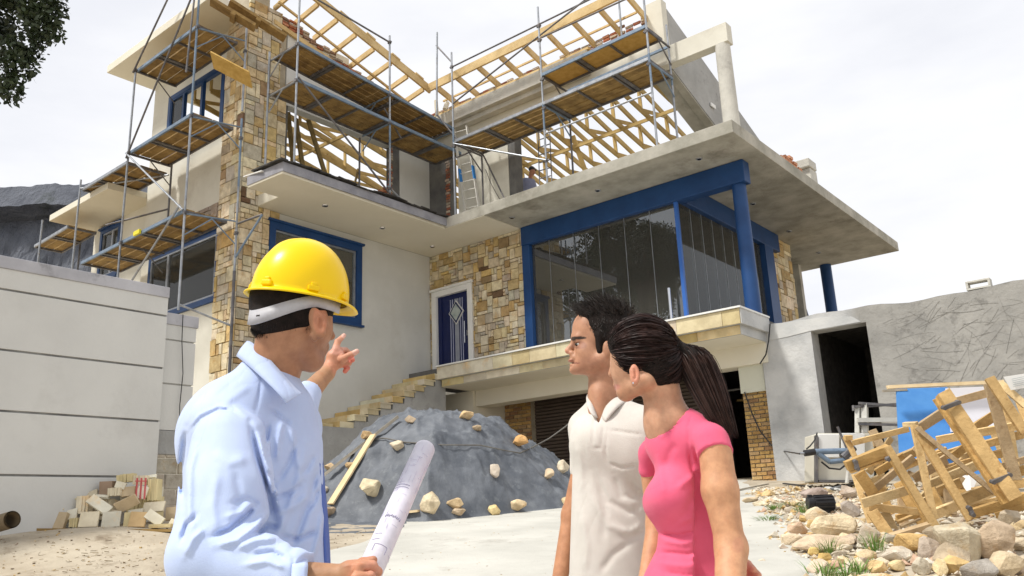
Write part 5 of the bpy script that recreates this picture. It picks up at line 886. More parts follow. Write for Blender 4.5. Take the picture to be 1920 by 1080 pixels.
# ================================================================ PEOPLE: implicit bodies polygonised with surface nets
aFW, aRT, aUP, aRH, aFH = [np.array(v[:]) for v in (FW, RT, UP, RH, FH)]
Z3 = np.array([0, 0, 1.])
def lc(x, y, h): p = pH(x, y, h); return np.array([p.dot(RH), h, p.z])           # (s, h, z) body coordinates
def pxm(h, z=.4): return (h*math.cos(TILT)+z*math.sin(TILT))/FOC                  # metres per photo pixel at that distance
def topix(S, H, Z):
    X = S*aRH[0]+H*aFH[0]; Y = S*aRH[1]+H*aFH[1]
    q = X*aFW[0]+Y*aFW[1]+Z*aFW[2]; return 960+FOC*(X*aRT[0]+Y*aRT[1]+Z*aRT[2])/q, 540-FOC*(X*aUP[0]+Y*aUP[1]+Z*aUP[2])/q
class Sdf:
    def __init__(s): s.ops = []; s.k = .012; s.cr = []
    def cone(s, a, b, r1, r2, k=None, sub=False, sc=(1, 1, 1)): s.ops.append(('c', np.array(a, float), np.array(b, float), r1, r2, s.k if k is None else k, sub, np.array(sc, float))); return s
    def ell(s, c, r, k=None, sub=False, ax=None): s.ops.append(('e', np.array(c, float), np.array(r, float), ax, 0, s.k if k is None else k, sub, None)); return s
    def crease(s, pts, w, amp, hmax=99): s.cr.append((pts, w, amp, hmax)); return s       # amp>0 groove, <0 ridge (metres); pts in photo pixels
    def eval(s, X, Y, Z, extra=None):
        D = np.full(X.shape, 9., np.float32)
        for (t, a, b, r1, r2, k, sub, sc) in s.ops:
            if t == 'c':
                A = (X-a[0])*sc[0]; B = (Y-a[1])*sc[1]; C = (Z-a[2])*sc[2]; ab = (b-a)*sc; L2 = max(1e-9, ab@ab)
                h = np.clip((A*ab[0]+B*ab[1]+C*ab[2])/L2, 0, 1); d = np.sqrt((A-ab[0]*h)**2+(B-ab[1]*h)**2+(C-ab[2]*h)**2)-(r1+(r2-r1)*h)
            else:
                A, B, C = X-a[0], Y-a[1], Z-a[2]
                if r1 is not None: M = np.array(r1, float); A, B, C = (A*M[0][0]+B*M[0][1]+C*M[0][2], A*M[1][0]+B*M[1][1]+C*M[1][2], A*M[2][0]+B*M[2][1]+C*M[2][2])
                q = np.sqrt((A/b[0])**2+(B/b[1])**2+(C/b[2])**2); d = (q-1)*min(b)
                d = q*(q-1)/np.maximum(1e-6, np.sqrt((A/b[0]**2)**2+(B/b[1]**2)**2+(C/b[2]**2)**2))
            if sub: h = np.maximum(k-np.abs(-d-D), 0)/k; D = np.maximum(D, -d)+h*h*k*.25
            else: h = np.maximum(k-np.abs(D-d), 0)/k; D = np.minimum(D, d)-h*h*k*.25
        if s.cr:
            near = D < .05; xs, ys, zs = X[near], Y[near], Z[near]; px, py = topix(xs, ys, zs); add = np.zeros(xs.shape)
            for pts, w, amp, hmax in s.cr:
                best = np.full(xs.shape, 1e9); tt = np.zeros(xs.shape); n = len(pts)-1
                for i, ((ax, ay), (bx, by)) in enumerate(zip(pts[:-1], pts[1:])):
                    l2 = (bx-ax)**2+(by-ay)**2; h = np.clip(((px-ax)*(bx-ax)+(py-ay)*(by-ay))/l2, 0, 1); d = np.hypot(px-ax-(bx-ax)*h, py-ay-(by-ay)*h); m_ = d < best; best = np.where(m_, d, best); tt = np.where(m_, (i+h)/n, tt)
                fade = np.clip(np.sin(np.clip(tt, .04, .96)*math.pi)*1.8, 0, 1); add += amp*fade*np.exp(-(best/w)**2)*(ys < hmax)
            D[near] += add
        if extra is not None: D = extra(D, X, Y, Z)
        return D
def nets(V, lo, st):
    ins = V < 0; nx, ny, nz = V.shape
    cnt = np.zeros((nx-1, ny-1, nz-1), np.int8); acc = np.zeros((nx-1, ny-1, nz-1, 3), np.float32)
    for ax in range(3):
        for u in (0, 1):
            for v in (0, 1):
                o = [0, 0, 0]; oth = [i for i in range(3) if i != ax]; o[oth[0]] = u; o[oth[1]] = v; e = list(o); e[ax] = 1
                sl = lambda q: tuple(slice(q[i], q[i]+V.shape[i]-1) for i in range(3))
                a, b = V[sl(o)], V[sl(e)]; m = (a < 0) != (b < 0); t = np.where(m, a/np.where(m, a-b, 1), 0)
                cnt += m
                for i in range(3): acc[..., i] += np.where(m, (t if i == ax else o[i]), 0)
    act = cnt > 0; idx = np.full(act.shape, -1, np.int64); idx[act] = np.arange(act.sum())
    ijk = np.argwhere(act); P = (ijk+acc[act]/cnt[act][:, None])*st+np.array(lo)
    F = []
    for ax in range(3):
        b, c = [i for i in range(3) if i != ax]
        sl0 = [slice(1, n-1) for n in V.shape]; sl0[ax] = slice(0, V.shape[ax]-1); sl1 = list(sl0); sl1[ax] = slice(1, V.shape[ax])
        a0, a1 = ins[tuple(sl0)], ins[tuple(sl1)]; e = np.argwhere(a0 != a1); fl = a0[a0 != a1]
        off = np.ones(3, int); off[ax] = 0; g = e+off
        def I(db, dc): q = g.copy(); q[:, b] += db; q[:, c] += dc; return idx[q[:, 0], q[:, 1], q[:, 2]]
        q = np.stack([I(-1, -1), I(0, -1), I(0, 0), I(-1, 0)], 1)
        flip = fl if ax != 1 else ~fl
        q[~flip] = q[~flip][:, ::-1]; F.append(q)
    return P, np.concatenate(F)
def npmesh(name, P, F, m, parent, cols=None, smooth=True, world=False):
    W = P if world else P[:, 0:1]*aRH+P[:, 1:2]*aFH+P[:, 2:3]*Z3
    W = W-np.array(parent['_w'])
    me = bpy.data.meshes.new(name); n = len(F); k = F.shape[1]
    me.vertices.add(len(W)); me.vertices.foreach_set('co', W.astype(np.float32).ravel()); me.loops.add(n*k); me.loops.foreach_set('vertex_index', F.astype(np.int32).ravel())
    me.polygons.add(n); me.polygons.foreach_set('loop_start', np.arange(0, n*k, k, dtype=np.int32)); me.polygons.foreach_set('loop_total', np.full(n, k, np.int32)); me.update(calc_edges=True); me.validate()
    c = np.ones((len(W), 4), np.float32)
    if cols is not None: c[:, :3] = cols
    at = me.color_attributes.new('col', 'FLOAT_COLOR', 'POINT'); at.data.foreach_set('color', c.ravel())
    me.materials.append(m); me.polygons.foreach_set('use_smooth', [smooth]*n)
    o = bpy.data.objects.new(name, me); COL.objects.link(o); o.parent = parent; o['_w'] = parent['_w']; return o
def poly(name, sdf, lo, hi, st, m, parent, colf=None, extra=None):
    lo, hi = np.minimum(lo, hi), np.maximum(lo, hi)
    ax = [np.arange(lo[i], hi[i]+st, st) for i in range(3)]; X, Y, Z = np.meshgrid(*ax, indexing='ij'); X, Y, Z = X.astype(np.float32), Y.astype(np.float32), Z.astype(np.float32)
    V = sdf.eval(X, Y, Z, extra); P, F = nets(V, lo, st)
    cols = colf(P[:, 0], P[:, 1], P[:, 2], *topix(P[:, 0], P[:, 1], P[:, 2])) if colf else None
    return npmesh(name, P, F, m, parent, cols)
def vlocal(o):
    me = o.data; co = np.empty(len(me.vertices)*3, np.float32); me.vertices.foreach_get('co', co); W = co.reshape(-1, 3)+np.array(o['_w']); return np.stack([W@aRH, W@aFH, W[:, 2]], 1)
def strands(name, paths, wd, m, parent, cols=None, taper=True, seed=0):
    r = np.random.RandomState(seed); n = len(paths[0]); A = np.array(paths)                     # (N, n, 3)
    T = np.gradient(A, axis=1); R_ = r.normal(size=(len(A), 1, 3)); S_ = np.cross(T, R_); S_ /= np.linalg.norm(S_, axis=2, keepdims=True)+1e-9
    wv = (np.linspace(1, .15, n) if taper else np.ones(n))[None, :, None]*wd/2
    P = np.stack([A-S_*wv, A+S_*wv], 2).reshape(-1, 3); F = []
    base = (np.arange(len(A))*n*2)[:, None]; k = np.arange(n-1)[None, :]*2; a = (base+k).ravel(); F = np.stack([a, a+1, a+3, a+2], 1)
    c = None
    if cols is not None: c = np.repeat(np.array(cols), n*2, axis=0)
    return npmesh(name, P, F, m, parent, c)
skin = mat('skin', (.84, .78, .75), (1.08, 1.05, 1.03), 34, 9, .5, .3, 420, attr=True, spec=.38, sss=.08, c3=(1.0, .84, .78), s3=26, bdist=.003)
shirt_b = mat('pale_blue_cotton', (.44, .53, .76), (.49, .58, .81), 5, 5, .8, .12, 260, sheen=.1, fold=((1.6, 1.6, .5), 4.5, .35, .018))
shirt_c = mat('cream_pique', (.60, .565, .51), (.68, .645, .59), 6, 5, .88, .3, 420, sheen=.1, fold=((1.2, 1.2, .6), 5, .35, .014))
shirt_p = mat('pink_jersey', (.70, .095, .185), (.78, .13, .23), 6, 5, .85, .15, 340, sheen=.1, fold=((.6, .6, 1.7), 5, .35, .012))
def bb(x0, y0, x1, y1, h0, h1):
    c = np.array([lc(x, y, h) for x in (x0, x1) for y in (y0, y1) for h in (h0, h1)]); return c.min(0), c.max(0)
hat_m = mat('yellow_hard_hat', (.84, .56, .0), (.88, .60, .0), 2, 3, .3, .01, 60, spec=.28)
hair_d = mat('dark_hair', (.008, .006, .005), (.018, .012, .010), 40, 4, .6, .4, 300, spec=.12)
hair_s = mat('hair_strand', (.6, .6, .6), (1.4, 1.4, 1.4), 30, 3, .5, attr=True, spec=.22)
eye_w = mat('eye_white', (.6, .58, .55), rough=.2); lidm = mat('dark_iris', (.03, .018, .01), rough=.15)
trs = mat('dark_trousers', (.03, .035, .05), (.05, .055, .075), 6, 5, .9, .2, 300); jean = mat('blue_jeans', (.05, .08, .15), (.08, .12, .2), 6, 5, .9, .2, 300)
shoe = mat('brown_shoe', (.05, .03, .02), rough=.5)
SK1, SK2, SK3 = np.array([.50, .255, .145]), np.array([.53, .285, .17]), np.array([.60, .35, .215])
def skincol(base, spots=()):
    def f(S, H, Z, px, py):
        c = np.tile(base, (len(S), 1))
        for (x, y, rx, ry, col, sf) in spots:
            d = ((px-x)/rx)**2+((py-y)/ry)**2; w_ = np.clip((1.0+sf-d)/sf, 0, 1)[:, None]; c = c*(1-w_)+np.array(col)*w_
        return c
    return f
# ---------------------------------------------------------------- foreman with the hard hat
H0 = 2.27; q = pxm(H0)
p1 = thing('person', tuple(SD(-.72, H0, -.95)), 'man in a light blue shirt and yellow hard hat pointing at the house', 'person')
k0 = .03
body = Sdf(); body.k = .035
L_ = lambda x, y, h=H0: lc(x, y, h)
body.cone(L_(478, 850, 2.33), L_(488, 1180, 2.33), 124*q, 124*q, sc=(1, 1.15, 1))
body.ell(L_(452, 800, 2.32), (98*q, .15, 82*q)); body.ell(L_(520, 840, 2.36), (74*q, .14, 95*q))
body.cone(L_(498, 702, 2.30), L_(428, 800, 2.22), 42*q, 62*q, k=.06); body.cone(L_(505, 712, 2.32), L_(545, 800, 2.46), 46*q, 58*q, k=.06); body.cone(L_(512, 735, 2.27), L_(548, 762, 2.30), 40*q, 36*q, k=.05); body.cone(L_(430, 770, 2.30), L_(400, 820, 2.3), 60*q, 62*q)
body.cone(L_(432, 838, 2.14), L_(424, 930, 2.08), 66*q, 72*q, k=.02); body.cone(L_(424, 930, 2.08), L_(398, 1040, 2.0), 72*q, 66*q, k=.02); body.cone(L_(396, 1045, 2.0), L_(545, 1080, 1.93), 66*q, 42*q, k=.02)
body.cone(L_(545, 800, 2.46), L_(566, 752, 2.60), 52*q, 36*q, k=.03); body.cone(L_(566, 755, 2.60), L_(580, 734, 2.65), 34*q, 29*q, k=.01); body.cone(L_(412, 800, 2.34), L_(425, 1130, 2.36), 66*q, 92*q, k=.05)
for pts, w_, a in [(((468, 790), (485, 860), (505, 930), (520, 985)), 6, .014), (((480, 800), (502, 870), (524, 950), (532, 1000)), 10, -.010), (((350, 800), (340, 880), (345, 950)), 7, .010), (((372, 820), (356, 880), (354, 950), (362, 1010)), 9, -.007),
                 (((392, 1008), (430, 994), (462, 966), (478, 950)), 6, .014), (((402, 1024), (445, 1012), (480, 985), (500, 965)), 8, -.012), (((478, 1005), (500, 985), (524, 988)), 6, .011), (((440, 1030), (480, 1012), (520, 1008)), 8, -.009), (((420, 970), (455, 960), (475, 940)), 7, -.006), (((430, 945), (465, 935), (490, 950)), 6, .006),
                 (((575, 830), (560, 900), (535, 970), (515, 1010)), 8, -.009), (((598, 870), (583, 930), (562, 990), (545, 1035)), 7, .011), (((560, 820), (542, 870), (520, 905)), 6, .009), (((530, 785), (522, 830), (520, 870)), 7, -.008), (((543, 795), (556, 845), (560, 885)), 6, -.007), (((505, 935), (540, 928), (570, 905)), 6, .010), (((515, 962), (552, 950), (582, 925)), 8, -.009),
                 (((520, 1000), (556, 1012), (596, 995)), 6, .010), (((585, 1050), (598, 1005), (606, 955)), 6, -.007), (((350, 815), (376, 784), (410, 768), (440, 772), (465, 786)), 4, .003), (((350, 808), (376, 777), (410, 760), (442, 764), (467, 778)), 4, -.0022), (((492, 700), (486, 740), (478, 775)), 3.5, .0028), (((549, 1042), (551, 1080)), 3, .004),
                 (((395, 845), (430, 868), (466, 858)), 12, -.004), (((408, 880), (398, 950), (406, 1000)), 11, -.005), (((440, 880), (450, 930), (442, 975)), 9, .004), (((505, 790), (498, 830), (505, 870)), 5, .008), (((470, 722), (440, 742), (405, 772)), 9, -.003), (((455, 700), (430, 722), (400, 750)), 7, .002), (((505, 765), (525, 780), (550, 800)), 5, .006),
                 (((338, 1020), (350, 985), (368, 965)), 6, .010), (((345, 1045), (362, 1010), (385, 990)), 7, -.007), (((560, 890), (575, 880), (592, 850)), 6, .007), (((500, 880), (515, 905), (512, 935)), 5, .007), (((575, 960), (590, 940), (598, 915)), 5, .007), (((470, 1040), (510, 1035), (540, 1050)), 6, .008), (((455, 1060), (500, 1052), (538, 1066)), 6, -.006)]: body.crease(pts, w_*.85, a*1.35, 2.36)
def openend(D, X, Y, Z):      # sleeve and neck openings
    c = L_(588, 716, 2.72); n = L_(588, 716, 2.72)-L_(566, 752, 2.60); n /= np.linalg.norm(n)
    d2 = (X-L_(578, 738, 2.645)[0])*n[0]+(Y-2.645)*n[1]+(Z-L_(578, 738, 2.645)[2])*n[2]
    near = (X > L_(552, 740, 2.6)[0]) & (Y > 2.5); D = np.where(near, np.maximum(D, d2), D)
    e = L_(574, 1076, 1.93); n = (L_(574, 1078, 1.93)-L_(520, 1070, 1.95)); n /= np.linalg.norm(n); d3 = (X-e[0])*n[0]+(Y-e[1])*n[1]+(Z-e[2])*n[2]
    near = (Y < 2.03) & (X > L_(530, 1060, 2)[0]); return np.where(near, np.maximum(D, d3), D)
poly('shirt', body, *bb(290, 1215, 650, 640, 1.82, 2.8), .0041, shirt_b, p1, extra=openend)
# skin: neck, head, ear
sk = Sdf(); sk.k = .02; E_ = lambda x, y, h=H0: lc(x, y, h)
sk.cone(E_(505, 735, 2.31), E_(533, 632, 2.27), 46*q, 51*q); sk.ell(E_(550, 568, H0), (76*q, .1, 86*q), k=.03); sk.ell(E_(572, 618, 2.29), (46*q, .068, 62*q), k=.03)
sk.cone(E_(566, 650, 2.235), E_(584, 678, 2.27), 18*q, 15*q, k=.035); sk.cone(E_(600, 650, 2.36), E_(586, 680, 2.28), 18*q, 15*q, k=.02); sk.ell(E_(601, 618, 2.27), (20*q, .05, 26*q)); sk.ell(E_(586, 676, 2.29), (18*q, .03, 16*q))
sk.cone(E_(612, 608, 2.37), E_(620, 630, 2.39), 6*q, 9*q, k=.012)
sk.ell(E_(595, 606, 2.178), (14*q, .013, 31*q), k=.006, ax=((.96, 0, .28), (0, 1, 0), (-.28, 0, .96))); sk.ell(E_(600, 603, 2.163), (8.5*q, .013, 20*q), k=.004, sub=True, ax=((.96, 0, .28), (0, 1, 0), (-.28, 0, .96))); sk.cone(E_(596, 596, 2.170), E_(595, 614, 2.172), 2.4*q, 2.4*q, k=.003); sk.cone(E_(586, 628, 2.182), E_(590, 636, 2.182), 6*q, 5*q, k=.006); sk.ell(E_(608, 610, 2.18), (4*q, .008, 7*q), k=.004)
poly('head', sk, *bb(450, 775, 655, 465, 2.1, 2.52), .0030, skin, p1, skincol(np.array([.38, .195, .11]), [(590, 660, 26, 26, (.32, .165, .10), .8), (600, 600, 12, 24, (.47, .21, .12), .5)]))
hr = Sdf(); hr.k = .02; hr.ell(E_(548, 566, H0), (81*q, .107, 90*q)); hr.ell(E_(522, 605, 2.25), (50*q, .085, 36*q), k=.02)
def hcut(D, X, Y, Z):
    px, py = topix(X, Y, Z); lim = np.interp(px, [470, 490, 520, 545, 565, 578, 588, 592, 612, 615, 630], [628, 638, 645, 644, 636, 622, 604, 582, 582, 604, 600]); return np.maximum(D, (py-lim)*q*.7)
ho = poly('hair', hr, *bb(450, 660, 650, 520, 2.12, 2.46), .0040, hair_d, p1, extra=hcut)
r_ = np.random.RandomState(2); V = vlocal(ho); vx, vy = topix(V[:, 0], V[:, 1], V[:, 2]); lm = np.interp(vx, [470, 490, 520, 545, 565, 578, 588, 592], [628, 638, 645, 644, 636, 622, 604, 582]); pr = (vy > 604)*(.4+9*(vy > lm-14)); V = V[r_.choice(len(V), 5200, p=pr/pr.sum())]; o_ = V-E_(545, 575, H0); o_ /= np.linalg.norm(o_, axis=1)[:, None]; d_ = o_*.35+np.array([.15, 0, -1.])+r_.normal(size=V.shape)*.16; d_ /= np.linalg.norm(d_, axis=1)[:, None]
ln = r_.uniform(.006, .013, (len(V), 1)); pa = np.stack([V-d_*.002, V+d_*ln*.5+o_*.001, V+d_*ln], 1); g_ = r_.uniform(.006, .028, (len(V), 1)); strands('hair_strands', pa, .0012, hair_s, p1, g_*np.array([1.1, .9, .8]))
# hard hat
fwd = np.array([.80, .60, -.09]); fwd /= np.linalg.norm(fwd); upv = np.array([.13, -.05, 1.]); upv -= fwd*(upv@fwd); upv /= np.linalg.norm(upv); lat = np.cross(upv, fwd)
hc = L_(563, 556, 2.275); HA, HB, HC = .136, .118, .160
th = np.linspace(0, 2*np.pi, 97)[:-1]; ph = np.linspace(0, np.pi/2, 34); P = []; rings = []
def hp(t, f):
    ca = np.sign(np.cos(f))*abs(np.cos(f))**.92; x = HA*ca*np.cos(t); y = HB*ca*np.sin(t); z = HC*np.sin(f)**.98
    rg = sum(a*np.exp(-((y-c)/.0065)**2) for c, a in ((0, .0045), (-.024, .0038), (.024, .0038)))*np.clip((z-.075)/.04, 0, 1)*np.clip((abs(x)*-1+.115)/.03, 0, 1); return x, y, z+rg
rows = []
for f in ph[::-1]: rows.append([hp(t, f) for t in th])
def brimr(t, e): # offset outline
    pk = np.clip(np.cos(t), 0, 1)**6; return e+(.020*pk if e > .004 else 0)
for e, z in ((.003, -.004), (.008, -.007), (.015, -.011), (.0165, -.0145), (.013, -.0165), (.004, -.012), (-.003, -.006)):
    rows.append([((HA+brimr(t, e))*np.cos(t), (HB+e)*np.sin(t), z-(.005*np.clip(np.cos(t), 0, 1)**6 if e > .01 else 0)) for t in th])
A = np.array(rows).reshape(-1, 3); P = hc+A[:, 0:1]*fwd+A[:, 1:2]*lat+A[:, 2:3]*upv; n = len(th); m_ = len(rows); F = []
for i in range(m_-1):
    for j in range(n): F.append((i*n+j, i*n+(j+1) % n, (i+1)*n+(j+1) % n, (i+1)*n+j))
hat = thing('hard_hat', tuple(SD(hc[0], hc[1], hc[2])), 'glossy yellow hard hat with grey headband worn by the pointing man', 'hard hat')
npmesh('shell', P, np.array(F), hat_m, hat)
def hloc(x, y, z): v = hc+fwd*x+lat*y+upv*z; return SD(v[0], v[1], v[2])
for ang in (-150, -95, -48, 40, 95, 150):
    t = math.radians(ang); m = MB(); c = hloc((HA+.001)*math.cos(t), (HB+.001)*math.sin(t), .006); o_ = hloc((HA+.06)*math.cos(t), (HB+.06)*math.sin(t), .012)-c; o_.normalize(); u_ = hloc(0, 0, 1)-hloc(0, 0, 0); sd_ = o_.cross(u_)
    m.obox(c, sd_*.016, o_*.006, u_*.007); m.obox(c+u_*.010, sd_*.008, o_*.0045, u_*.006); m.build('lug', hat_m, hat, bevel=.003)
# headband below the shell at the back
bp_ = []; tt = np.linspace(math.radians(48), math.radians(318), 60)
for t in tt:
    bk = np.clip(-np.cos(t-math.radians(8)), 0, 1); z = -.020-.064*bk**1.5; r1, r2 = HA-.012-.004*(1-bk), HB-.004-.014*(1-bk)
    for dz in (.012+.006*bk, -.018-.004*bk):
        for e in (0, .004): bp_.append((r1*math.cos(t)+e*math.cos(t), (r2+e)*math.sin(t), z+dz))
A = np.array(bp_); P = hc+A[:, 0:1]*fwd+A[:, 1:2]*lat+A[:, 2:3]*upv; F = []
for i in range(len(tt)-1):
    a = i*4; b = a+4
    for u, v in ((0, 1), (1, 3), (3, 2), (2, 0)): F.append((a+u, a+v, b+v, b+u))
npmesh('headband', P, np.array(F), mat('grey_plastic_band', (.38, .38, .41), (.45, .45, .48), 30, 3, .5, .1), hat)
# collar, placket
def ribbon(name, top, bot, m, parent, th=.004, sub=3):
    T = [np.array(lc(*p)) for p in top]; B_ = [np.array(lc(*p)) for p in bot]; n = len(T)
    def rs(A):
        A = np.array(A); x = np.arange(len(A)); xi = np.linspace(0, len(A)-1, (len(A)-1)*6+1); out = []
        for c in range(3):
            co = np.polyfit(x, A[:, c], min(3, len(A)-1)); out.append(np.polyval(co, xi) if len(A) > 3 else np.interp(xi, x, A[:, c]))
        return np.stack(out, 1)
    T, B_ = rs(T), rs(B_); n = len(T); rows = [T+(B_-T)*k/4+np.array([0, -.006*math.sin(math.pi*k/4), 0]) for k in range(5)]
    P = np.concatenate(rows); F = [(i*n+j, i*n+j+1, (i+1)*n+j+1, (i+1)*n+j) for i in range(4) for j in range(n-1)]
    o = npmesh(name, P, np.array(F), m, parent); s = o.modifiers.new('t', 'SOLIDIFY'); s.thickness = th; s.offset = 0; return o
ribbon('collar', [(462, 642, 2.33), (480, 648, 2.26), (510, 680, 2.215), (545, 718, 2.20), (566, 738, 2.21)], [(444, 668, 2.31), (464, 684, 2.22), (495, 712, 2.165), (522, 738, 2.15), (536, 756, 2.155)], shirt_b, p1)
ribbon('collar', [(462, 642, 2.33), (500, 648, 2.40), (560, 700, 2.42)], [(452, 660, 2.34), (500, 680, 2.42), (570, 740, 2.45)], shirt_b, p1)
ribbon('placket', [(596, 845, 2.32), (600, 900, 2.32), (605, 960, 2.31), (608, 1010, 2.31), (611, 1100, 2.31)], [(603, 845, 2.36), (607, 900, 2.36), (612, 960, 2.35), (616, 1010, 2.35), (619, 1100, 2.35)], mat('navy_edge', (.10, .16, .45), rough=.8), p1, .006)
ribbon('cuff', [(547, 1037, 1.96), (548, 1060, 1.88), (546, 1090, 1.86)], [(576, 1040, 1.965), (577, 1062, 1.885), (574, 1092, 1.87)], shirt_b, p1, .005)
# hands
def finger(sd, pts, r0, r1, k=.005):
    for i in range(len(pts)-1): a = r0+(r1-r0)*i/(len(pts)-1); b = r0+(r1-r0)*(i+1)/(len(pts)-1); sd.cone(lc(*pts[i]), lc(*pts[i+1]), a, b, k=k)
ha = Sdf(); ha.k = .014; hq = pxm(2.78)
ha.cone(lc(560, 758, 2.62), lc(612, 700, 2.76), 22*hq, 15*hq); ha.cone(lc(612, 700, 2.76), lc(622, 684, 2.78), 13.5*hq, 14*hq); ha.ell(lc(632, 672, 2.79), (15*hq, .02, 19*hq), ax=None); ha.cone(lc(624, 668, 2.78), lc(646, 680, 2.80), 12*hq, 9.5*hq)
finger(ha, [(629, 657, 2.78), (633, 641, 2.80), (645, 629, 2.84)], 7.6*hq, 4.4*hq); finger(ha, [(642, 674, 2.77), (654, 668, 2.76), (669, 659, 2.76)], 8.4*hq, 5.0*hq)
finger(ha, [(638, 657, 2.80), (648, 657, 2.84), (656, 664, 2.83), (661, 675, 2.80)], 6.6*hq, 4.8*hq, .003); finger(ha, [(644, 668, 2.82), (656, 676, 2.83), (655, 682, 2.80)], 6*hq, 4.6*hq, .003); finger(ha, [(645, 680, 2.81), (651, 690, 2.82), (647, 696, 2.80)], 6*hq, 4.6*hq, .003)
ha.crease(((622, 665), (628, 655)), 2, -.001).crease(((632, 668), (642, 660)), 1.5, .0012).crease(((619, 690), (636, 690)), 2, .0012)
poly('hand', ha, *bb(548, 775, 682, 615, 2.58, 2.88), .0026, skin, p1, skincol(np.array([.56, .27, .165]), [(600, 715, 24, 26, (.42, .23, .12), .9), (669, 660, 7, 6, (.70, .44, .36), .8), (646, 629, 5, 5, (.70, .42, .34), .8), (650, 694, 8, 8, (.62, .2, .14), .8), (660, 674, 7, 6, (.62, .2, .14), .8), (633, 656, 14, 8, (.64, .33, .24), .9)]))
hb_ = Sdf(); hb_.k = .014; g = pxm(1.94, 0)
hb_.cone(lc(548, 1085, 1.94), lc(640, 1082, 1.93), 32*g, 23*g); hb_.ell(lc(668, 1080, 1.93), (34*g, .03, 25*g)); hb_.cone(lc(655, 1066, 1.92), lc(690, 1062, 1.93), 14*g, 12*g)
finger(hb_, [(672, 1066, 1.9), (698, 1061, 1.925), (708, 1072, 1.96), (700, 1084, 1.98)], 10*g, 8*g); finger(hb_, [(668, 1082, 1.89), (694, 1080, 1.90), (704, 1092, 1.94)], 10*g, 8*g, .003); finger(hb_, [(664, 1098, 1.89), (690, 1098, 1.9), (698, 1108, 1.94)], 10*g, 8*g, .003); finger(hb_, [(660, 1112, 1.9), (682, 1114, 1.91)], 9*g, 7*g, .003); finger(hb_, [(655, 1066, 1.97), (680, 1055, 2.02), (700, 1050, 2.02)], 11*g, 8*g)
hb_.crease(((640, 1062), (665, 1058), (690, 1056)), 2, -.0015).crease(((680, 1070), (700, 1074)), 1.6, .002)
poly('hand', hb_, *bb(535, 1135, 722, 1030, 1.86, 2.06), .0028, skin, p1, skincol(np.array([.54, .26, .155]), [(590, 1065, 50, 30, (.40, .22, .12), .9), (700, 1066, 14, 12, (.62, .30, .2), .9)]))
# legs below the frame
lg = Sdf(); lg.k = .05
hipz = -.22
for ds, dh in ((-.02, -.10), (.05, .10)):
    a = np.array([-.71+ds, 2.31+dh, hipz]); lg.cone(a, a+[.03, 0, -.38], .09, .07); lg.cone(a+[.03, 0, -.38], a+[0, 0, -.78], .07, .055)
lg.ell((-.70, 2.31, hipz+.03), (.13, .12, .12)); poly('trousers', lg, (-.95, 1.95, -1.15), (-.45, 2.65, .0), .011, trs, p1)
for ds, dh in ((-.02, -.10), (.05, .10)):
    s_ = Sdf(); s_.k = .03; a = np.array([-.71+ds, 2.31+dh, 0]); gz = Gz(a[0], a[1]); a[2] = gz+.05; s_.cone(a, a+[.17, .06, -.01], .05, .042); s_.cone(a, a+[0, 0, .07], .05, .05); poly('shoe', s_, a-[.1, .1, .06], a+[.26, .16, .14], .009, shoe, p1)
# rolled drawing
bl = thing('blueprint_roll', tuple(pH(690, 1075, 1.95)), 'rolled up paper plan held in the right hand of the man in the hard hat', 'paper roll')
a, b = pH(676, 1110, 1.98), pH(796, 842, 2.52); ax = (b-a).normalized(); xx = ax.cross(Vector((0, 0, 1))).normalized(); yy = ax.cross(xx); R0 = .0305
m = MB(); nseg = 60; turns = 3.2; pts = []
for i in range(int(nseg*turns)+1):
    t = 2*math.pi*i/nseg; r_ = R0-.0009*(turns*nseg-i)/nseg*1.6; pts.append((xx*math.cos(t)+yy*math.sin(t))*r_)
vs = [a+p for p in pts]+[b+p for p in pts]; n = len(pts); m.add(vs, [(i, i+1, n+i+1, n+i) for i in range(n-1)])
paper = mat('white_tracing_paper', (.66, .64, .72), (.74, .72, .79), 14, 6, .6, .08, 30, stretch=(1, 1, 1)); po = m.build('paper', paper, bl, smooth=True); sm_ = po.modifiers.new('t', 'SOLIDIFY'); sm_.thickness = .0006
ink = mat('drawing_ink', (.50, .47, .60), rough=.8); inkd = mat('dark_drawing_ink', (.28, .26, .38), rough=.8)
L0 = (b-a).length; m = MB(); md = MB(); r = random.Random(3)
def surf(u, t): return a+ax*(u*L0)+(xx*math.cos(t)+yy*math.sin(t))*(R0+.0007)
cam_side = math.atan2((-FW).dot(yy), (-FW).dot(xx))
for k in range(46):
    u = r.uniform(.16, .93); t = cam_side+r.uniform(-1.2, 1.2)
    if r.random() < .55:
        t1 = t+r.uniform(.15, .8); m.path([surf(u, t+(t1-t)*i/6) for i in range(7)], .00035, 4)
    else: m.tube(surf(u, t), surf(min(.95, u+r.uniform(.02, .12)), t), .00035, 4)
for u, t0, t1 in ((.21, -.5, .55), (.24, -.9, -.3), (.275, -.9, -.3), (.60, -1.1, .2), (.62, -1.1, .2)): md.path([surf(u, cam_side+t0+(t1-t0)*i/8) for i in range(9)], .0006, 4)
md.tube(surf(.17, cam_side-.5), surf(.21, cam_side-.5), .0006, 4); md.tube(surf(.17, cam_side+.55), surf(.21, cam_side+.55), .0006, 4)
for k in range(9): u = .385+.004*(k % 2); t = cam_side-.7+k*.16; md.tube(surf(u, t), surf(u+.012, t+.05), .0012, 4)
m.build('drawn_lines', ink, bl); md.build('drawn_lines', inkd, bl)
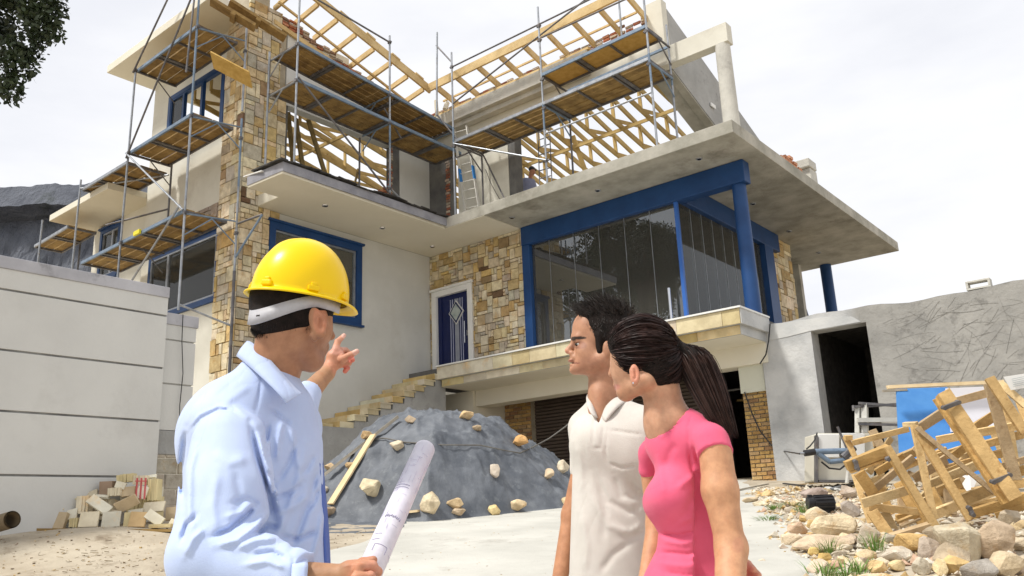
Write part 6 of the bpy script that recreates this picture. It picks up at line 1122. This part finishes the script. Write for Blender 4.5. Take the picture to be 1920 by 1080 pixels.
# ---------------------------------------------------------------- man in the cream polo
H1 = 2.86; q = pxm(H1, .45); M_ = lambda x, y, h=H1: lc(x, y, h)
p2 = thing('person', tuple(SD(.36, H1, -.8)), 'dark haired man in a cream polo shirt looking left towards the house', 'person')
t1 = Sdf(); t1.k = .04
t1.cone(M_(1152, 850, 2.88), M_(1150, 1180, 2.88), 76*q, 80*q, sc=(1, 1.25, 1)); t1.ell(M_(1145, 830, 2.86), (74*q, .115, 62*q)); t1.ell(M_(1185, 850, 2.82), (52*q, .10, 60*q))
t1.cone(M_(1120, 770, 2.90), M_(1098, 800, 2.93), 26*q, 30*q, k=.04); t1.cone(M_(1150, 772, 2.86), M_(1215, 812, 2.80), 30*q, 42*q, k=.05); t1.cone(M_(1100, 805, 2.95), M_(1094, 880, 2.97), 32*q, 26*q, k=.03); t1.cone(M_(1218, 815, 2.80), M_(1235, 880, 2.8), 42*q, 38*q, k=.04)
for pts, w_, a in [(((1110, 880), (1140, 940), (1180, 960), (1215, 945)), 7, .007), (((1105, 920), (1140, 985), (1180, 1000), (1220, 975)), 8, -.006), (((1150, 890), (1165, 930), (1200, 935)), 6, .005), (((1160, 1010), (1200, 1000), (1225, 960)), 8, .006), (((1090, 960), (1100, 1020), (1095, 1075)), 9, -.005), (((1125, 1075), (1150, 1040), (1190, 1010)), 8, .006), (((1078, 830), (1090, 870), (1090, 930)), 7, -.004),
                 (((1131, 798), (1130, 820), (1128, 840)), 3, .0025), (((1114, 780), (1112, 815), (1111, 838)), 3, .0025), (((1111, 840), (1128, 841)), 3, .003), (((1140, 806), (1180, 812), (1206, 815)), 3, .003), (((1138, 806), (1135, 850), (1140, 868)), 3, .0025), (((1140, 868), (1165, 877), (1198, 874)), 3, .004), (((1120, 900), (1135, 960), (1130, 1020)), 8, .004), (((1180, 900), (1195, 925), (1222, 925)), 6, .006), (((1165, 925), (1190, 955), (1225, 950)), 7, -.005)]: t1.crease(pts, w_*.9, a*1.3, 2.9)
def vneck(D, X, Y, Z):
    px, py = topix(X, Y, Z); wd = np.maximum((np.abs(px-1122)-(796-py)*.36)*q, -(Y-2.845)*-1.0); return np.where((Y < 2.85) & (px > 1100) & (px < 1150), np.maximum(D, -np.maximum(wd, (py-796)*q)), D)
poly('shirt', t1, *bb(1045, 1210, 1290, 735, 2.64, 3.08), .0050, shirt_c, p2, extra=vneck)
m2 = Sdf(); m2.k = .014
m2.cone(M_(1133, 800, 2.88), M_(1135, 690, 2.86), 33*q, 31*q); m2.ell(M_(1131, 626, H1), (58*q, .076, 58*q), k=.02); m2.ell(M_(1107, 655, H1), (30*q, .060, 44*q), k=.02); m2.ell(M_(1102, 615, H1), (26*q, .058, 28*q), k=.02)
for sg in (-1, 1):
    m2.cone(M_(1088, 690, H1+sg*.016), M_(1128, 674, H1+sg*.054), 11*q, 16*q, k=.02); m2.ell(M_(1108, 676, H1+sg*.02), (26*q, .036, 22*q), k=.03); m2.cone(M_(1083, 633, H1+sg*.036), M_(1080, 634, H1+sg*.008), 6.0*q, 6.0*q, k=.02); m2.ell(M_(1101, 660, H1+sg*.044), (14*q, .018, 13*q), k=.02); m2.ell(M_(1073, 662, H1+sg*.010), (5.5*q, .009, 4.6*q), k=.006)
    m2.ell(M_(1077, 645, H1+sg*.033), (6.5*q, .016, 5*q), k=.01, sub=True); m2.ell(M_(1087, 641.5, H1+sg*.032), (8.0*q, .0155, 3.6*q), k=.004); m2.ell(M_(1088, 650.5, H1+sg*.031), (8.0*q, .015, 3.4*q), k=.005)
    m2.ell(M_(1139, 655, H1+sg*.076), (9*q, .010, 16*q), k=.006)
m2.cone(M_(1080, 638, H1), M_(1065, 657.5, H1), 4.8*q, 6.2*q, k=.010); m2.ell(M_(1077, 693.5, H1), (9.5*q, .02, 8.5*q), k=.016); m2.ell(M_(1076, 672, H1), (8*q, .024, 8*q), k=.012); m2.ell(M_(1071, 676.5, H1), (6*q, .021, 3.3*q), k=.004); m2.ell(M_(1073, 685, H1), (5.2*q, .017, 3.3*q), k=.005); m2.cone(M_(1126, 740, 2.84), M_(1122, 800, 2.83), 20*q, 18*q, k=.02)
m2.crease(((1064, 680.8), (1074, 680.8), (1083, 681.5)), 1.4, .0014).crease(((1082, 660), (1085, 667), (1088, 673)), 2.2, .0007)
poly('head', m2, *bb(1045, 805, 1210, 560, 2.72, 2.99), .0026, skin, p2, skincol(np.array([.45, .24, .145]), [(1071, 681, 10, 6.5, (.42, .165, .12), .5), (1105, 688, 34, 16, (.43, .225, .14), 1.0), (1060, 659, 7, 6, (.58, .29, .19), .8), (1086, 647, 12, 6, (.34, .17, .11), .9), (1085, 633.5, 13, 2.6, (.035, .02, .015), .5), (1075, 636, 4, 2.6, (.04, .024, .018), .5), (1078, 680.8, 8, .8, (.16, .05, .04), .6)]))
for sg in (-1, 1):
    e_ = Sdf(); e_.k = .002; e_.ell(M_(1086.5, 646, H1+sg*.031), (7.4*q, .0128, 4.4*q)); poly('eye', e_, M_(1074, 655, H1+sg*.031-.016), M_(1096, 635, H1+sg*.031+.016), .0018, eye_w, p2, None)
    i_ = Sdf(); i_.ell(M_(1081.0, 645.8, H1+sg*.034), (3.6*q, .0085, 3.2*q)); poly('iris', i_, M_(1074, 650, H1+sg*.033-.009), M_(1086, 639, H1+sg*.033+.009), .0014, lidm, p2)
hm = Sdf(); hm.k = .02; hm.ell(M_(1137, 618, H1), (60*q, .083, 56*q)); hm.ell(M_(1115, 594, H1), (32*q, .06, 22*q), k=.02); hm.ell(M_(1152, 640, H1), (44*q, .082, 46*q), k=.02)
for sg in (-1, 1): hm.cone(M_(1122, 630, H1+sg*.066), M_(1124, 662, H1+sg*.068), 9*q, 6*q, k=.01)
def mcut(D, X, Y, Z):
    px, py = topix(X, Y, Z); near = Y < H1
    lim = np.interp(py, [570, 590, 605, 620, 635, 650, 662, 675, 700], [1082, 1088, 1098, 1112, 1116, 1117, 1120, 1140, 1160]); return np.maximum(D, (lim-px)*q*.7)
poly('hair', hm, *bb(1060, 720, 1215, 545, 2.74, 2.98), .0042, hair_d, p2, extra=mcut)
r_ = np.random.RandomState(11); pa = []; cs = []
while len(pa) < 2600:
    v = r_.normal(size=3); v /= np.linalg.norm(v); c0 = M_(1137, 618, H1); p = c0+v*np.array([60*q, .083, 56*q])*.97; px, py = topix(*p)
    if px < np.interp(py, [560, 590, 605, 620, 635, 650, 662, 675], [1080, 1088, 1098, 1112, 1116, 1117, 1120, 1140])-1: continue
    if v[2] < -.45: continue
    topw = max(0, v[2]); ln = .018+.030*topw*r_.uniform(.5, 1.2); fr = max(0, -v[0]); d = v*.55+np.array([-.55*topw-.1, r_.normal()*.3, .25*topw+.35*fr*topw]); d += r_.normal(size=3)*.22
    if v[2] < .3: d = np.array([.25, v[1]*.4, -.9])+v*.25+r_.normal(size=3)*.12; ln = .014
    d /= np.linalg.norm(d); b_ = d+np.array([-.25, 0, -.15 if topw < .8 else .25])*r_.uniform(0, 1.2); pa.append([p, p+d*ln*.5, p+d*ln*.5+b_/np.linalg.norm(b_)*ln*.5]); g_ = r_.uniform(.012, .05); cs.append([g_*1.12, g_*.92, g_*.82])
for k in range(260):      # front quiff
    p = M_(1088+r_.uniform(-2, 16), 597+r_.uniform(-12, 4), H1+r_.uniform(-.05, .05)); e = M_(1068+r_.uniform(-2, 18), 568+r_.uniform(-3, 14), p[1]+r_.uniform(-.02, .02)); m3 = (p+e)/2+np.array([.004, 0, .008]); pa.append([p, m3, e]); g_ = r_.uniform(.012, .05); cs.append([g_*1.1, g_*.92, g_*.84])
strands('hair_strands', pa, .0026, hair_s, p2, cs)
ribbon('collar', [(1112, 736, 2.905), (1110, 748, 2.85), (1113, 764, 2.81), (1120, 784, 2.79)], [(1101, 741, 2.905), (1100, 754, 2.83), (1104, 768, 2.79), (1112, 780, 2.775)], shirt_c, p2, .005)
ribbon('collar', [(1176, 742, 2.87), (1160, 744, 2.83), (1142, 756, 2.80), (1128, 784, 2.785)], [(1186, 751, 2.845), (1168, 757, 2.79), (1152, 771, 2.765), (1136, 792, 2.765)], shirt_c, p2, .005)
ar = Sdf(); ar.k = .02; ar.cone(M_(1094, 880, 2.97), M_(1073, 965, 2.98), 22*q, 19*q); ar.cone(M_(1073, 965, 2.98), M_(1042, 1125, 2.93), 19*q, 13*q); ar.ell(M_(1036, 1150, 2.93), (.022, .035, .05))
finger(ar, [(1036, 1165, 2.92), (1034, 1195, 2.90)], .011, .008); finger(ar, [(1036, 1165, 2.94), (1035, 1198, 2.93)], .011, .008); finger(ar, [(1038, 1165, 2.96), (1038, 1195, 2.95)], .011, .008); finger(ar, [(1040, 1163, 2.975), (1041, 1188, 2.965)], .010, .007); finger(ar, [(1040, 1140, 2.90), (1030, 1165, 2.87)], .012, .008)
poly('arm', ar, *bb(1005, 1240, 1125, 850, 2.8, 3.06), .005, skin, p2, skincol(np.array([.50, .25, .135])))
hn = Sdf(); hn.k = .012; g = pxm(2.52, 0); hn.ell(lc(1392, 1075, 2.53), (16*g, .03, 22*g)); finger(hn, [(1388, 1056, 2.53), (1402, 1058, 2.50), (1413, 1068, 2.47)], 9*g, 6*g, .004); finger(hn, [(1392, 1066, 2.53), (1410, 1068, 2.5), (1422, 1078, 2.47)], 9*g, 6*g, .004); finger(hn, [(1392, 1080, 2.53), (1408, 1084, 2.5), (1418, 1094, 2.47)], 9*g, 6*g, .004); finger(hn, [(1390, 1092, 2.53), (1402, 1098, 2.5)], 8*g, 6*g, .004); finger(hn, [(1385, 1052, 2.54), (1392, 1042, 2.52)], 8*g, 6*g, .004)
hn.cone(lc(1392, 1080, 2.55), lc(1370, 1070, 2.75), 15*g, 26*g); hn.cone(lc(1370, 1070, 2.75), lc(1250, 960, 2.86), 26*g, 34*g)
poly('hand', hn, *bb(1235, 1125, 1440, 930, 2.44, 2.93), .0036, skin, p2, skincol(np.array([.60, .30, .20])))
def legs(parent, c, hip, m, gap=.09, rr=.09, facing=(0, 1)):
    l = Sdf(); l.k = .05; f = np.array(facing); sd_ = np.array([f[1], -f[0]])
    for sg in (-1, 1):
        a = np.array([c[0]+sd_[0]*gap*sg, c[1]+sd_[1]*gap*sg, hip]); gz = Gz(a[0], a[1]); kz = (hip+gz)/2+.03; l.cone(a, (a[0], a[1], kz), rr, rr*.66); l.cone((a[0], a[1], kz), (a[0], a[1], gz+.1), rr*.66, rr*.5)
        s_ = Sdf(); s_.k = .03; b = np.array([a[0], a[1], gz+.05]); s_.cone(b, b+np.array([f[0]*.15, f[1]*.15, -.01]), .048, .04); poly('shoe', s_, b-[.21, .21, .06], b+[.21, .21, .09], .01, shoe, parent)
    l.ell((c[0], c[1], hip+.02), (.115, .1, .1)); poly('trousers', l, (c[0]-.3, c[1]-.3, Gz(c[0], c[1])+.05), (c[0]+.3, c[1]+.3, hip+.17), .012, m, parent)
legs(p2, M_(1150, 1100, 2.9)[:2], -.27, jean, facing=(-.6, -.8), gap=.075, rr=.078)
# ---------------------------------------------------------------- woman in pink
H2 = 2.36; q = pxm(H2, .35); F_ = lambda x, y, h=H2: lc(x, y, h)
p3 = thing('person', tuple(SD(.5, H2, -.85)), 'woman in a pink t-shirt with a long dark brown ponytail looking at the house', 'person')
w1 = Sdf(); w1.k = .035
w1.cone(F_(1292, 860, 2.40), F_(1300, 1000, 2.40), 62*q, 56*q, sc=(1, 1.1, 1)); w1.cone(F_(1300, 1000, 2.40), F_(1290, 1130, 2.41), 55*q, 84*q, k=.03); w1.cone(F_(1290, 1130, 2.41), F_(1290, 1170, 2.41), 84*q, 84*q, sc=(1, 1.0, 1)); w1.ell(F_(1285, 830, 2.42), (76*q, .11, 52*q)); w1.ell(F_(1252, 942, 2.40), (46*q, .075, 40*q), k=.05); w1.ell(F_(1262, 930, 2.33), (40*q, .06, 38*q), k=.05)
w1.cone(F_(1258, 800, 2.42), F_(1222, 850, 2.55), 30*q, 24*q, k=.03); w1.cone(F_(1285, 792, 2.36), F_(1334, 828, 2.28), 26*q, 29*q, k=.045); w1.cone(F_(1333, 826, 2.28), F_(1341, 856, 2.265), 30*q, 34*q, k=.015)
w1.ell(F_(1350, 885, 2.40), (24*q, .05, 55*q), k=.04); w1.cone(F_(1222, 850, 2.55), F_(1217, 880, 2.57), 23*q, 21*q, k=.02)
for pts, w_, a in [(((1235, 1000), (1275, 1005), (1320, 990)), 4, .007), (((1238, 1012), (1280, 1020), (1330, 1005)), 6, -.006), (((1232, 1035), (1290, 1040), (1335, 1022)), 5, .006), (((1230, 1055), (1290, 1062), (1340, 1048)), 6, -.005), (((1290, 835), (1296, 870), (1303, 905), (1305, 940)), 3, .005), (((1292, 835), (1290, 800), (1296, 780)), 1.8, .003), (((1330, 905), (1300, 930), (1285, 960)), 7, .005), (((1325, 930), (1305, 965), (1270, 985)), 6, -.004), (((1232, 845), (1240, 900), (1245, 930)), 6, -.003), (((1305, 890), (1270, 915)), 7, -.005), (((1240, 1072), (1290, 1080), (1335, 1068)), 5, .005), (((1333, 1000), (1336, 1040), (1338, 1080)), 1.8, .004), (((1227, 812), (1240, 820), (1262, 800), (1285, 772)), 2.5, -.003), (((1300, 835), (1304, 850), (1310, 868)), 4, .004), (((1250, 880), (1255, 850), (1270, 830)), 8, .003)]: w1.crease(pts, w_*.9, a*1.3, 2.5)
def wcut(D, X, Y, Z):
    px, py = topix(X, Y, Z)
    # sleeve hem of the near arm
    a = F_(1341, 846, 2.262); n = np.array([.05, -.65, -1.]); n /= np.linalg.norm(n); d = (X-a[0])*n[0]+(Y-a[1])*n[1]+(Z-a[2])*n[2]-.006
    D = np.where((Y < 2.325) & (px > 1302), np.maximum(D, d), D)
    # neckline
    d2 = .070-np.sqrt((X-F_(1243, 770, 2.40)[0])**2*1.0+(Y-2.38)**2*.9+(Z-F_(1250, 778, 2.4)[2])**2)
    return np.maximum(D, np.where(Z > F_(1250, 830, 2.4)[2], d2, -1))
poly('shirt', w1, *bb(1180, 1200, 1400, 740, 2.14, 2.66), .0046, shirt_p, p3, extra=wcut)
w2 = Sdf(); w2.k = .014
w2.cone(F_(1256, 810, 2.40), F_(1232, 700, 2.37), 37*q, 36*q, k=.02); w2.cone(F_(1252, 790, 2.39), F_(1300, 800, 2.35), 34*q, 22*q, k=.04); w2.cone(F_(1250, 800, 2.40), F_(1232, 812, 2.48), 34*q, 22*q, k=.04)
w2.ell(F_(1205, 655, 2.37), (62*q, .078, 62*q), k=.02); w2.ell(F_(1182, 690, 2.40), (36*q, .055, 52*q), k=.02); w2.ell(F_(1172, 735, 2.42), (16*q, .03, 17*q), k=.02); w2.cone(F_(1174, 738, 2.40), F_(1212, 712, 2.33), 13*q, 18*q, k=.02); w2.ell(F_(1172, 690, 2.40), (26*q, .04, 34*q), k=.015)
w2.cone(F_(1152, 675, 2.435), F_(1146, 701, 2.445), 5*q, 6*q, k=.008); w2.ell(F_(1158, 722, 2.435), (8*q, .02, 4.5*q), k=.005); w2.ell(F_(1160, 729, 2.435), (8*q, .018, 4.5*q), k=.005); w2.ell(F_(1163, 716, 2.43), (12*q, .02, 12*q), k=.01); w2.ell(F_(1160, 668, 2.42), (16*q, .04, 12*q), k=.012)
w2.ell(F_(1190, 703, 2.288), (9.5*q, .011, 20*q), k=.006); w2.ell(F_(1190, 701, 2.274), (5.8*q, .011, 13*q), k=.003, sub=True); w2.cone(F_(1187, 696, 2.282), F_(1188, 706, 2.282), 1.8*q, 1.8*q, k=.003); w2.cone(F_(1187, 717, 2.29), F_(1188, 722, 2.29), 4*q, 3.5*q, k=.004); w2.cone(F_(1182, 694, 2.287), F_(1186, 710, 2.29), 2.2*q, 2.2*q, k=.003)
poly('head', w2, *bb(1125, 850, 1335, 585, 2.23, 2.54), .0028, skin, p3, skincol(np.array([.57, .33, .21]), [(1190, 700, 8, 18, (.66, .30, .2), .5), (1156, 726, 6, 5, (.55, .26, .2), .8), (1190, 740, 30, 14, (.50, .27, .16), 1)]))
m = MB(); c = pH(1187, 718, 2.27); m.obox(c, RH*.0016, FH*.0012, Vector((0, 0, .0022))); m.build('earring', chrome, p3)
def arm3():
    a_ = Sdf(); a_.k = .02; a_.cone(F_(1341, 845, 2.27), F_(1350, 920, 2.255), 29*q, 30*q); a_.cone(F_(1350, 920, 2.255), F_(1371, 1030, 2.24), 30*q, 24*q); a_.cone(F_(1371, 1030, 2.24), F_(1368, 1130, 2.16), 27*q, 24*q); a_.cone(F_(1368, 1130, 2.16), F_(1330, 1230, 2.10), 24*q, 15*q); a_.ell(F_(1380, 1022, 2.24), (14*q, .02, 13*q)); a_.crease(((1372, 1030), (1384, 1040)), 3, .002)
    a_.ell(F_(1318, 1262, 2.09), (.03, .02, .05)); 
    for k in range(4): finger(a_, [(1316-6*k+9, 1275, 2.08+.006*k), (1306-7*k+9, 1312, 2.07+.006*k)], .0095, .007)
    finger(a_, [(1330, 1250, 2.06), (1338, 1280, 2.05)], .010, .007)
    poly('arm', a_, *bb(1235, 1345, 1410, 815, 1.98, 2.34), .0050, skin, p3, skincol(np.array([.58, .315, .175]), [(1384, 1022, 9, 12, (.58, .30, .18), 1)]))
    b_ = Sdf(); b_.k = .02; b_.cone(F_(1217, 865, 2.57), F_(1232, 980, 2.60), 20*q, 20*q); b_.cone(F_(1232, 985, 2.60), F_(1208, 1110, 2.52), 21*q, 15*q); b_.ell(F_(1204, 1135, 2.51), (.022, .03, .045))
    for k in range(4): finger(b_, [(1203, 1148, 2.49+.014*k), (1202, 1182, 2.48+.014*k)], .009, .0065)
    finger(b_, [(1200, 1130, 2.47), (1192, 1155, 2.45)], .010, .007)
    poly('arm', b_, *bb(1160, 1210, 1275, 845, 2.38, 2.68), .0052, skin, p3, skincol(np.array([.58, .315, .175])))
arm3()
# hair cap, ponytail
TIE = F_(1266, 652, 2.36); hc3 = F_(1208, 656, 2.37); hr3 = np.array([64*q, .086, 62*q])
wh = Sdf(); wh.k = .02; wh.ell(hc3, hr3); wh.ell(F_(1178, 640, 2.38), (38*q, .068, 36*q), k=.02); wh.cone(F_(1230, 700, 2.37), TIE, 40*q, 14*q, k=.03); wh.ell(F_(1232, 690, 2.37), (44*q, .072, 44*q), k=.02)
def hcut3(D, X, Y, Z):
    px, py = topix(X, Y, Z); lim = np.interp(px, [1135, 1142, 1150, 1160, 1170, 1180, 1190, 1200, 1215, 1235, 1250, 1262, 1275], [640, 655, 678, 698, 706, 688, 680, 686, 712, 738, 742, 725, 690]); return np.maximum(D, (py-lim)*q*.7)
wo_ = poly('hair', wh, *bb(1120, 760, 1300, 585, 2.24, 2.50), .0042, hair_d, p3, extra=hcut3)
r_ = np.random.RandomState(5); pa = []; cs = []; V = vlocal(wo_); V = V[r_.choice(len(V), 4200)]
tv = (TIE-hc3)/hr3; tr_ = np.linalg.norm(tv); tv = tv/tr_
for p in V:
    v = (p-hc3)/hr3; vr = np.linalg.norm(v); v = v/vr
    if vr < .8: continue
    om = math.acos(np.clip(v@tv, -1, 1))
    if om < .12 or om > 2.9: continue
    path = []; sag = r_.normal()*.03; lift = r_.uniform(.0, .025); end = r_.uniform(.45, 1)
    for i in range(7):
        t = i/6*end; d = (math.sin((1-t)*om)*v+math.sin(t*om)*tv)/math.sin(om); d = d+np.array([0, 0, sag*math.sin(math.pi*t)]); d /= np.linalg.norm(d); path.append(hc3+d*hr3*(vr+(max(tr_*.86, 1.0)-vr)*t**1.5+lift*min(1, t*3)+.012))
    pa.append(path); g_ = r_.uniform(.006, .030); cs.append([g_*1.5, g_*.78, g_*.68])
strands('hair_strands', pa, .0020, hair_s, p3, cs, taper=False)
tb = Sdf(); tb.ell(TIE, (11*q, .022, 17*q)); poly('hair_tie', tb, TIE-.04, TIE+.04, .003, black_m, p3)
cv = [F_(1270, 652, 2.36), F_(1298, 672, 2.35), F_(1320, 712, 2.33), F_(1338, 755, 2.30), F_(1360, 800, 2.28)]
pc = Sdf(); pc.k = .02
for i in range(4): rr = [15, 20, 18, 13, 5]; pc.cone(cv[i], cv[i+1], rr[i]*q, rr[i+1]*q)
poly('ponytail', pc, *bb(1240, 840, 1390, 630, 2.22, 2.44), .005, hair_d, p3)
pa = []; cs = []
for k in range(2600):
    o = r_.normal(size=3)*np.array([9, 9, 9])*q*.6; u = r_.normal(size=3); u = u/np.linalg.norm(u)*r_.uniform(.45, 1.12)*np.array([29, 22, 24])*q; e = cv[4]+u*.55+(cv[4]-cv[3])*r_.uniform(-.35, .35); L5 = [TIE+o*.5, cv[1]+u, cv[2]+u*1.15, (cv[3]*.5+e*.1+cv[2]*.0+cv[4]*.4)+u*.8, e]
    pa.append(L5); g_ = r_.uniform(.006, .032); cs.append([g_*1.6, g_*.8, g_*.6])
A = np.array(pa); ti = np.linspace(0, 4, 13); B = np.zeros((len(A), 13, 3))
for c in range(3):
    for i, t in enumerate(ti):
        j = min(3, int(t)); f = t-j; p0 = A[:, max(j-1, 0), c]; p1_ = A[:, j, c]; p2_ = A[:, j+1, c]; p3_ = A[:, min(j+2, 4), c]
        B[:, i, c] = .5*((2*p1_)+(-p0+p2_)*f+(2*p0-5*p1_+4*p2_-p3_)*f*f+(-p0+3*p1_-3*p2_+p3_)*f**3)
strands('ponytail_strands', B, .0024, hair_s, p3, cs)
legs(p3, F_(1295, 1100, 2.42)[:2], -.30, mat('white_trousers', (.5, .5, .48), rough=.9), facing=(-.8, .3), gap=.065, rr=.078)
# ---------------------------------------------------------------- builder on the slab
c = pH(990, 345, 1); d_ = ray(990, 345); wp = d_*(17.3/d_.y); hh = wp.dot(FH); wq = pxm(hh, wp.z); U = lambda x, y, dh=0: lc(x, y, hh+dh)
p4 = thing('person', (wp.x, wp.y, ZT), 'distant builder in a pale blue shirt and dark cap standing on the upper slab', 'person')
b_ = Sdf(); b_.k = .06; b_.cone(U(988, 345), U(990, 375), 12*wq, 10*wq, sc=(1, 1.3, 1)); b_.cone(U(983, 340), U(980, 362), 6*wq, 5*wq); b_.cone(U(998, 341), U(1004, 356), 6*wq, 4.5*wq); poly('shirt', b_, U(968, 395, -.25), U(1012, 325, .25), .02, mat('grey_blue_workshirt', (.20, .22, .34), (.27, .29, .42), 6), p4)
b_ = Sdf(); b_.k = .03; b_.ell(U(998, 322), (5.5*wq, .085, 7.5*wq)); b_.cone(U(994, 335), U(996, 326), 4*wq, 4*wq); b_.ell(U(1003, 323, 0), (1.5*wq, .02, 2*wq)); b_.cone(U(1004, 356), U(998, 362, -.15), 3*wq, 2.5*wq); poly('head', b_, U(985, 372, -.3), U(1010, 310, .2), .014, skin, p4, skincol(np.array([.38, .18, .11])))
b_ = Sdf(); b_.k = .02; b_.ell(U(997, 317), (6.2*wq, .095, 5.5*wq)); b_.cone(U(1000, 318), U(1005, 319), 2*wq, 1.5*wq); poly('cap', b_, U(985, 326, -.15), U(1012, 308, .15), .012, black_m, p4)
b_ = Sdf(); b_.k = .05; l_, r2_ = U(986, 372), U(994, 372); b_.cone(l_, (l_[0], l_[1], ZT+.06), .09, .07); b_.cone(r2_, (r2_[0], r2_[1], ZT+.06), .09, .07); poly('trousers', b_, (l_[0]-.2, l_[1]-.2, ZT-.02), (r2_[0]+.2, l_[1]+.2, l_[2]+.2), .025, trs, p4)
for o in bpy.data.objects:
    if '_w' in o: del o['_w']
